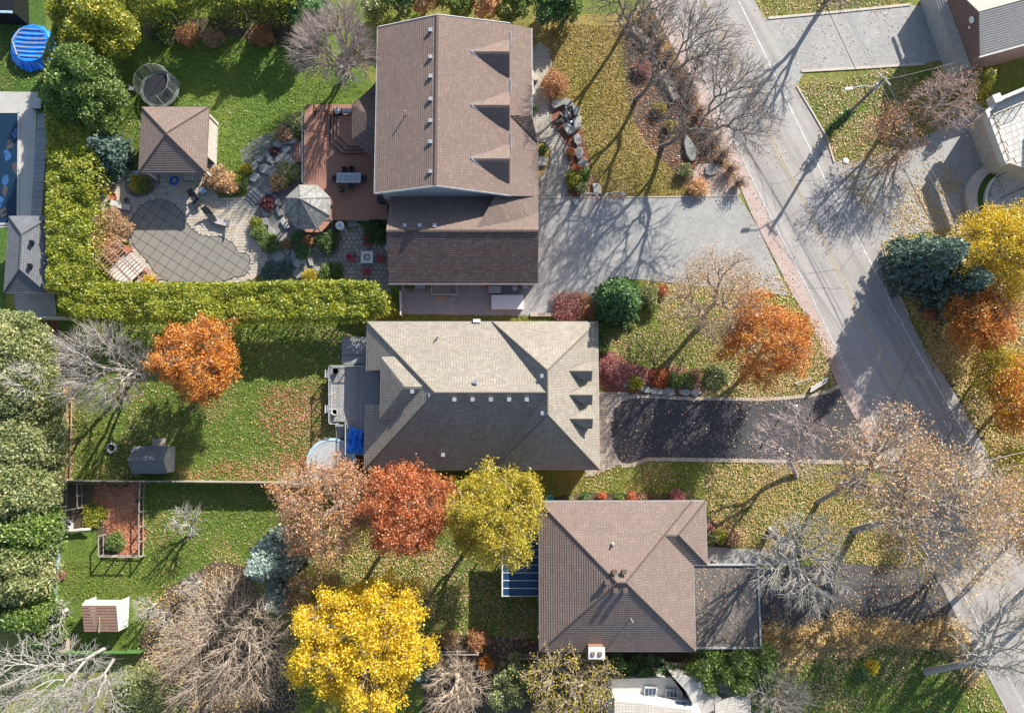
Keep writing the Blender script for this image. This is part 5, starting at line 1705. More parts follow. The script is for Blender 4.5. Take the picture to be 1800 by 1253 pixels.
# grey garden shed
sh = thing('grey_garden_shed', 'small grey gabled garden shed on the lawn near the boundary fence', 'shed', (*P(270, 808), 0))
ez, rzz = 1.75, 2.65
sx0 = P(233, 808, ez)[0]; sx1 = P(294, 808, ez)[0]; sy1 = P(265, 784, ez)[1]; sy0 = P(265, 832, ez)[1]; sm = (sy0 + sy1) / 2
slope(sh, [(sx0, sy0, ez), (sx1, sy0, ez), (sx1, sm, rzz), (sx0, sm, rzz)], MT['sh_grey'], .2, .015, name='roof')
slope(sh, [(sx1, sy1, ez), (sx0, sy1, ez), (sx0, sm, rzz), (sx1, sm, rzz)], MT['sh_grey'], .2, .015, name='roof')
for xx in (sx0 + .05, sx1 - .05):
    MB().add([(xx, sy0 + .06, 0), (xx, sy1 - .06, 0), (xx, sy1 - .06, ez), (xx, sm, rzz - .06), (xx, sy0 + .06, ez)], [(0, 1, 2, 3, 4)]).build('gable_wall', MT['trim_grey'], sh)
for yy in (sy0 + .06, sy1 - .06): MB().box(((sx0 + sx1) / 2, yy, ez / 2), (sx1 - sx0 - .1, .04, ez)).build('side_wall', MT['trim_grey'], sh)
MB().box((P(279, 777, .2)[0], P(279, 777, .2)[1], .1), (M(24), M(13), .2)).build('entrance_ramp', MT['wood_old'], sh)

# fences
def fence(name, label, pts, h, mat, sp=2.4, board=.03, cat='fence', pv=None, z0=0):
    a0 = P(*pts[0])
    t = thing(name, label, cat, (*a0, 0))
    w = [np.array(P(a, b, h)) for a, b in pts]
    for a, b in zip(w[:-1], w[1:]):
        L = np.linalg.norm(b - a); k = max(1, round(L / sp)); an = atan2(b[1] - a[1], b[0] - a[0])
        for i in range(k):
            p = a + (b - a) * (i + .5) / k
            if board: MB().box((p[0], p[1], h / 2 + .02), (L / k - .1, board, h - .1), an).build('fence_panel', MT[mat], t)
            MB().box((p[0], p[1], h), (L / k - .02, .10, .05), an).build('top_rail', MT[mat], t)
            if not board: MB().box((p[0], p[1], .35), (L / k - .02, .05, .08), an).build('lower_rail', MT[mat], t)
        for i in range(k + 1):
            p = a + (b - a) * i / k
            MB().box((p[0], p[1], (h + .08) / 2), (.12, .12, h + .08), an).build('fence_post', MT[mat], t)
    return t
fence('board_fence', 'long grey board fence between the two back lawns', [(106, 845), (300, 846), (480, 848), (650, 850)], 1.7, 'wood_old')
fence('board_fence', 'pale fence along the left boundary below the hedge corner', [(-40, 556), (112, 558)], 1.8, 'offwhite')
fence('rail_fence', 'timber rail fence with cross bars at the left edge of the grey shed lawn', [(118, 700), (115, 843)], 1.1, 'wood_tan', 2.6, 0)
fence('rail_fence', 'outer timber rail fence beside the tall evergreens', [(104, 600), (101, 843)], 1.2, 'wood_tan', 2.6, 0)
fence('garden_enclosure_fence', 'thin wire and post fence around the leaf covered vegetable garden', [(246, 850), (244, 900), (244, 979), (173, 978), (173, 942)], 1.2, 'wood_old', 1.4, 0)
fence('garden_enclosure_fence', 'short post fence at the left of the leaf covered vegetable garden', [(135, 850), (136, 893), (106, 898)], 1.1, 'wood_old', 1.3, 0)
fence('garden_enclosure_fence', 'narrow post fence against the evergreens at the vegetable garden', [(109, 850), (107, 912)], 1.1, 'wood_old', 1.3, 0)
fence('green_mesh_fence', 'low green screened fence beside the evergreens in the lower left', [(99, 945), (92, 1010), (88, 1080)], 1.0, 'lt_blue', 2.0)
fence('green_mesh_fence', 'green fence line behind the rust roofed shed at the bottom', [(95, 1148), (180, 1148), (245, 1147)], 1.2, 'lf_deep', 2.0)
fence('board_fence', 'dark fence below the lower house beside the white building', [(915, 1157), (1070, 1160)], 1.6, 'wood_old')
fence('board_fence', 'thin fence running toward the white building at the bottom', [(1070, 1160), (1073, 1195)], 1.6, 'wood_old')
fence('board_fence', 'faint rail fence between the yellow tree and lower house', [(765, 1150), (840, 1150)], 1.3, 'wood_old', 2.2, 0)
fence('board_fence', 'short fence between the beige house and the orange trees', [(785, 845), (830, 846)], 1.6, 'wood_old')
fence('gate_fence', 'pale fence piece at the hedge end beside the garage yard', [(703, 512), (704, 552)], 1.5, 'offwhite', 1.2)
# rust shed
rs = thing('rust_roof_shed', 'small shed with rust brown panel roof and white side on the lower left lawn', 'shed', (*P(180, 1090), 0))
ez, rzz = 1.7, 2.35
sx0 = P(147, 1090, 1.9)[0]; sx1 = P(207, 1090, 1.9)[0]; sy1 = P(180, 1054, ez)[1]; sy0 = P(180, 1110, ez)[1]; sr = P(180, 1063, rzz)[1] - .0
n = 9
for k in range(n):
    f0, f1 = k / n, (k + 1) / n - .012
    mb = MB()
    g = lambda f: (sr + (sy0 - sr) * f, rzz + (ez - rzz) * f)
    (ya_, za_), (yb_, zb_) = g(f0), g(f1)
    mb.add([(sx0, ya_, za_ + .0), (sx1, ya_, za_), (sx1, yb_, zb_ + .03), (sx0, yb_, zb_ + .03), (sx0, yb_, zb_ - .02), (sx1, yb_, zb_ - .02)], [(3, 2, 1, 0), (4, 5, 2, 3)])
    mb.build('roof_panel', plain('rust_panel', (.27, .16, .125), .7, 0, .2, 5) if k == 0 else bpy.data.materials['rust_panel'], rs)
MB().add([(sx1, sy1, ez), (sx0, sy1, ez), (sx0, sr, rzz), (sx1, sr, rzz)], [(0, 1, 2, 3)]).build('white_roof_slope', MT['white'], rs)
MB().box(((sx0 + sx1) / 2, (sy0 + sr) / 2, (ez + rzz) / 2 + .05), (.07, sr - sy0, .05)).build('roof_batten', MT['wood_tan'], rs)
for xx in (sx0 + .02, sx1 + .02):
    MB().add([(xx, sy0 + .04, 0), (xx, sy1 - .04, 0), (xx, sy1 - .04, ez), (xx, sr, rzz - .02), (xx, sy0 + .04, ez)], [(0, 1, 2, 3, 4)]).build('gable_wall', MT['white'], rs)
for k in range(6): MB().box((sx1 + .035, sy0 + .3 + k * .45, ez / 2), (.02, .04, ez)).build('wall_rib', MT['trim_grey'], rs)
MB().box(((sx0 + sx1) / 2, sy0 + .05, ez / 2), (sx1 - sx0, .04, ez)).build('side_wall', MT['white'], rs)
x, y = P(106, 1133, .6)
t = thing('compost_box', 'square pale timber compost box full of debris at the lower left', 'compost box', (x, y, 0))
for a in range(4):
    MB().box((x + cos(a * pi / 2) * .62, y + sin(a * pi / 2) * .52, .35), (.08 if a % 2 == 0 else 1.3, 1.12 if a % 2 == 0 else .08, .7)).build('side_board', MT['wood_tan'], t)
MB().box((x, y, .25), (1.15, .95, .45)).build('compost_heap', MT['soil'], t)
x, y = P(101, 1057, .6)
t = thing('birdbath', 'tiny white birdbath near the evergreens left of the rust roofed shed', 'birdbath', (x, y, 0))
MB().lathe((x, y, 0), [(.12, 0), (.06, .1), (.06, .5), (.22, .58), (.23, .62), (.15, .6)], 16).build('basin', MT['white'], t)
x, y = P(114, 923, .4)
t = thing('stone_crate', 'square crate of black and white stones beside the vegetable garden', 'crate', (x, y, 0))
MB().box((x, y, .2), (1.2, .9, .36)).build('crate_body', MT['offwhite'], t)
rng = np.random.default_rng(2)
for k in range(18):
    q = (x + rng.uniform(-.5, .5), y + rng.uniform(-.36, .36))
    MB().lathe((*q, .36), [(.13, 0), (.11, .08), (.03, .12)], 7).build('stone', MT['black' if k % 3 else 'white'], t)
t = thing('plank_stack', 'leaning stack of pale planks beside the crate of stones', 'planks', (*P(125, 932), 0))
for k in range(5):
    p = np.array(P(96 + k * 2, 939 - k * 1.5, .4)); q = np.array(P(145 + k * 4, 929 + (k % 2) * 2, .4)); m = (p + q) / 2; v = q - p
    MB().box((m[0], m[1], .3 + .06 * k), (np.linalg.norm(v), .2, .05), atan2(v[1], v[0])).build('plank', MT['wood_tan' if k % 2 else 'offwhite'], t)

# ================================================================== LOWER BROWN HOUSE
h3 = thing('square_brown_house', 'square brown shingle hipped house with flat roofed carport at lower middle', 'house', (*P(1085, 1012), 0))
z3 = 5.2
x0 = P(948, 1012, z3)[0]; x1 = P(1219, 1012, z3)[0]; y1 = P(1085, 881, z3)[1]; y0 = P(1085, 1144, z3)[1]
hip(h3, x0, x1, y0, y1, z3, .47, MT['sh_brown3'])
xb0 = P(1128, 930, z3)[0]; xb1 = P(1241, 930, z3)[0]; yb0 = P(1180, 992, z3)[1]
hb = (y1 - yb0) / 2; zb_ = z3 + .47 * hb; ymb = (y1 + yb0) / 2; G3 = MT['sh_brown3']
slope(h3, [(x1, y1, z3), (xb1, y1, z3), (xb1 - hb, ymb, zb_), (x1 - hb, ymb, zb_)], G3)
slope(h3, [(xb1, yb0, z3), (xb1, y1, z3), (xb1 - hb, ymb, zb_)], G3)
slope(h3, [(x1, yb0, z3 + .02), (xb1, yb0, z3 + .02), (xb1 - hb, ymb, zb_ + .02), (x1 - hb, ymb, zb_ + .02)], G3)
mb = MB(); capline(mb, (xb1, y1, z3), (xb1 - hb, ymb, zb_)); capline(mb, (xb1, yb0, z3), (xb1 - hb, ymb, zb_)); mb.build('ridge_cap', G3, h3)
gutter(h3, [(x0, y1, z3), (xb1, y1 + .03, z3), (xb1, yb0, z3), (x1, yb0, z3), (x1, y0, z3), (x0, y0, z3)], MT['trim_grey'])
wallbox(h3, [(x0 + .5, y0 + .5), (x1 - .5, y0 + .5), (x1 - .5, y1 - .5), (x0 + .5, y1 - .5)], 0, z3 - .1, MT['brick_wall'])
wallbox(h3, [(x1 - .6, yb0 + .4), (xb1 - .45, yb0 + .4), (xb1 - .45, y1 - .52), (x1 - .6, y1 - .52)], 0, z3 - .1, MT['brick_wall'], 'wall')
for a, b, zz in ((1080, 1004, 8.1), (1097, 1004, 8.1), (1067, 1022, 8.1), (1082, 1037, 8.1), (1099, 1037, 8.1)): vent(h3, a, b, zz, .4, MT['sh_brown3'])
pipe(h3, 1077, 956, 7.0, .35, .08); pipe(h3, 1108, 1086, 6.6, 1.3, .05)
ch = MB(); cx, cy = P(1049, 1148, 7.0)
c_ = MB().box((cx, cy, 3.4), (1.25, .8, 6.8)).build('chimney', MT['brick_wall'], h3)
MB().box((cx, cy, 6.9), (1.4, .95, .14)).build('chimney_cap', MT['offwhite'], c_)
for s in (-.3, .3): MB().box((cx + s, cy, 7.03), (.3, .3, .16)).build('flue', MT['trim_brown'], c_)
# carport
cx0 = P(1220, 1060, 3.1)[0]; cx1 = P(1334, 1060, 3.1)[0]; cy1 = P(1270, 992, 3.1)[1]; cy0 = P(1270, 1138, 3.1)[1]
MB().box(((cx0 + cx1) / 2, (cy0 + cy1) / 2, 3.0), (cx1 - cx0, cy1 - cy0, .2)).build('carport_roof', asphaltmat('roof_gravel', (.085, .078, .07), (.19, .175, .155), patchy=.8), h3)
for a, b, s in ((((cx0 + cx1) / 2), cy1, (cx1 - cx0 + .2, .14, .3)), (((cx0 + cx1) / 2), cy0, (cx1 - cx0 + .2, .14, .3)), (cx1, (cy0 + cy1) / 2, (.14, cy1 - cy0, .3))):
    MB().box((a, b, 3.1), s).build('carport_fascia', MT['trim_grey'], h3)
for a in (cx1 - .2, cx0 + 2.6):
    for b in (cy0 + .2, cy1 - .2): MB().box((a, b, 1.45), (.16, .16, 2.9)).build('carport_post', MT['offwhite'], h3)
# patio cover
pc_ = thing('patio_cover', 'dark blue patio cover with white bars attached to the lower house', 'patio cover', (*P(915, 1000), 0))
zz = 2.8
ax0 = P(883, 1000, zz)[0]; ax1 = P(955, 1000, zz)[0]; ay1 = P(915, 925, zz)[1]; ay0 = P(915, 1047, zz)[1]
npn = 9
glass = plain('blue_panel', (.012, .05, .12), .35)
for k in range(npn):
    ya_ = ay0 + (ay1 - ay0) * k / npn; yb_ = ay0 + (ay1 - ay0) * (k + 1) / npn
    MB().box(((ax0 + ax1) / 2, (ya_ + yb_) / 2, zz), (ax1 - ax0, yb_ - ya_ - .04, .04)).build('roof_panel', glass, pc_)
for k in range(npn + 1):
    ya_ = ay0 + (ay1 - ay0) * k / npn
    MB().box(((ax0 + ax1) / 2, ya_, zz + .04), (ax1 - ax0, .06, .07)).build('bar', MT['offwhite'], pc_)
MB().box((ax0, (ay0 + ay1) / 2, zz + .02), (.12, ay1 - ay0 + .1, .14)).build('front_beam', MT['offwhite'], pc_)
for b in (ay0 + .1, (ay0 + ay1) / 2, ay1 - .1): MB().box((ax0 + .1, b, 1.4), (.12, .12, 2.8)).build('post', MT['trim_brown'], pc_)
# turquoise bucket
x, y = P(967, 875, .4)
t = thing('turquoise_bin', 'small turquoise bin beside the yellow tree at the lower house corner', 'bin', (x, y, 0))
MB().lathe((x, y, 0), [(.22, 0), (.3, .5), (.32, .52), (.24, .52), (.2, .3)], 14).build('bin_body', plain('turq', (.05, .42, .40), .5), t)

# ================================================================== WHITE BUILDING (bottom)
h4 = thing('white_building', 'white walled building with pale grey roofs at the bottom edge', 'building', (*P(1180, 1250), 0))
def prismpx(parent, name, pp, zt, mat, z0=0, zp=None):
    return MB().prism([P(a, b, zt if zp is None else zp) for a, b in pp], z0, zt).build(name, mat, parent)
prismpx(h4, 'lower_flat_roof', [(1073, 1193), (1180, 1190), (1200, 1217), (1200, 1240), (1080, 1240)], 2.9, MT['concrete'])
prismpx(h4, 'upper_storey', [(1083, 1233), (1232, 1250), (1234, 1380), (1084, 1380)], 5.6, MT['white'])
prismpx(h4, 'front_wing', [(1182, 1188), (1222, 1190), (1270, 1228), (1268, 1360), (1236, 1360), (1230, 1262), (1207, 1215)], 4.2, MT['concrete'])
zt = 5.62
e0 = P3(1080, 1230, zt); e1 = P3(1216, 1247, zt); e2 = P3(1222, 1400, 7.5); e3 = P3(1082, 1400, 7.5)
slope(h4, [e0, e1, e2, e3], MT['sh_lgrey'])
slope(h4, [P3(1256, 1235, 5.4), P3(1319, 1213, 4.4), P3(1322, 1400, 4.4), P3(1262, 1400, 5.4)], MT['sh_lgrey'])
prismpx(h4, 'side_wall_block', [(1262, 1240), (1316, 1220), (1318, 1400), (1262, 1400)], 4.2, MT['white'])
for a, b, w in ((1196, 1232, .9), (1209, 1234, .9), (1143, 1214, 1.1), (1180, 1218, 1.1)):
    x, y = P(a, b, 4.6 if b > 1225 else 3.1)
    z = 4.6 if b > 1225 else 3.1
    wx, wy = P(1083, 1233, 5.6); wx2, wy2 = P(1232, 1250, 5.6)
    f = (x - wx) / (wx2 - wx); yy = wy + (wy2 - wy) * f
    an = atan2(wy2 - wy, wx2 - wx)
    if b > 1225:
        o = MB().box((x, yy + .03, 4.3), (w, .08, 1.0), an).build('window', MT['offwhite'], h4)
        MB().box((x, yy + .06, 4.3), (w - .14, .06, .86), an).build('pane', MT['water'], o)
    else:
        o = MB().box((x, y, 3.1), (w, .7, .3), an).build('skylight', MT['trim_grey'], h4)
        for k in (-1, 0, 1): MB().box((x + k * w * .3, y, 3.27), (w * .24, .55, .03), an).build('pane', MT['water'], o)
for k in range(11):
    x, y = P(1262 + k * 3.6, 1207 + k * .9, 3.4)
    MB().box((x, y, 3.4), (.07, 1.0, .1)).build('pergola_slat', MT['white'], h4)
for b in (1203, 1212):
    x, y = P(1280, b + 3, 3.3)
    MB().box((x, y, 3.3), (2.4, .1, .12), -.12).build('pergola_beam', MT['white'], h4)

# ================================================================== GREY ROOFED HOUSE (top right)
h5 = thing('corner_house_pale_roof', 'house with pale grey hipped shingle roof at the top right corner', 'house', (*P(1750, 30), 0))
A5 = np.array(P3(1724, 98, 4.6))
d5 = np.array(P(1661, 0, 2.3)) - np.array(P(1698, 102, 2.3)); d5 /= np.linalg.norm(d5)
n5 = np.array([d5[1], -d5[0]])
if n5[0] < 0: n5 = -n5
w5 = 3.5
def q5(u, v, z): return (A5[0] + d5[0] * u + n5[0] * v, A5[1] + d5[1] * u + n5[1] * v, z)
zr5 = 4.6 + .5 * w5
slope(h5, [q5(-.05, -.1, 4.57), q5(-.05, 14, 4.57), q5(w5, 14, zr5), q5(w5, -.1, zr5)], MT['sh_lgrey'])
slope(h5, [q5(w5, -.1, zr5), q5(w5, 14, zr5), q5(2 * w5 + .05, 14, 4.57), q5(2 * w5 + .05, -.1, 4.57)], MT['sh_lgrey'])
gutter(h5, [q5(-.1, 14, 4.6), q5(-.1, -.1, 4.6)], MT['offwhite'], closed=False)
pink = plain('pink_brick', (.40, .27, .25), .85, 0, .2, 5)
MB().add([q5(.15, 0, 0), q5(2 * w5 - .15, 0, 0), q5(2 * w5 - .15, 0, 4.5), q5(w5, 0, zr5 - .1), q5(.15, 0, 4.5)], [(0, 1, 2, 3, 4), (4, 3, 2, 1, 0)]).build('gable_wall', pink, h5)
MB().prism([q5(.16, .1, 0)[:2], q5(.16, 13.8, 0)[:2], q5(2 * w5 - .16, 13.8, 0)[:2], q5(2 * w5 - .16, .1, 0)[:2]], 0, 4.45).build('wall', pink, h5)
slope(h5, [q5(-.3, -.75, 2.55), q5(-.3, -.02, 2.95), q5(2 * w5 + 2, -.02, 2.95), q5(2 * w5 + 2, -.75, 2.55)], MT['sh_lgrey'], name='garage_canopy')
MB().prism([q5(-.1, -.5, 0)[:2], q5(-.1, -.05, 0)[:2], q5(2 * w5 + 1.8, -.05, 0)[:2], q5(2 * w5 + 1.8, -.5, 0)[:2]], 0, 2.3).build('garage_front', MT['trim_grey'], h5)
for u, rr5, vz in ((w5 - .1, .32, 5.2), (w5 - .55, .13, 4.6)):
    c5 = q5(u, -.06, vz)
    MB().tube(c5, (c5[0] - n5[0] * .08, c5[1] - n5[1] * .08, vz), rr5, rr5, 18).build('round_louvre', MT['white'], h5)

# ================================================================== MODERN HOUSE WITH TILED TERRACE (right edge)
h6 = thing('terrace_house', 'pale house block with tiled roof terrace and metal railings at the right edge', 'house', (*P(1790, 230), 0))
zt = 3.2
MB().prism([P(a, b, zt) for a, b in [(1736, 196), (1762, 172), (1900, 115), (1900, 330), (1770, 285)]], 0, zt).build('terrace_block', MT['stucco'], h6)
for pl in ([(1736, 196), (1762, 172)], [(1762, 172), (1900, 115)], [(1736, 196), (1770, 285)]):
    p, q = np.array(P(*pl[0], zt + .8)), np.array(P(*pl[1], zt + .8)); m = (p + q) / 2; v = q - p
    MB().box((m[0], m[1], zt + .4), (np.linalg.norm(v) + .3, .32, .8 if pl[1][0] != 1762 else .6), atan2(v[1], v[0])).build('parapet', MT['offwhite'], h6)
x, y = P(1754, 172, zt + 1)
MB().box((x, y, zt + .5), (.8, .8, 1.0), .35).build('pillar', MT['offwhite'], h6)
tp = [P(a, b, zt) for a, b in [(1745, 198), (1764, 182), (1880, 140), (1880, 300), (1775, 278)]]
o = pavers('terrace_tiles', tp, .6, .6, .38, MT['tile'], zt + .02, .02, .012, world=True, parent=h6, jitter=False)
rail(h6, [(1745, 200), (1773, 282)], zt + .03, 1.0, MT['dark_metal'], 1.0, .15)
rail(h6, [(1745, 202), (1810, 176)], zt + .03, 1.0, MT['dark_metal'], 1.0, .3)
# tall main part beyond the frame edge (casts the shade over the terrace)
MB().prism([P(a, b, 3) for a, b in [(1850, 160), (1990, 120), (1990, 300), (1850, 290)]], 0, 6.4).build('main_block', MT['stucco'], h6)
lo_ = thing('entrance_court', 'curved entrance court with steps and low white wall at the right edge', 'forecourt', (*P(1780, 340), 0))
def arc(cx, cy, rx, ry, a0, a1, n=18): return [(cx + rx * cos(radians(a0 + (a1 - a0) * i / n)), cy + ry * sin(radians(a0 + (a1 - a0) * i / n))) for i in range(n + 1)]
def ring(parent, name, p_out, p_in, z0, z1, mat):
    mb = MB()
    for i in range(len(p_out) - 1):
        mb.prism([P(*p_out[i], z1), P(*p_out[i + 1], z1), P(*p_in[i + 1], z1), P(*p_in[i], z1)], z0, z1)
    return mb.build(name, mat, parent)
ring(lo_, 'curved_retaining_wall', arc(1778, 345, 80, 66, 270, 150), arc(1780, 348, 62, 58, 270, 150), 0, .5, MT['kerb'])
ring(lo_, 'planting_strip', arc(1780, 348, 61, 57, 270, 150), arc(1782, 350, 50, 52, 270, 150), 0, .35, MT['lawn_dark'])
ring(lo_, 'curved_inner_kerb', arc(1782, 350, 50, 52, 270, 150), arc(1783, 350, 47, 50, 270, 150), 0, .7, MT['offwhite'])
pavers('court_paving', [P(a, b) for a, b in [(1745, 305), (1790, 292), (1880, 300), (1880, 400), (1760, 385), (1738, 350)]], .5, .35, .35, MT['tile'], .04, .02, .012, world=True, parent=lo_)
for k in range(5):
    x, y = P(1764 + k * 5.5, 322 - k * 3, .3 + .16 * k)
    MB().box((x, y, .15 + .08 * k), (.34, 1.9, .3 + .16 * k), .38).build('step', MT['tile'], lo_)
rail(lo_, [(1758, 308), (1790, 294)], .4, 1.0, MT['dark_metal'], 1.0)
rail(lo_, [(1768, 345), (1800, 330)], .4, 1.0, MT['dark_metal'], 1.0)
# manhole / stone near grass corner
x, y = P(1487, 283, .1)
tag(MB().lathe((x, y, .03), [(.3, 0), (.3, .08), (.18, .12)], 16).build('round_stone_cap', MT['offwhite'], None, True), 'round white cap in the leafy grass corner by the road', 'utility cap')

# ================================================================== LEFT NEIGHBOUR
pl = thing('rectangular_pool', 'dark rectangular pool with sagging blue cover at the left edge', 'swimming pool', (*P(10, 295), 0))
deckp = [(-80, 160), (67, 162), (64, 200), (58, 380), (18, 400), (-80, 400)]
sheet('pool_deck', deckp, .018, MT['concrete'])
MB().prism(polypx([(-80, 200), (33, 200), (31, 392), (-80, 392)]), .0, .05).build('pool_water', MT['water'], pl)
ring_ = MB()
for a, b, c, d in ((-80, 198, 35, 198), (34, 198, 32, 394), (-80, 394, 32, 394)):
    p, q = np.array(P(a, b)), np.array(P(c, d)); m = (p + q) / 2; v = q - p
    ring_.box((m[0], m[1], .05), (np.linalg.norm(v), .2, .1), atan2(v[1], v[0]))
ring_.build('coping', MT['concrete'], pl)
rng = np.random.default_rng(3)
for k in range(9):
    x, y = P(rng.uniform(-10, 28), 215 + k * 20, .06)
    o = MB(); n = 10
    pp = [(x + rng.uniform(.15, .55) * cos(6.28 * i / n), y + rng.uniform(.3, .8) * sin(6.28 * i / n)) for i in range(n)]
    o.prism(smoothpoly(pp, 1), .05, .07 + .01 * (k % 3)).build('cover_fold', MT['cover_blue' if k % 2 else 'strap'], pl)
bw2 = thing('boardwalk', 'narrow weathered boardwalk between the left pool deck and the hedge', 'boardwalk', (*P(70, 290), 0))
boards(bw2, P(61, 290)[0], P(80, 290)[0], P(70, 382)[1], P(70, 200)[1], .08, MT['deck_grey'], .15, True)
simplebox('diving_platform', 'dark box beside the upper end of the left pool deck', 'box', 64, 182, .03, (.9, 1.0, .5), 'rubber', 0, 'trim_grey')
ls = thing('dark_roof_shed', 'shed with dark grey hipped roof beside the left hedge', 'shed', (*P(45, 448), 0))
lx0 = P(12, 448, 2.6)[0]; lx1 = P(86, 448, 2.6)[0]; ly1 = P(45, 381, 2.6)[1]; ly0 = P(45, 514, 2.6)[1]
hip(ls, lx0, lx1, ly0, ly1, 2.6, .5, MT['sh_grey'])
gutter(ls, [(lx0, ly0, 2.6), (lx1, ly0, 2.6), (lx1, ly1, 2.6), (lx0, ly1, 2.6)], MT['trim_grey'])
wallbox(ls, [(lx0 + .3, ly0 + .3), (lx1 - .3, ly0 + .3), (lx1 - .3, ly1 - .3), (lx0 + .3, ly1 - .3)], 0, 2.5, MT['trim_grey'])
vent(ls, 56, 426, 3.5, .35, MT['dark_metal']); vent(ls, 53, 467, 3.5, .35, MT['dark_metal'])
sheet('patio', [(25, 512), (95, 512), (100, 556), (28, 556)], .022, MT['drive_old'])
# tarp covered trampoline
x, y = P(53, 76, .9); rr = M(36, .9)
t = thing('covered_trampoline', 'round trampoline wrapped in a bright blue tarpaulin at the upper left', 'trampoline', (x, y, 0))
MB().lathe((x, y, 0), [(rr * .97, .1), (rr, .85), (rr * .97, .92), (rr * .6, .88), (rr * .3, .85)], 36).build('tarp_top', MT['blue_tarp'], t)
for k in range(7):
    yy = y + rr * (-.72 + k * .24); hw = math.sqrt(max(0.05, (rr * .92) ** 2 - (yy - y) ** 2))
    MB().box((x + .1, yy, .97), (hw * 1.7, .08, .06), -.05).build('timber_bar', MT['wood_old'], t)
MB().box((x - rr * .72, y + rr * .42, .99), (1.5, .1, .06), 1.05).build('timber_bar', MT['wood_tan'], t)
MB().box((x - rr * .74, y - rr * .3, .99), (1.5, .1, .06), -1.2).build('timber_bar', MT['wood_tan'], t)
n = 60; mb = MB()
rng = np.random.default_rng(6)
r1 = [rr * 1.0 for k in range(n)]; r2_ = [rr * (1.05 + .22 * max(0, -sin(2 * pi * k / n + .3)) + rng.uniform(0, .12)) for k in range(n)]
for k in range(n):
    a, b = 2 * pi * k / n, 2 * pi * (k + 1) / n; k2 = (k + 1) % n
    mb.add([(x + r1[k] * cos(a), y + r1[k] * sin(a), .75), (x + r2_[k] * cos(a), y + r2_[k] * sin(a), .05 + .25 * (k % 2)), (x + r2_[k2] * cos(b), y + r2_[k2] * sin(b), .05 + .25 * (k2 % 2)), (x + r1[k2] * cos(b), y + r1[k2] * sin(b), .75)], [(0, 1, 2, 3)])
mb.build('tarp_skirt', MT['blue_tarp'], t)
t = thing('corner_outbuilding', 'dark outbuilding with pale gutter at the very top left corner', 'outbuilding', (*P(5, 15), 0))
MB().prism([P(a, b, 2.4) for a, b in [(-80, -60), (22, -60), (24, 22), (-80, 18)]], 0, 2.4).build('roof_block', MT['dark_metal'], t)
MB().box((P(-20, 20, 2.5)[0], P(-20, 20, 2.5)[1], 2.42), (4.6, .22, .14), -.03).build('gutter', MT['lt_blue'], t)

# ================================================================== street lamp, wires, bench, lamp post
sp = thing('street_lamp_pole', 'tall dark utility pole with long lamp arm and ivy at its foot beside the road', 'street lamp', (*P(1460, 230), 0))
bx, by = P(1460, 230); tx, ty = P(1556, 137, 7.6)
hp = 7.6
MB().tube((bx, by, 0), (tx, ty, hp), .20, .12, 10).build('pole', MT['bark'], sp)
bx9, by9 = bx + (tx - bx) * .85, by + (ty - by) * .85
ex_, ey_ = P(1492, 156, 7.0)
MB().path([(bx9, by9, 6.5), ((bx9 + ex_) / 2, (by9 + ey_) / 2, 7.1), (ex_, ey_, 7.0)], .05, 6).build('lamp_arm', MT['galv'], sp)
MB().box((ex_, ey_, 6.98), (.75, .26, .16), .1).build('lamp_head', MT['galv'], sp)
MB().box((tx, ty, 7.4), (1.6, .12, .12), 2.3).build('crossarm', MT['wood_old'], sp)
MB().tube((tx - .3, ty - .3, 6.2), (tx - .3, ty - .3, 7.0), .2, .2, 10).build('transformer', MT['trim_grey'], sp)
rng = np.random.default_rng(9)
C = np.column_stack([bx + rng.normal(0, .25, 900), by + rng.normal(0, .25, 900), rng.uniform(0, 3.0, 900)])
C[:, 0] += (tx - bx) * C[:, 2] / hp; C[:, 1] += (ty - by) * C[:, 2] / hp
me = leafmesh('ivy', C - np.array([bx, by, 0]), .2, 0, 1.4, rng=rng); me.materials.append(MT['lf_deep']); tag(mkobj('ivy', me, sp), kind='stuff')
def wire(label, a, b, za, zb, r=.018, sag=.9, group='overhead wires along the road'):
    p = np.array(P3(*a, za)); q = np.array(P3(*b, zb))
    pts = [p + (q - p) * i / 24 - np.array([0, 0, 4 * sag * (i / 24) * (1 - i / 24)]) for i in range(25)]
    o = MB().path(pts, r, 4).build('overhead_wire', MT['dark_metal'] if 'dark' in label else MT['galv'], None, True)
    tag(o, label, 'wire', group)
wire('dark overhead wire nearest the road', (1420, -60), (1850, 790), 6.4, 6.4, .03)
wire('thin pale overhead wire passing just left of the pole top', (1445, -60), (1880, 740), 7.0, 7.0)
wire('thin pale overhead wire meeting the tip of the pole', (1465, -60), (1556, 137), 7.6, 7.6)
wire('thin pale overhead wire leaving the pole tip toward the right edge', (1556, 137), (1880, 700), 7.6, 7.4)
wire('service wire from the pole to the top right house roof corner', (1556, 140), (1700, 104), 7.4, 3.6, .015, .3)
wire('pale service wire crossing the road end at the lower right', (1640, 833), (1900, 772), 7.5, 8.5, .02, .3)
wire('lower pale service wire crossing the road end at the lower right', (1610, 850), (1900, 800), 6.5, 8.0, .015, .3)
x, y = P(1440, 676, .45)
t = thing('white_bench', 'pale flat bench on leafy grass by the mouth of the black driveway', 'bench', (x, y, 0))
for k in range(3): MB().box((x + .13 * (k - 1) * .5, y + .17 * (k - 1), .45), (1.95, .15, .05), .55).build('seat_board', MT['offwhite'], t)
for s in (-.7, .7): MB().box((x + s * cos(.55), y + s * sin(.55), .21), (.12, .45, .42), .55).build('leg', MT['offwhite'], t)
x, y = P(1412, 668, .5)
t = thing('white_signpost', 'slim white angled post lying beside the pale bench', 'post', (x, y, 0))
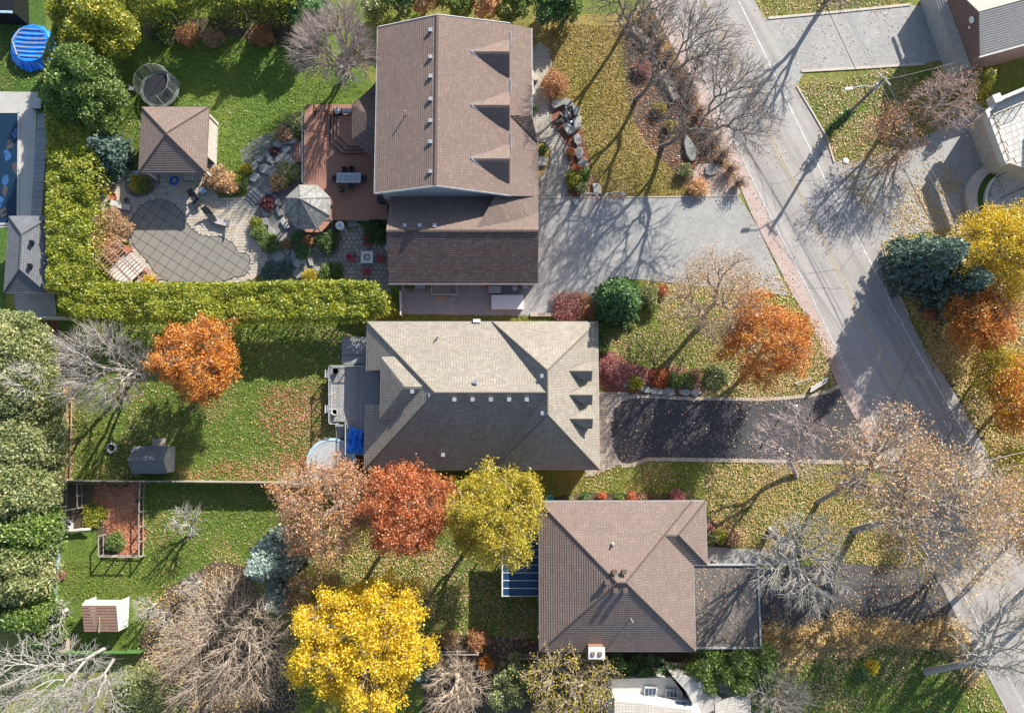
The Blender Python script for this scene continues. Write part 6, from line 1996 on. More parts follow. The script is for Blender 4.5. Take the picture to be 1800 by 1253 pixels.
MB().tube((x - .7, y - .3, .1), (x + .7, y + .15, .9), .05).tube((x - .7, y - .3, 0), (x - .7, y - .3, .5), .04).build('post_body', MT['white'], t)
def lamppost(label, base, h, head, mat='black', big=.28):
    x, y = P(*base)
    t = thing('garden_lamp_post', label, 'lamp post', (x, y, 0), 'garden lamp posts')
    MB().tube((x, y, 0), (x, y, h - .3), .05, .045, 8).build('post', MT['dark_metal'], t)
    o = MB().lathe((x, y, h - .35), [(.08, 0), (big * .7, .06), (big, .3), (big * .9, .34)], 12).build('lantern', MT[mat], t)
    MB().lathe((x, y, h), [(big * 1.1, -.02), (big * .5, .1), (.05, .2)], 12).build('cap', MT[mat], t)
    MB().lathe((x, y, h + .12), [(.13, 0), (.12, .06), (.04, .1)], 12).build('finial', MT['silver'], t)
lamppost('black round topped lamp post on the leaf covered right verge', (1737, 749), 1.9, None, 'black', .34)
lamppost('slim dark lamp post at the top left corner of the black driveway', (1116, 700), 1.8, None, 'offwhite', .14)
lamppost('slim dark lamp post at the road end of the black driveway', (1383, 716), 2.4, None, 'offwhite', .16)
x, y = P(1455, 1115, .5)
t = thing('tree_stump', 'cut round tree stump in the leaf pile below the dark driveway', 'stump', (x, y, 0))
MB().tube((x, y, 0), (x, y, .45), .46, .4, 14).build('stump_wood', MT['bark_tan'], t)
MB().tube((x, y, .45), (x, y, .46), .34, .34, 14).build('cut_face', MT['wood_tan'], t)
x, y = P(196, 787, .1)
t = thing('fire_pit', 'small dark stone fire pit on the lawn left of the grey shed', 'fire pit', (x, y, 0))
for k in range(10):
    a = k * .628
    MB().box((x + .42 * cos(a), y + .42 * sin(a), .1), (.24, .16, .2), a + pi / 2).build('stone', MT['trim_grey'], t)
MB().lathe((x, y, .02), [(.38, 0), (.3, .03)], 12).build('ash_bed', MT['black'], t)

# ================================================================== VEGETATION
hedge('long clipped cedar hedge down the left side of the pool garden', [([(98, 15), (150, 0), (165, 120), (170, 330), (166, 420), (172, 500), (120, 520), (76, 510), (78, 300), (72, 100)], 4.0)], 4.0, 'lf_hedge', 95, .19, 3)
hedge('yellow green cedar hedge running between the pool garden and the shed lawn', [([(100, 505), (150, 492), (400, 493), (600, 488), (662, 492), (684, 520), (682, 548), (640, 562), (400, 566), (140, 566), (98, 545)], 3.6)], 3.6, 'lf_hedge', 105, .19, 4)
hedge('dark tall hedge along the top edge of the pool garden lawn', [([(205, -45), (525, -50), (525, 14), (222, 20)], 4.6)], 4.6, 'lf_hedge', 90, .2, 5)
shrub('small golden green shrub rounding off the hedge end beside the garage yard', 687, 543, 14, 1.8, 'lf_yelgreen', n=1500)
lobes('big yellow tinged leafy tree at the top of the left hedge', 'tree', [(175, 40, 62, 8, 2), (130, 20, 40, 7, 2), (205, 62, 38, 6, 1.5), (150, 75, 36, 6, 1)], 'lf_yelgreen', 'broadleaf_tree', 52, .2, 1)
lobes('dense dark green evergreen tree below the yellow tinged tree', 'tree', [(150, 140, 55, 8, 1), (185, 165, 42, 6, 1), (120, 175, 40, 6, 1), (165, 195, 45, 6, .5), (195, 130, 28, 5, 1)], 'lf_green', 'evergreen_tree', 50, .2, 2)
conifer('round blue grey spruce between hedge and pavilion', 'tree', 182, 263, 48, 4.5, 'lf_bluedk', n=6500, lsize=.2, pw=.6)
conifer('tall narrow spruce hidden beyond the top hedge', 'tree', 300, -85, 60, 10, 'lf_deep', n=3500, lsize=.3)
conifer('second tall spruce hidden beyond the top hedge', 'tree', 420, -75, 60, 10, 'lf_deep', n=3500, lsize=.3)
conifer('third tall spruce beyond the top hedge near the red twigged tree', 'tree', 505, -45, 45, 8, 'lf_deep', n=4000, lsize=.25)
for i, (a, b, r, h, m, lab) in enumerate(((330, 62, 22, 1.2, 'lf_rust', 'brownish shrub under the top hedge, left one'), (375, 66, 20, 1.2, 'lf_tan', 'tan shrub under the top hedge'), (460, 62, 22, 1.3, 'lf_rust', 'brownish shrub under the top hedge near the bare tree'),
    (285, 60, 20, 1.2, 'lf_hedge_dk', 'dark shrub in the shade under the top hedge'), (382, 314, 24, 1.4, 'lf_tan', 'tan feathery grass clump right of the pavilion'), (402, 322, 20, 1.3, 'lf_peach', 'straw coloured grass clump nearest the terrace path'), (418, 318, 12, 1.0, 'lf_yelgreen', 'yellow green low shrub beside the straw grass clump'),
    (433, 297, 12, .9, 'lf_gold', 'golden low shrub at the rockery lawn edge'), (424, 320, 14, 1.0, 'lf_green', 'green low shrub left of the stone steps'), (505, 305, 24, 1.5, 'lf_olive', 'olive ornamental grass between rockery and deck'), (490, 320, 18, 1.4, 'lf_tan', 'tan ornamental grass above the octagonal gazebo'),
    (518, 215, 20, 1.4, 'lf_olive', 'olive shrub at the upper left corner of the reddish deck'), (500, 235, 18, 1.2, 'lf_tan', 'tan shrub above the rockery boulders'), (470, 358, 14, .9, 'lf_purple', 'dark purple shrub in the rocky channel'), (482, 265, 8, .6, 'lf_purple', 'small purple red shrub at the top of the rockery'),
    (450, 392, 12, .9, 'lf_yelgreen', 'yellow green shrub at the terrace edge, upper'), (456, 410, 15, 1.0, 'lf_green', 'green shrub at the terrace edge, middle'), (474, 427, 18, 1.1, 'lf_green', 'green shrub at the terrace edge, lower'), (524, 418, 13, 1.2, 'lf_deep', 'green shrub under the octagonal gazebo eave'),
    (539, 425, 13, 1.0, 'lf_rust', 'rusty shrub below the octagonal gazebo'), (532, 440, 15, 1.0, 'lf_deep', 'dark green shrub below the rusty gazebo shrub'), (505, 428, 10, .8, 'lf_rust', 'small brown shrub in the rocky channel foot'), (545, 485, 14, .9, 'lf_gold', 'pale gold grass tuft among the lower boulders'),
    (583, 480, 22, .9, 'lf_green', 'low green ground shrub at the flagstone patio foot'), (575, 425, 22, 1.2, 'lf_hedge_dk', 'dark shrub in shade between gazebo and flagstone patio'), (660, 408, 24, 1.2, 'lf_hedge_dk', 'dark shrub in shade below the deck edge'), (475, 478, 18, .5, 'lf_bluedk', 'low blue grey ground plant below the stepping stones'), (500, 472, 16, .5, 'lf_bluedk', 'second low blue grey ground plant beside the lower boulders'),
    (243, 322, 17, 1.3, 'lf_gold', 'gold and green rounded shrub in the dark edged bed'), (252, 326, 14, 1.2, 'lf_green', 'green rounded shrub in the dark edged bed'), (194, 400, 36, 1.6, 'lf_tan', 'large tan hydrangea clump beside the pool terrace, upper'), (187, 430, 30, 1.6, 'lf_peach', 'large tan hydrangea clump beside the pergola, lower'), (262, 494, 14, 1.2, 'lf_yellow', 'bright yellow shrub at the hedge below the red chair'),
    (190, 318, 14, .9, 'lf_bluedk', 'blue grey low plant near the coiled hose'), (178, 326, 16, 1.0, 'lf_tan', 'dry tan plant near the coiled hose'))):
    shrub(lab, a, b, r, h, m, n=int(200 + r * r * 3.4), lsize=.11 if m not in ('lf_tan', 'lf_peach') else .13)
# top edge vegetation
tl = [(545, 25, 38, 4.5, .5, 'lf_deep', 'dark evergreen at the top edge left of the bare tree'), (700, 0, 32, 4, .3, 'lf_deep', 'dark evergreen shrub behind the brown house, left'), (745, -4, 26, 4, .3, 'lf_tan', 'tan bush behind the brown house ridge'),
      (800, 2, 34, 4, .3, 'lf_green', 'green bush behind the brown house, middle'), (850, 6, 30, 3.5, .3, 'lf_peach', 'tan and gold bush behind the brown house'), (900, 4, 34, 4, .3, 'lf_green', 'green bush behind the right end of the brown house'), (965, 5, 40, 4.5, .3, 'lf_deep', 'dark green bush at the top of the walk'), (995, 15, 26, 4, .3, 'lf_green', 'green bush at the top edge of the dry lawn'), (655, 15, 22, 3.5, .3, 'lf_olive', 'olive bush behind the brown house corner')]
for i, (a, b, r, zt, zb_, m, lab) in enumerate(tl): lobes(lab, 'shrub', [(a, b, r, zt, zb_), (a + r * .5, b - 8, r * .7, zt * .8, zb_)], m, 'tall_shrub', 55, .2, i + 20)
# bare trees
hedge('low leaf covered hedge strip along the lower edge of the lower dark driveway', [([(1338, 1112), (1440, 1106), (1560, 1106), (1690, 1100), (1712, 1128), (1700, 1150), (1560, 1134), (1440, 1140), (1338, 1146)], .9)], .9, 'litter_gold', 85, .17, 7, name='low_hedge')
for i, (a, b, rr_, lab) in enumerate(((1850, 930, 70, 'first'), (1880, 1010, 75, 'second'), (1860, 1090, 60, 'third'))):
    tree(lab + ' bare tree past the road at the right edge, counting downward', 'tree', a, b, rr_, 12, 4, base=(a - 40, b - 15), tips=900, bark='bark', rtip=.016, forkz=3, group='bare trees past the right edge')
tree('bare tree with red tipped twigs between pool lawn and brown house', 'tree', 588, 78, 90, 9.5, 2.2, tips=3600, bark='bark_red', rtip=.014, ry=84, power=.42, forkz=.6, frac=.2, expo=.30, wob=.05)
tree('round bare tree with pale branches on the grey shed lawn', 'tree', 180, 645, 94, 10, 2.8, tips=2600, bark='bark_pale', rtip=.014, ry=90, power=.4, forkz=1.0, frac=.22, expo=.34, wob=.07)
tree('orange leaved round tree beside the grey shed lawn', 'tree', 347, 632, 70, 8.5, 2.2, 'autumn_tree', tips=900, bark='bark_pale', leaf='lf_orange', nleaf=13000, lsize=.17, lspread=.3, power=.3, rtip=.014, ry=72)
tree('peach and grey half bare tree over the round pool', 'tree', 575, 893, 90, 10, 3.5, 'autumn_tree', tips=1900, bark='bark_pale', leaf='lf_rust', nleaf=10000, lsize=.16, lspread=.35, rtip=.013, power=.4, leaf2='lf_peach')
tree('orange red leaved tree overhanging the beige house corner', 'tree', 715, 893, 77, 11.5, 4.5, 'autumn_tree', tips=900, bark='bark_tan', leaf='lf_redor', nleaf=15000, lsize=.17, lspread=.34, power=.32)
tree('yellow gold leaved tree beside the lower house roof', 'tree', 868, 905, 85, 11.5, 4.5, 'autumn_tree', tips=900, bark='bark_tan', leaf='lf_gold', nleaf=17000, lsize=.17, lspread=.36, power=.32)
tree('huge bright yellow tree at the bottom of the lawns', 'tree', 640, 1135, 114, 12, 2.5, 'autumn_tree', tips=1200, bark='bark_tan', leaf='lf_yellow', nleaf=30000, lsize=.19, lspread=.38, power=.33, base=(660, 1080), clump=.35)
tree('large bare tan branched tree left of the bright yellow tree', 'tree', 392, 1135, 126, 11, 2.0, tips=3800, bark='bark_tan', rtip=.013, ry=118, power=.5, forkz=1.0, frac=.25, expo=.31, wob=.12)
tree('pale bare tree filling the bottom left corner', 'tree', 85, 1195, 118, 13, 5, base=(190, 1136), tips=2200, bark='bark_light', rtip=.013, ry=85, power=.6, forkz=3.5, expo=.32)
tree('second pale bare tree at the bottom left below the green fence', 'tree', 150, 1235, 80, 12, 4, base=(205, 1150), tips=1300, bark='bark_light', rtip=.013, ry=60, power=.6, forkz=3.5, expo=.32)
tree('small silvery bare shrub tree alone on the lower left lawn', 'tree', 328, 915, 36, 4.2, 1.2, base=(338, 940), tips=260, bark='bark_light', rtip=.016, forkz=.5)
tree('thin silvery bare bush right of the rust roofed shed', 'shrub', 255, 1070, 26, 3.4, .6, 'bare_shrub', tips=200, bark='bark_light', rtip=.014, forkz=.3)
tree('thin silvery bare bush between rust roofed shed and tan bare tree', 'shrub', 285, 1085, 24, 3.0, .6, 'bare_shrub', tips=160, bark='bark_light', rtip=.014, forkz=.3)
tree('pale bare bush left of the rust roofed shed', 'shrub', 85, 1085, 44, 4.5, 1, 'bare_shrub', tips=420, bark='bark_light', rtip=.016, forkz=.6)
tree('small pale bare bush above the large tan bare tree', 'shrub', 335, 1030, 26, 3, .6, 'bare_shrub', tips=200, bark='bark_light', rtip=.014, forkz=.3)
tree('bare tree at the top left of the dry front lawn', 'tree', 1118, -10, 100, 12.5, 4.5, base=(1099, 51), tips=3400, bark='bark', rtip=.011, expo=.34, power=.45, forkz=3.0)
tree('bare tree in the middle of the roadside bed', 'tree', 1190, 80, 125, 12.5, 4.0, base=(1117, 176), tips=4200, bark='bark', rtip=.011, expo=.34, power=.45, ry=100, forkz=2.6)
tree('bare wide tree nearest the old driveway beside the road', 'tree', 1255, 185, 130, 12.0, 3.5, base=(1163, 258), tips=4600, bark='bark', rtip=.011, expo=.34, power=.45, ry=115, forkz=2.2)
tree('tan leaved half bare tree over the old driveway edge', 'tree', 1258, 520, 88, 9, 2.2, 'autumn_tree', base=(1232, 572), tips=2200, bark='bark_tan', leaf='lf_tan', nleaf=4500, lsize=.12, lspread=.4, rtip=.012, power=.35)
tree('orange leaved tree beside the road and black driveway', 'tree', 1348, 600, 76, 9, 2.0, 'autumn_tree', base=(1330, 640), tips=900, bark='bark', leaf='lf_orange', nleaf=12000, lsize=.16, lspread=.36, power=.34, leaf2='lf_redor')
tree('brown twigged dense bare tree beside the top right lawn', 'tree', 1665, 175, 62, 7.5, 2, tips=1800, bark='bark_red', rtip=.012, expo=.33, forkz=.6, leaf='lf_rust', nleaf=700, lsize=.13)
tree('small sparse rusty leaved tree at the grass corner', 'tree', 1570, 235, 58, 6, 1.5, 'autumn_tree', base=(1551, 234), tips=500, bark='bark', rtip=.014, leaf='lf_rust', nleaf=1400, lsize=.15)
tree('bare tree standing at the top edge beside the top right driveway', 'tree', 1480, -25, 60, 8, 3, base=(1455, 0), tips=600, bark='bark', rtip=.016)
tree('yellow leaved tree at the right edge below the curved court', 'tree', 1772, 435, 88, 9, 2, 'autumn_tree', base=(1720, 480), tips=900, bark='bark', leaf='lf_yellow', nleaf=14000, lsize=.17, lspread=.4, power=.36, clump=.4, leaf2='lf_gold')
tree('rust orange tree behind the blue green pine', 'tree', 1725, 560, 62, 6.5, 1.2, 'autumn_tree', tips=700, bark='bark', leaf='lf_orange', nleaf=9000, lsize=.16, lspread=.36)
tree('golden orange tree at the right edge above the lamp post', 'tree', 1800, 700, 62, 9, 2, 'autumn_tree', base=(1770, 705), tips=700, bark='bark', leaf='lf_orange', nleaf=9000, lsize=.17, lspread=.4, leaf2='lf_yellow')
tree('pale gold leaved low tree on the right verge', 'tree', 1755, 655, 50, 5.5, 1, 'autumn_tree', tips=500, bark='bark', leaf='lf_gold', nleaf=6000, lsize=.16, lspread=.4)
tree('olive gold low tree at the right edge beside the lamp post', 'tree', 1790, 830, 50, 6, 1, 'autumn_tree', tips=500, bark='bark', leaf='lf_gold', nleaf=4500, lsize=.16, lspread=.45, leaf2='lf_olive')
# lower right street trees
tree('sparse peach leaved tree over the mouth of the black driveway', 'tree', 1560, 815, 98, 12, 4, 'autumn_tree', base=(1437, 882), tips=2300, bark='bark_pale', leaf='lf_peach', nleaf=3000, lsize=.16, lspread=.38, rtip=.016, forkz=3, leaf2='lf_rust')
tree('tall sparse gold leaved street tree leaning over the road', 'tree', 1655, 905, 138, 15, 5, 'autumn_tree', base=(1501, 932), tips=3200, bark='bark_pale', leaf='lf_peach', nleaf=5200, lsize=.15, lspread=.42, rtip=.012, forkz=3.5, leaf2='lf_gold', maxr=.3)
tree('pinkish bare tree at the black driveway lower edge', 'tree', 1392, 775, 72, 9, 3, base=(1400, 838), tips=1600, bark='bark_red', rtip=.011, forkz=1.6, expo=.38)
tree('pale bare tree over the lower dark driveway', 'tree', 1415, 990, 92, 12, 4, base=(1352, 930), tips=2600, bark='bark_light', rtip=.012, forkz=3, maxr=.22, expo=.38)
tree('pale bare tree leaning over the road at bottom right', 'tree', 1765, 1120, 88, 14, 6, base=(1627, 1180), tips=1500, bark='bark_light', rtip=.013, forkz=6, maxr=.36)
tree('peach leaved tree at the right edge beyond the road', 'tree', 1790, 900, 80, 12, 4, 'autumn_tree', base=(1760, 880), tips=900, bark='bark', leaf='lf_peach', nleaf=4000, lsize=.16, lspread=.4)
tree('grey bare feathery tree at the bottom between white building and lawn', 'tree', 1365, 1225, 58, 8, 1, tips=1500, bark='bark_pale', rtip=.011, forkz=.8, frac=.24)
tree('tan bare bush with fine twigs at the bottom right of the bright yellow tree', 'tree', 800, 1205, 62, 5.5, .6, 'bare_shrub', tips=1500, bark='bark_tan', rtip=.014, forkz=.4, power=.4)
tree('bare branched tree with a few gold leaves left of the white building', 'tree', 1000, 1205, 82, 8, 2, tips=1500, bark='bark_tan', rtip=.013, expo=.38, leaf='lf_gold', nleaf=1800, lsize=.16, forkz=1.2)
tree('sapling with dry leaves between the peach tree and bare tan tree', 'tree', 545, 1045, 50, 5, 1, 'autumn_tree', tips=500, bark='bark_tan', leaf='lf_rust', nleaf=1800, lsize=.15, leaf2='lf_gold')
# spruces
conifer('silver blue spruce between the lower left lawn and peach tree', 'tree', 473, 985, 56, 11, 'lf_blue', n=10000, lsize=.22)
conifer('smaller silver blue spruce just below the tall one', 'tree', 490, 1052, 38, 6.5, 'lf_blue', n=4200, lsize=.2)
conifer('small blue spruce tucked right of the bright yellow tree', 'tree', 738, 1180, 30, 4, 'lf_bluedk', n=2600, lsize=.18)
conifer('small blue spruce at the bottom edge below the bright yellow tree', 'tree', 640, 1255, 30, 4, 'lf_blue', n=2600, lsize=.18)
conifer('deep green pine beside the beige house front corner', 'tree', 1089, 525, 53, 7, 'lf_deep', n=12000, lsize=.21, pw=.55, layers=16)
conifer('large blue green pine at the right side of the road', 'tree', 1640, 455, 68, 10, 'lf_bluedk', n=10000, lsize=.24, pw=.7)
conifer('second blue green pine behind the first on the right verge', 'tree', 1690, 500, 62, 8, 'lf_bluedk', n=8000, lsize=.24, pw=.7)
conifer('yellow green conifer top right beside the brown twigged tree', 'tree', 1722, 145, 34, 4.5, 'lf_yelgreen', n=3500, lsize=.18, pw=.6)
# left edge evergreens
ev = [(25, 610, 62, 9, 'lf_olive', 'pale olive evergreen at the left edge below the fence'), (40, 690, 60, 9, 'lf_olive', 'olive evergreen at the left edge beside the bare tree'), (50, 775, 58, 8.5, 'lf_olive', 'green evergreen at the left edge level with the grey shed'),
      (35, 855, 60, 9, 'lf_olive', 'green evergreen at the left edge level with the boundary fence'), (50, 935, 50, 8, 'lf_green', 'mid green evergreen at the left edge level with the vegetable garden'), (35, 1000, 56, 8.5, 'lf_olive', 'olive green evergreen at the left edge'), (45, 1060, 46, 7, 'lf_green', 'lowest green evergreen at the left edge')]
for i, (a, b, r, h, m, lab) in enumerate(ev):
    lobes(lab, 'tree', [(a, b, r, h, .8), (a + 28, b + 22, r * .6, h * .75, .6), (a + 22, b - 26, r * .55, h * .8, .6), (a - 30, b, r * .6, h * .8, .8)], m, 'evergreen_tree', 42, .21, 40 + i)
tree('silvery bare twigs showing through the olive evergreens', 'tree', 40, 665, 40, 10.5, 6, tips=350, bark='bark_light', rtip=.016)
lobes('dark green shrub row below the lower house', 'shrub', [(1090, 1172, 24, 2.8, .2), (1130, 1175, 26, 2.8, .2), (1170, 1178, 24, 2.6, .2)], 'lf_deep', 'tall_shrub', 50, .17, 60)
lobes('green leafy trees between the carport and the white building', 'tree', [(1240, 1178, 38, 5, .4), (1290, 1175, 42, 5.5, .4), (1335, 1165, 34, 5, .4), (1320, 1205, 34, 4.5, .4)], 'lf_green', 'broadleaf_tree', 50, .18, 61)
lobes('yellow green shrub above the white building', 'shrub', [(1262, 1192, 18, 3, .3), (1280, 1202, 14, 2.6, .3)], 'lf_yelgreen', 'tall_shrub', 55, .16, 62)
lobes('dark olive shrub left of the small bare tree at the bottom', 'shrub', [(905, 1180, 30, 3.5, .3), (890, 1215, 34, 3.5, .3), (1060, 1165, 18, 2.5, .2)], 'lf_olive', 'tall_shrub', 45, .17, 63)
lobes('olive shrub at the lower left near the tan bare tree', 'shrub', [(245, 1200, 36, 3, .3), (270, 1225, 30, 3, .3), (300, 1240, 30, 3, .3)], 'lf_olive', 'tall_shrub', 40, .17, 64)
lobes('green conifer strip beside the beige house front wall', 'shrub', [(1058, 610, 12, 2.4, .2), (1060, 590, 10, 2.2, .2)], 'lf_green', 'tall_shrub', 80, .13, 65)
conifer('small dark green pine at the left lower boundary near the compost box', 'tree', 75, 1115, 36, 5, 'lf_green', n=2600, lsize=.2)
shr = [(1140, 520, 18, 1.4, 'lf_olive', 'olive shrub right of the deep green pine'), (1146, 540, 11, 1.1, 'lf_green', 'round green shrub right of the deep green pine'), (1164, 511, 11, .9, 'lf_redor', 'small round red shrub at the old driveway edge'), (1000, 541, 32, .9, 'lf_pink', 'low reddish brown bush at the lower edge of the old driveway'),
    (1030, 540, 24, .9, 'lf_rust', 'low dry bush between the old driveway and the deep green pine'), (975, 147, 26, 1.6, 'lf_rust', 'rust coloured feathery bush by the front walk'), (1010, 315, 18, .9, 'lf_yelgreen', 'yellow green shrub at the end of the front walk'), (1028, 305, 13, .9, 'lf_green', 'green shrub among the front walk armour stones'), (1016, 300, 10, .8, 'lf_redor', 'red leaved shrub near the hockey nets'),
    (1022, 330, 14, .8, 'lf_olive', 'olive low shrub above the left hockey net'), (1003, 268, 9, .7, 'lf_rust', 'small rusty plant between the front walk armour stones'), (1090, 655, 22, 1.0, 'lf_pink', 'pink red twiggy bush at the beige house front, left one'), (1120, 660, 20, .8, 'lf_pink', 'pink red low bush in the middle of the driveway bed'), (1160, 665, 18, .8, 'lf_redor', 'salmon red low bush in the driveway bed'), (1066, 640, 20, 1.0, 'lf_pink', 'pink red bush nearest the beige house wall'),
    (1118, 672, 14, 1.1, 'lf_yelgreen', 'rounded yellow green shrub at the black driveway corner'), (1185, 668, 14, .9, 'lf_green', 'spiky green plant in the driveway bed, left one'), (1206, 668, 14, .9, 'lf_green', 'spiky green plant in the driveway bed, right one'), (1222, 658, 12, .8, 'lf_tan', 'dry pale plant at the end of the driveway bed'),
    (1058, 872, 8, .8, 'lf_redor', 'small round crimson shrub above the lower house roof'), (1111, 873, 10, .9, 'lf_redor', 'small round orange red shrub above the lower house roof'), (1028, 873, 8, .7, 'lf_deep', 'small dark green shrub above the lower house roof'), (1090, 873, 8, .7, 'lf_green', 'small green plant between the two red shrubs'), (1130, 873, 8, .7, 'lf_tan', 'small tan plant right of the orange red shrub'), (1190, 873, 14, .7, 'lf_pink', 'pinkish low plant near the right end of the lower house bed'),
    (1252, 942, 13, 1.2, 'lf_olive', 'rounded olive shrub beside the lower house front'), (1268, 942, 12, 1.1, 'lf_yelgreen', 'rounded light green shrub beside the lower house front'), (1287, 945, 14, 1.1, 'lf_tan', 'rounded tan shrub beside the lower house path'), (1247, 930, 9, 1, 'lf_pink', 'small pinkish shrub at the lower house corner'),
    (1533, 1172, 12, .9, 'lf_yellow', 'small bright yellow shrub on the bottom right lawn'), (1517, 1180, 11, 1.0, 'lf_deep', 'small dark green shrub on the bottom right lawn'), (203, 952, 17, .9, 'lf_green', 'leafy green vegetable patch in the fenced garden corner'), (165, 905, 22, .4, 'lf_yelgreen', 'low weedy plants in the fenced vegetable garden'), (105, 1010, 9, .7, 'lf_pink', 'pink red climber on the green screened fence'),
    (1228, 330, 18, 1.0, 'lf_peach', 'golden grass clump at the old driveway end of the bed'), (1205, 300, 14, 1.0, 'lf_olive', 'grey green shrub at the old driveway end of the bed'), (1160, 190, 12, .9, 'lf_gold', 'yellowish shrub in the roadside bed'), (1180, 220, 12, .9, 'lf_gold', 'gold shrub in the roadside bed near the wide bare tree'), (1130, 120, 18, .8, 'lf_pink', 'reddish low bush in the roadside bed'),
    (955, 262, 8, .6, 'lf_green', 'low green border plant in the small round bed'), (940, 190, 6, .8, 'lf_deep', 'small dark shrub at the brown house wall'), (720, 503, 9, .8, 'lf_olive', 'small olive weed clump in the garage yard'), (1640, 545, 20, 1.0, 'lf_rust', 'brown low bush under the blue green pine'), (1600, 500, 16, .8, 'lf_tan', 'dry leafy low bush at the verge of the road'),
    (1260, 660, 22, .6, 'lf_olive', 'low ground plant in the shade of the orange tree'), (840, 1125, 20, .9, 'lf_rust', 'rusty low bush at the end of the lower lawn'), (790, 1122, 16, .8, 'lf_tan', 'tan low bush at the end of the lower lawn'), (855, 1165, 14, .9, 'lf_orange', 'orange low bush near the bottom fence'), (1000, 873, 7, .6, 'lf_olive', 'tiny olive plant in the bed above the lower house')]
for (a, b, r, h, m, lab) in shr: shrub(lab, a, b, r, h, m, n=int(160 + r * r * 3.4), lsize=.11)
# twiggy hedge row along the road
for k in range(13):
    f = k / 12
    a = 1135 + 165 * f; b = 20 + 300 * f
    shrub('leafless twiggy shrub in the dense row along the road edge', a, b, 19, 1.7, 'lf_rust', name='bare_shrub', n=160, lsize=.1, twig='bark', group='twiggy shrubs in the row along the road edge', dense=False)
# grass tufts over the lawns
grass('short mown grass on the pool garden lawn', [(215, 60), (560, 70), (640, 160), (540, 200), (440, 320), (360, 330), (200, 300)], 9000, 'gr_green', 50)
grass('dry yellowing grass on the front lawn of the brown house', [(968, 40), (1095, 45), (1120, 240), (1230, 345), (1050, 345), (1015, 180), (970, 160)], 9000, 'gr_dry', 51)
grass('green grass around the grey shed', [(112, 565), (640, 565), (640, 843), (120, 843)], 16000, 'gr_mix', 52)
grass('green grass on the lower lawns', [(105, 985), (170, 985), (250, 980), (255, 855), (955, 855), (940, 1110), (760, 1110), (560, 1050), (420, 960), (250, 1060), (105, 1060)], 15000, 'gr_mix', 53)
grass('green grass around the deep green pine and orange tree', [(1060, 560), (1420, 550), (1470, 690), (1240, 698), (1210, 640), (1100, 640)], 6500, 'gr_mix', 54)
grass('green grass below the black driveway', [(965, 850), (1110, 815), (1500, 815), (1640, 1000), (1400, 985), (1300, 930), (1240, 880), (965, 862)], 8000, 'gr_mix', 55)
grass('green grass on the bottom right lawn', [(1340, 1155), (1690, 1130), (1760, 1260), (1340, 1260)], 6500, 'gr_green', 56)
grass('green grass on the corner lawn by the utility pole', [(1405, 150), (1640, 118), (1780, 90), (1730, 180), (1560, 290), (1468, 284)], 4500, 'gr_green', 57)
grass('green grass on the top right lawn strip', [(1330, -20), (1605, -20), (1595, 10), (1350, 32)], 1200, 'gr_mix', 58)
grass('green grass strip between garage yard and beige roof', [(692, 553), (1040, 553), (1040, 566), (692, 566)], 700, 'gr_mix', 59)
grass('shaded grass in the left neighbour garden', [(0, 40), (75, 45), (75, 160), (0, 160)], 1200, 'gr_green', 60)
# leaf litter
litter('pale fallen leaves over the grey shed lawn', [(110, 560), (645, 560), (645, 845), (110, 845)], 3800, 'litter_pale', falloff=30)
litter('red fallen leaves drifted around the round pool', [(450, 690), (605, 650), (640, 845), (480, 845)], 3200, 'litter_red', seed=8, falloff=30)
litter('rusty fallen leaves along the grey shed lawn fence', [(300, 825), (640, 790), (640, 845), (300, 842)], 1400, 'litter_red', seed=81)
litter('pale fallen leaves over the lower lawns', [(255, 852), (960, 852), (950, 1150), (500, 1150), (420, 960), (255, 1000)], 4800, 'litter_pale', seed=9, falloff=32)
litter('dense fallen leaves under the orange red tree', [(600, 900), (780, 960), (760, 1080), (620, 1060), (540, 1020)], 4200, 'litter_gold', seed=10)
litter('fallen leaves on the lawn left of the blue patio cover', [(740, 960), (890, 960), (940, 1120), (760, 1110)], 900, 'litter_pale', seed=11)
litter('thick rust coloured leaves in the fenced vegetable garden', [(165, 852), (242, 852), (246, 975), (215, 975), (190, 930), (180, 890)], 4200, 'litter_red', seed=12, size=.16)
litter('tan leaves between the two timber rail fences', [(101, 690), (121, 690), (120, 843), (100, 843)], 2200, 'litter_gold', seed=13)
litter('thick golden leaves on the lawn around the street trees', [(1240, 815), (1500, 812), (1560, 845), (1640, 1000), (1560, 995), (1400, 990), (1250, 950)], 11000, 'litter_gold', seed=14)
litter('pale leaves on the lawn below the black driveway', [(965, 850), (1180, 812), (1420, 812), (1300, 960), (1250, 870)], 2400, 'litter_pale', seed=15, falloff=30)
litter('thick golden leaf drift below the dark driveway', [(1337, 1108), (1450, 1098), (1480, 1070), (1540, 1095), (1690, 1092), (1720, 1165), (1700, 1200), (1655, 1120), (1500, 1148), (1337, 1160)], 13000, 'litter_gold', seed=16, size=.13, pile=.55)
litter('ragged outer scatter of the golden leaf drift', [(1337, 1098), (1440, 1088), (1480, 1055), (1560, 1085), (1700, 1080), (1740, 1190), (1700, 1235), (1650, 1150), (1500, 1172), (1337, 1185)], 5200, 'litter_gold', seed=46, falloff=30)
litter('scattered pale leaves on the bottom right lawn', [(1350, 1150), (1700, 1120), (1760, 1253), (1350, 1253)], 2400, 'litter_pale', seed=17, falloff=26)
litter('pale leaves sprinkled on the black driveway', [(1080, 705), (1490, 690), (1510, 800), (1090, 805)], 420, 'litter_pale', z=.07, seed=18)
litter('pale leaves sprinkled on the lower dark driveway', [(1340, 1000), (1630, 1000), (1680, 1090), (1340, 1105)], 700, 'litter_gold', z=.06, seed=19)
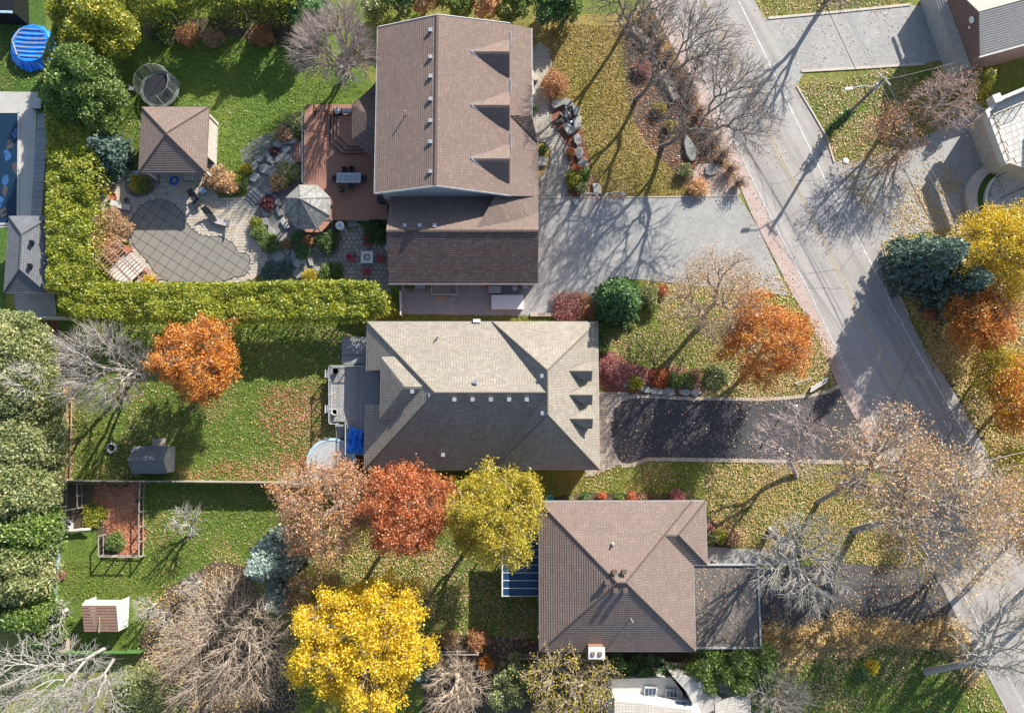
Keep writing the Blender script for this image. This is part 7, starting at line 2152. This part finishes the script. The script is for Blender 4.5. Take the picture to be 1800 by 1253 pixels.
litter('golden leaves covering the grass corner by the utility pole', [(1405, 150), (1600, 118), (1660, 220), (1560, 290), (1468, 284)], 3200, 'litter_pale', seed=20)
litter('thick golden leaves on the right hand driveway', [(1470, 285), (1640, 240), (1700, 330), (1690, 400), (1555, 428), (1510, 350)], 4200, 'litter_gold', seed=21, falloff=26)
litter('thick golden leaves on the right verge', [(1555, 430), (1700, 400), (1860, 420), (1860, 980), (1800, 905), (1700, 720), (1600, 555)], 26000, 'litter_gold', seed=22, size=.13, pile=.3)
litter('leaves along the brick strip and road edge', [(1150, 40), (1330, 330), (1440, 560), (1540, 790), (1580, 870), (1490, 800), (1400, 560), (1240, 260), (1130, 60)], 2200, 'litter_pale', z=.06, seed=23, size=.11)
litter('sprinkled leaves over the road near the bare trees', [(1150, 0), (1300, 0), (1400, 300), (1300, 300)], 500, 'litter_pale', z=.06, seed=24, size=.1)
litter('leaves under the orange roadside tree', [(1050, 580), (1440, 560), (1480, 680), (1400, 700), (1240, 700), (1060, 640)], 3600, 'litter_pale', seed=25)
litter('thick leaves at the foot of the orange roadside tree', [(1240, 600), (1440, 560), (1475, 680), (1400, 698), (1250, 695)], 3600, 'litter_gold', seed=26)
litter('leaves in the roadside bed under the bare trees', [(1095, 45), (1150, 40), (1300, 330), (1230, 345), (1120, 240)], 3200, 'litter_red', seed=27, size=.11)
litter('leaves in the bed under the tan half bare tree', [(1130, 490), (1380, 480), (1420, 560), (1200, 580), (1140, 550)], 2500, 'litter_gold', seed=28)
litter('leaves on the top right lawn strip', [(1330, -10), (1600, -10), (1590, 10), (1350, 30)], 500, 'litter_pale', seed=29)
litter('red leaves in the bed by the black driveway', [(1048, 620), (1130, 650), (1230, 655), (1225, 690), (1050, 680)], 1500, 'litter_red', seed=30, size=.1)
litter('leaves scattered in the top left shaded lawn', [(0, 45), (70, 50), (70, 150), (0, 150)], 90, 'litter_pale', seed=31)
litter('leaves scattered on the flat carport roof', [(1222, 994), (1332, 994), (1332, 1136), (1222, 1136)], 500, 'litter_pale', z=3.12, seed=32, size=.1)
litter('leaves around the large tan bare tree', [(250, 1060), (420, 960), (520, 1100), (540, 1253), (240, 1253)], 5000, 'litter_gold', seed=33)
litter('leaves on the top right driveway', [(1350, 40), (1660, 15), (1690, 100), (1410, 122)], 260, 'litter_pale', z=.05, seed=34)
litter('dry brown leaves on the grey timber deck', [(585, 650), (640, 650), (640, 740), (610, 745), (585, 735)], 260, 'litter_gold', z=.99, seed=35, size=.09)
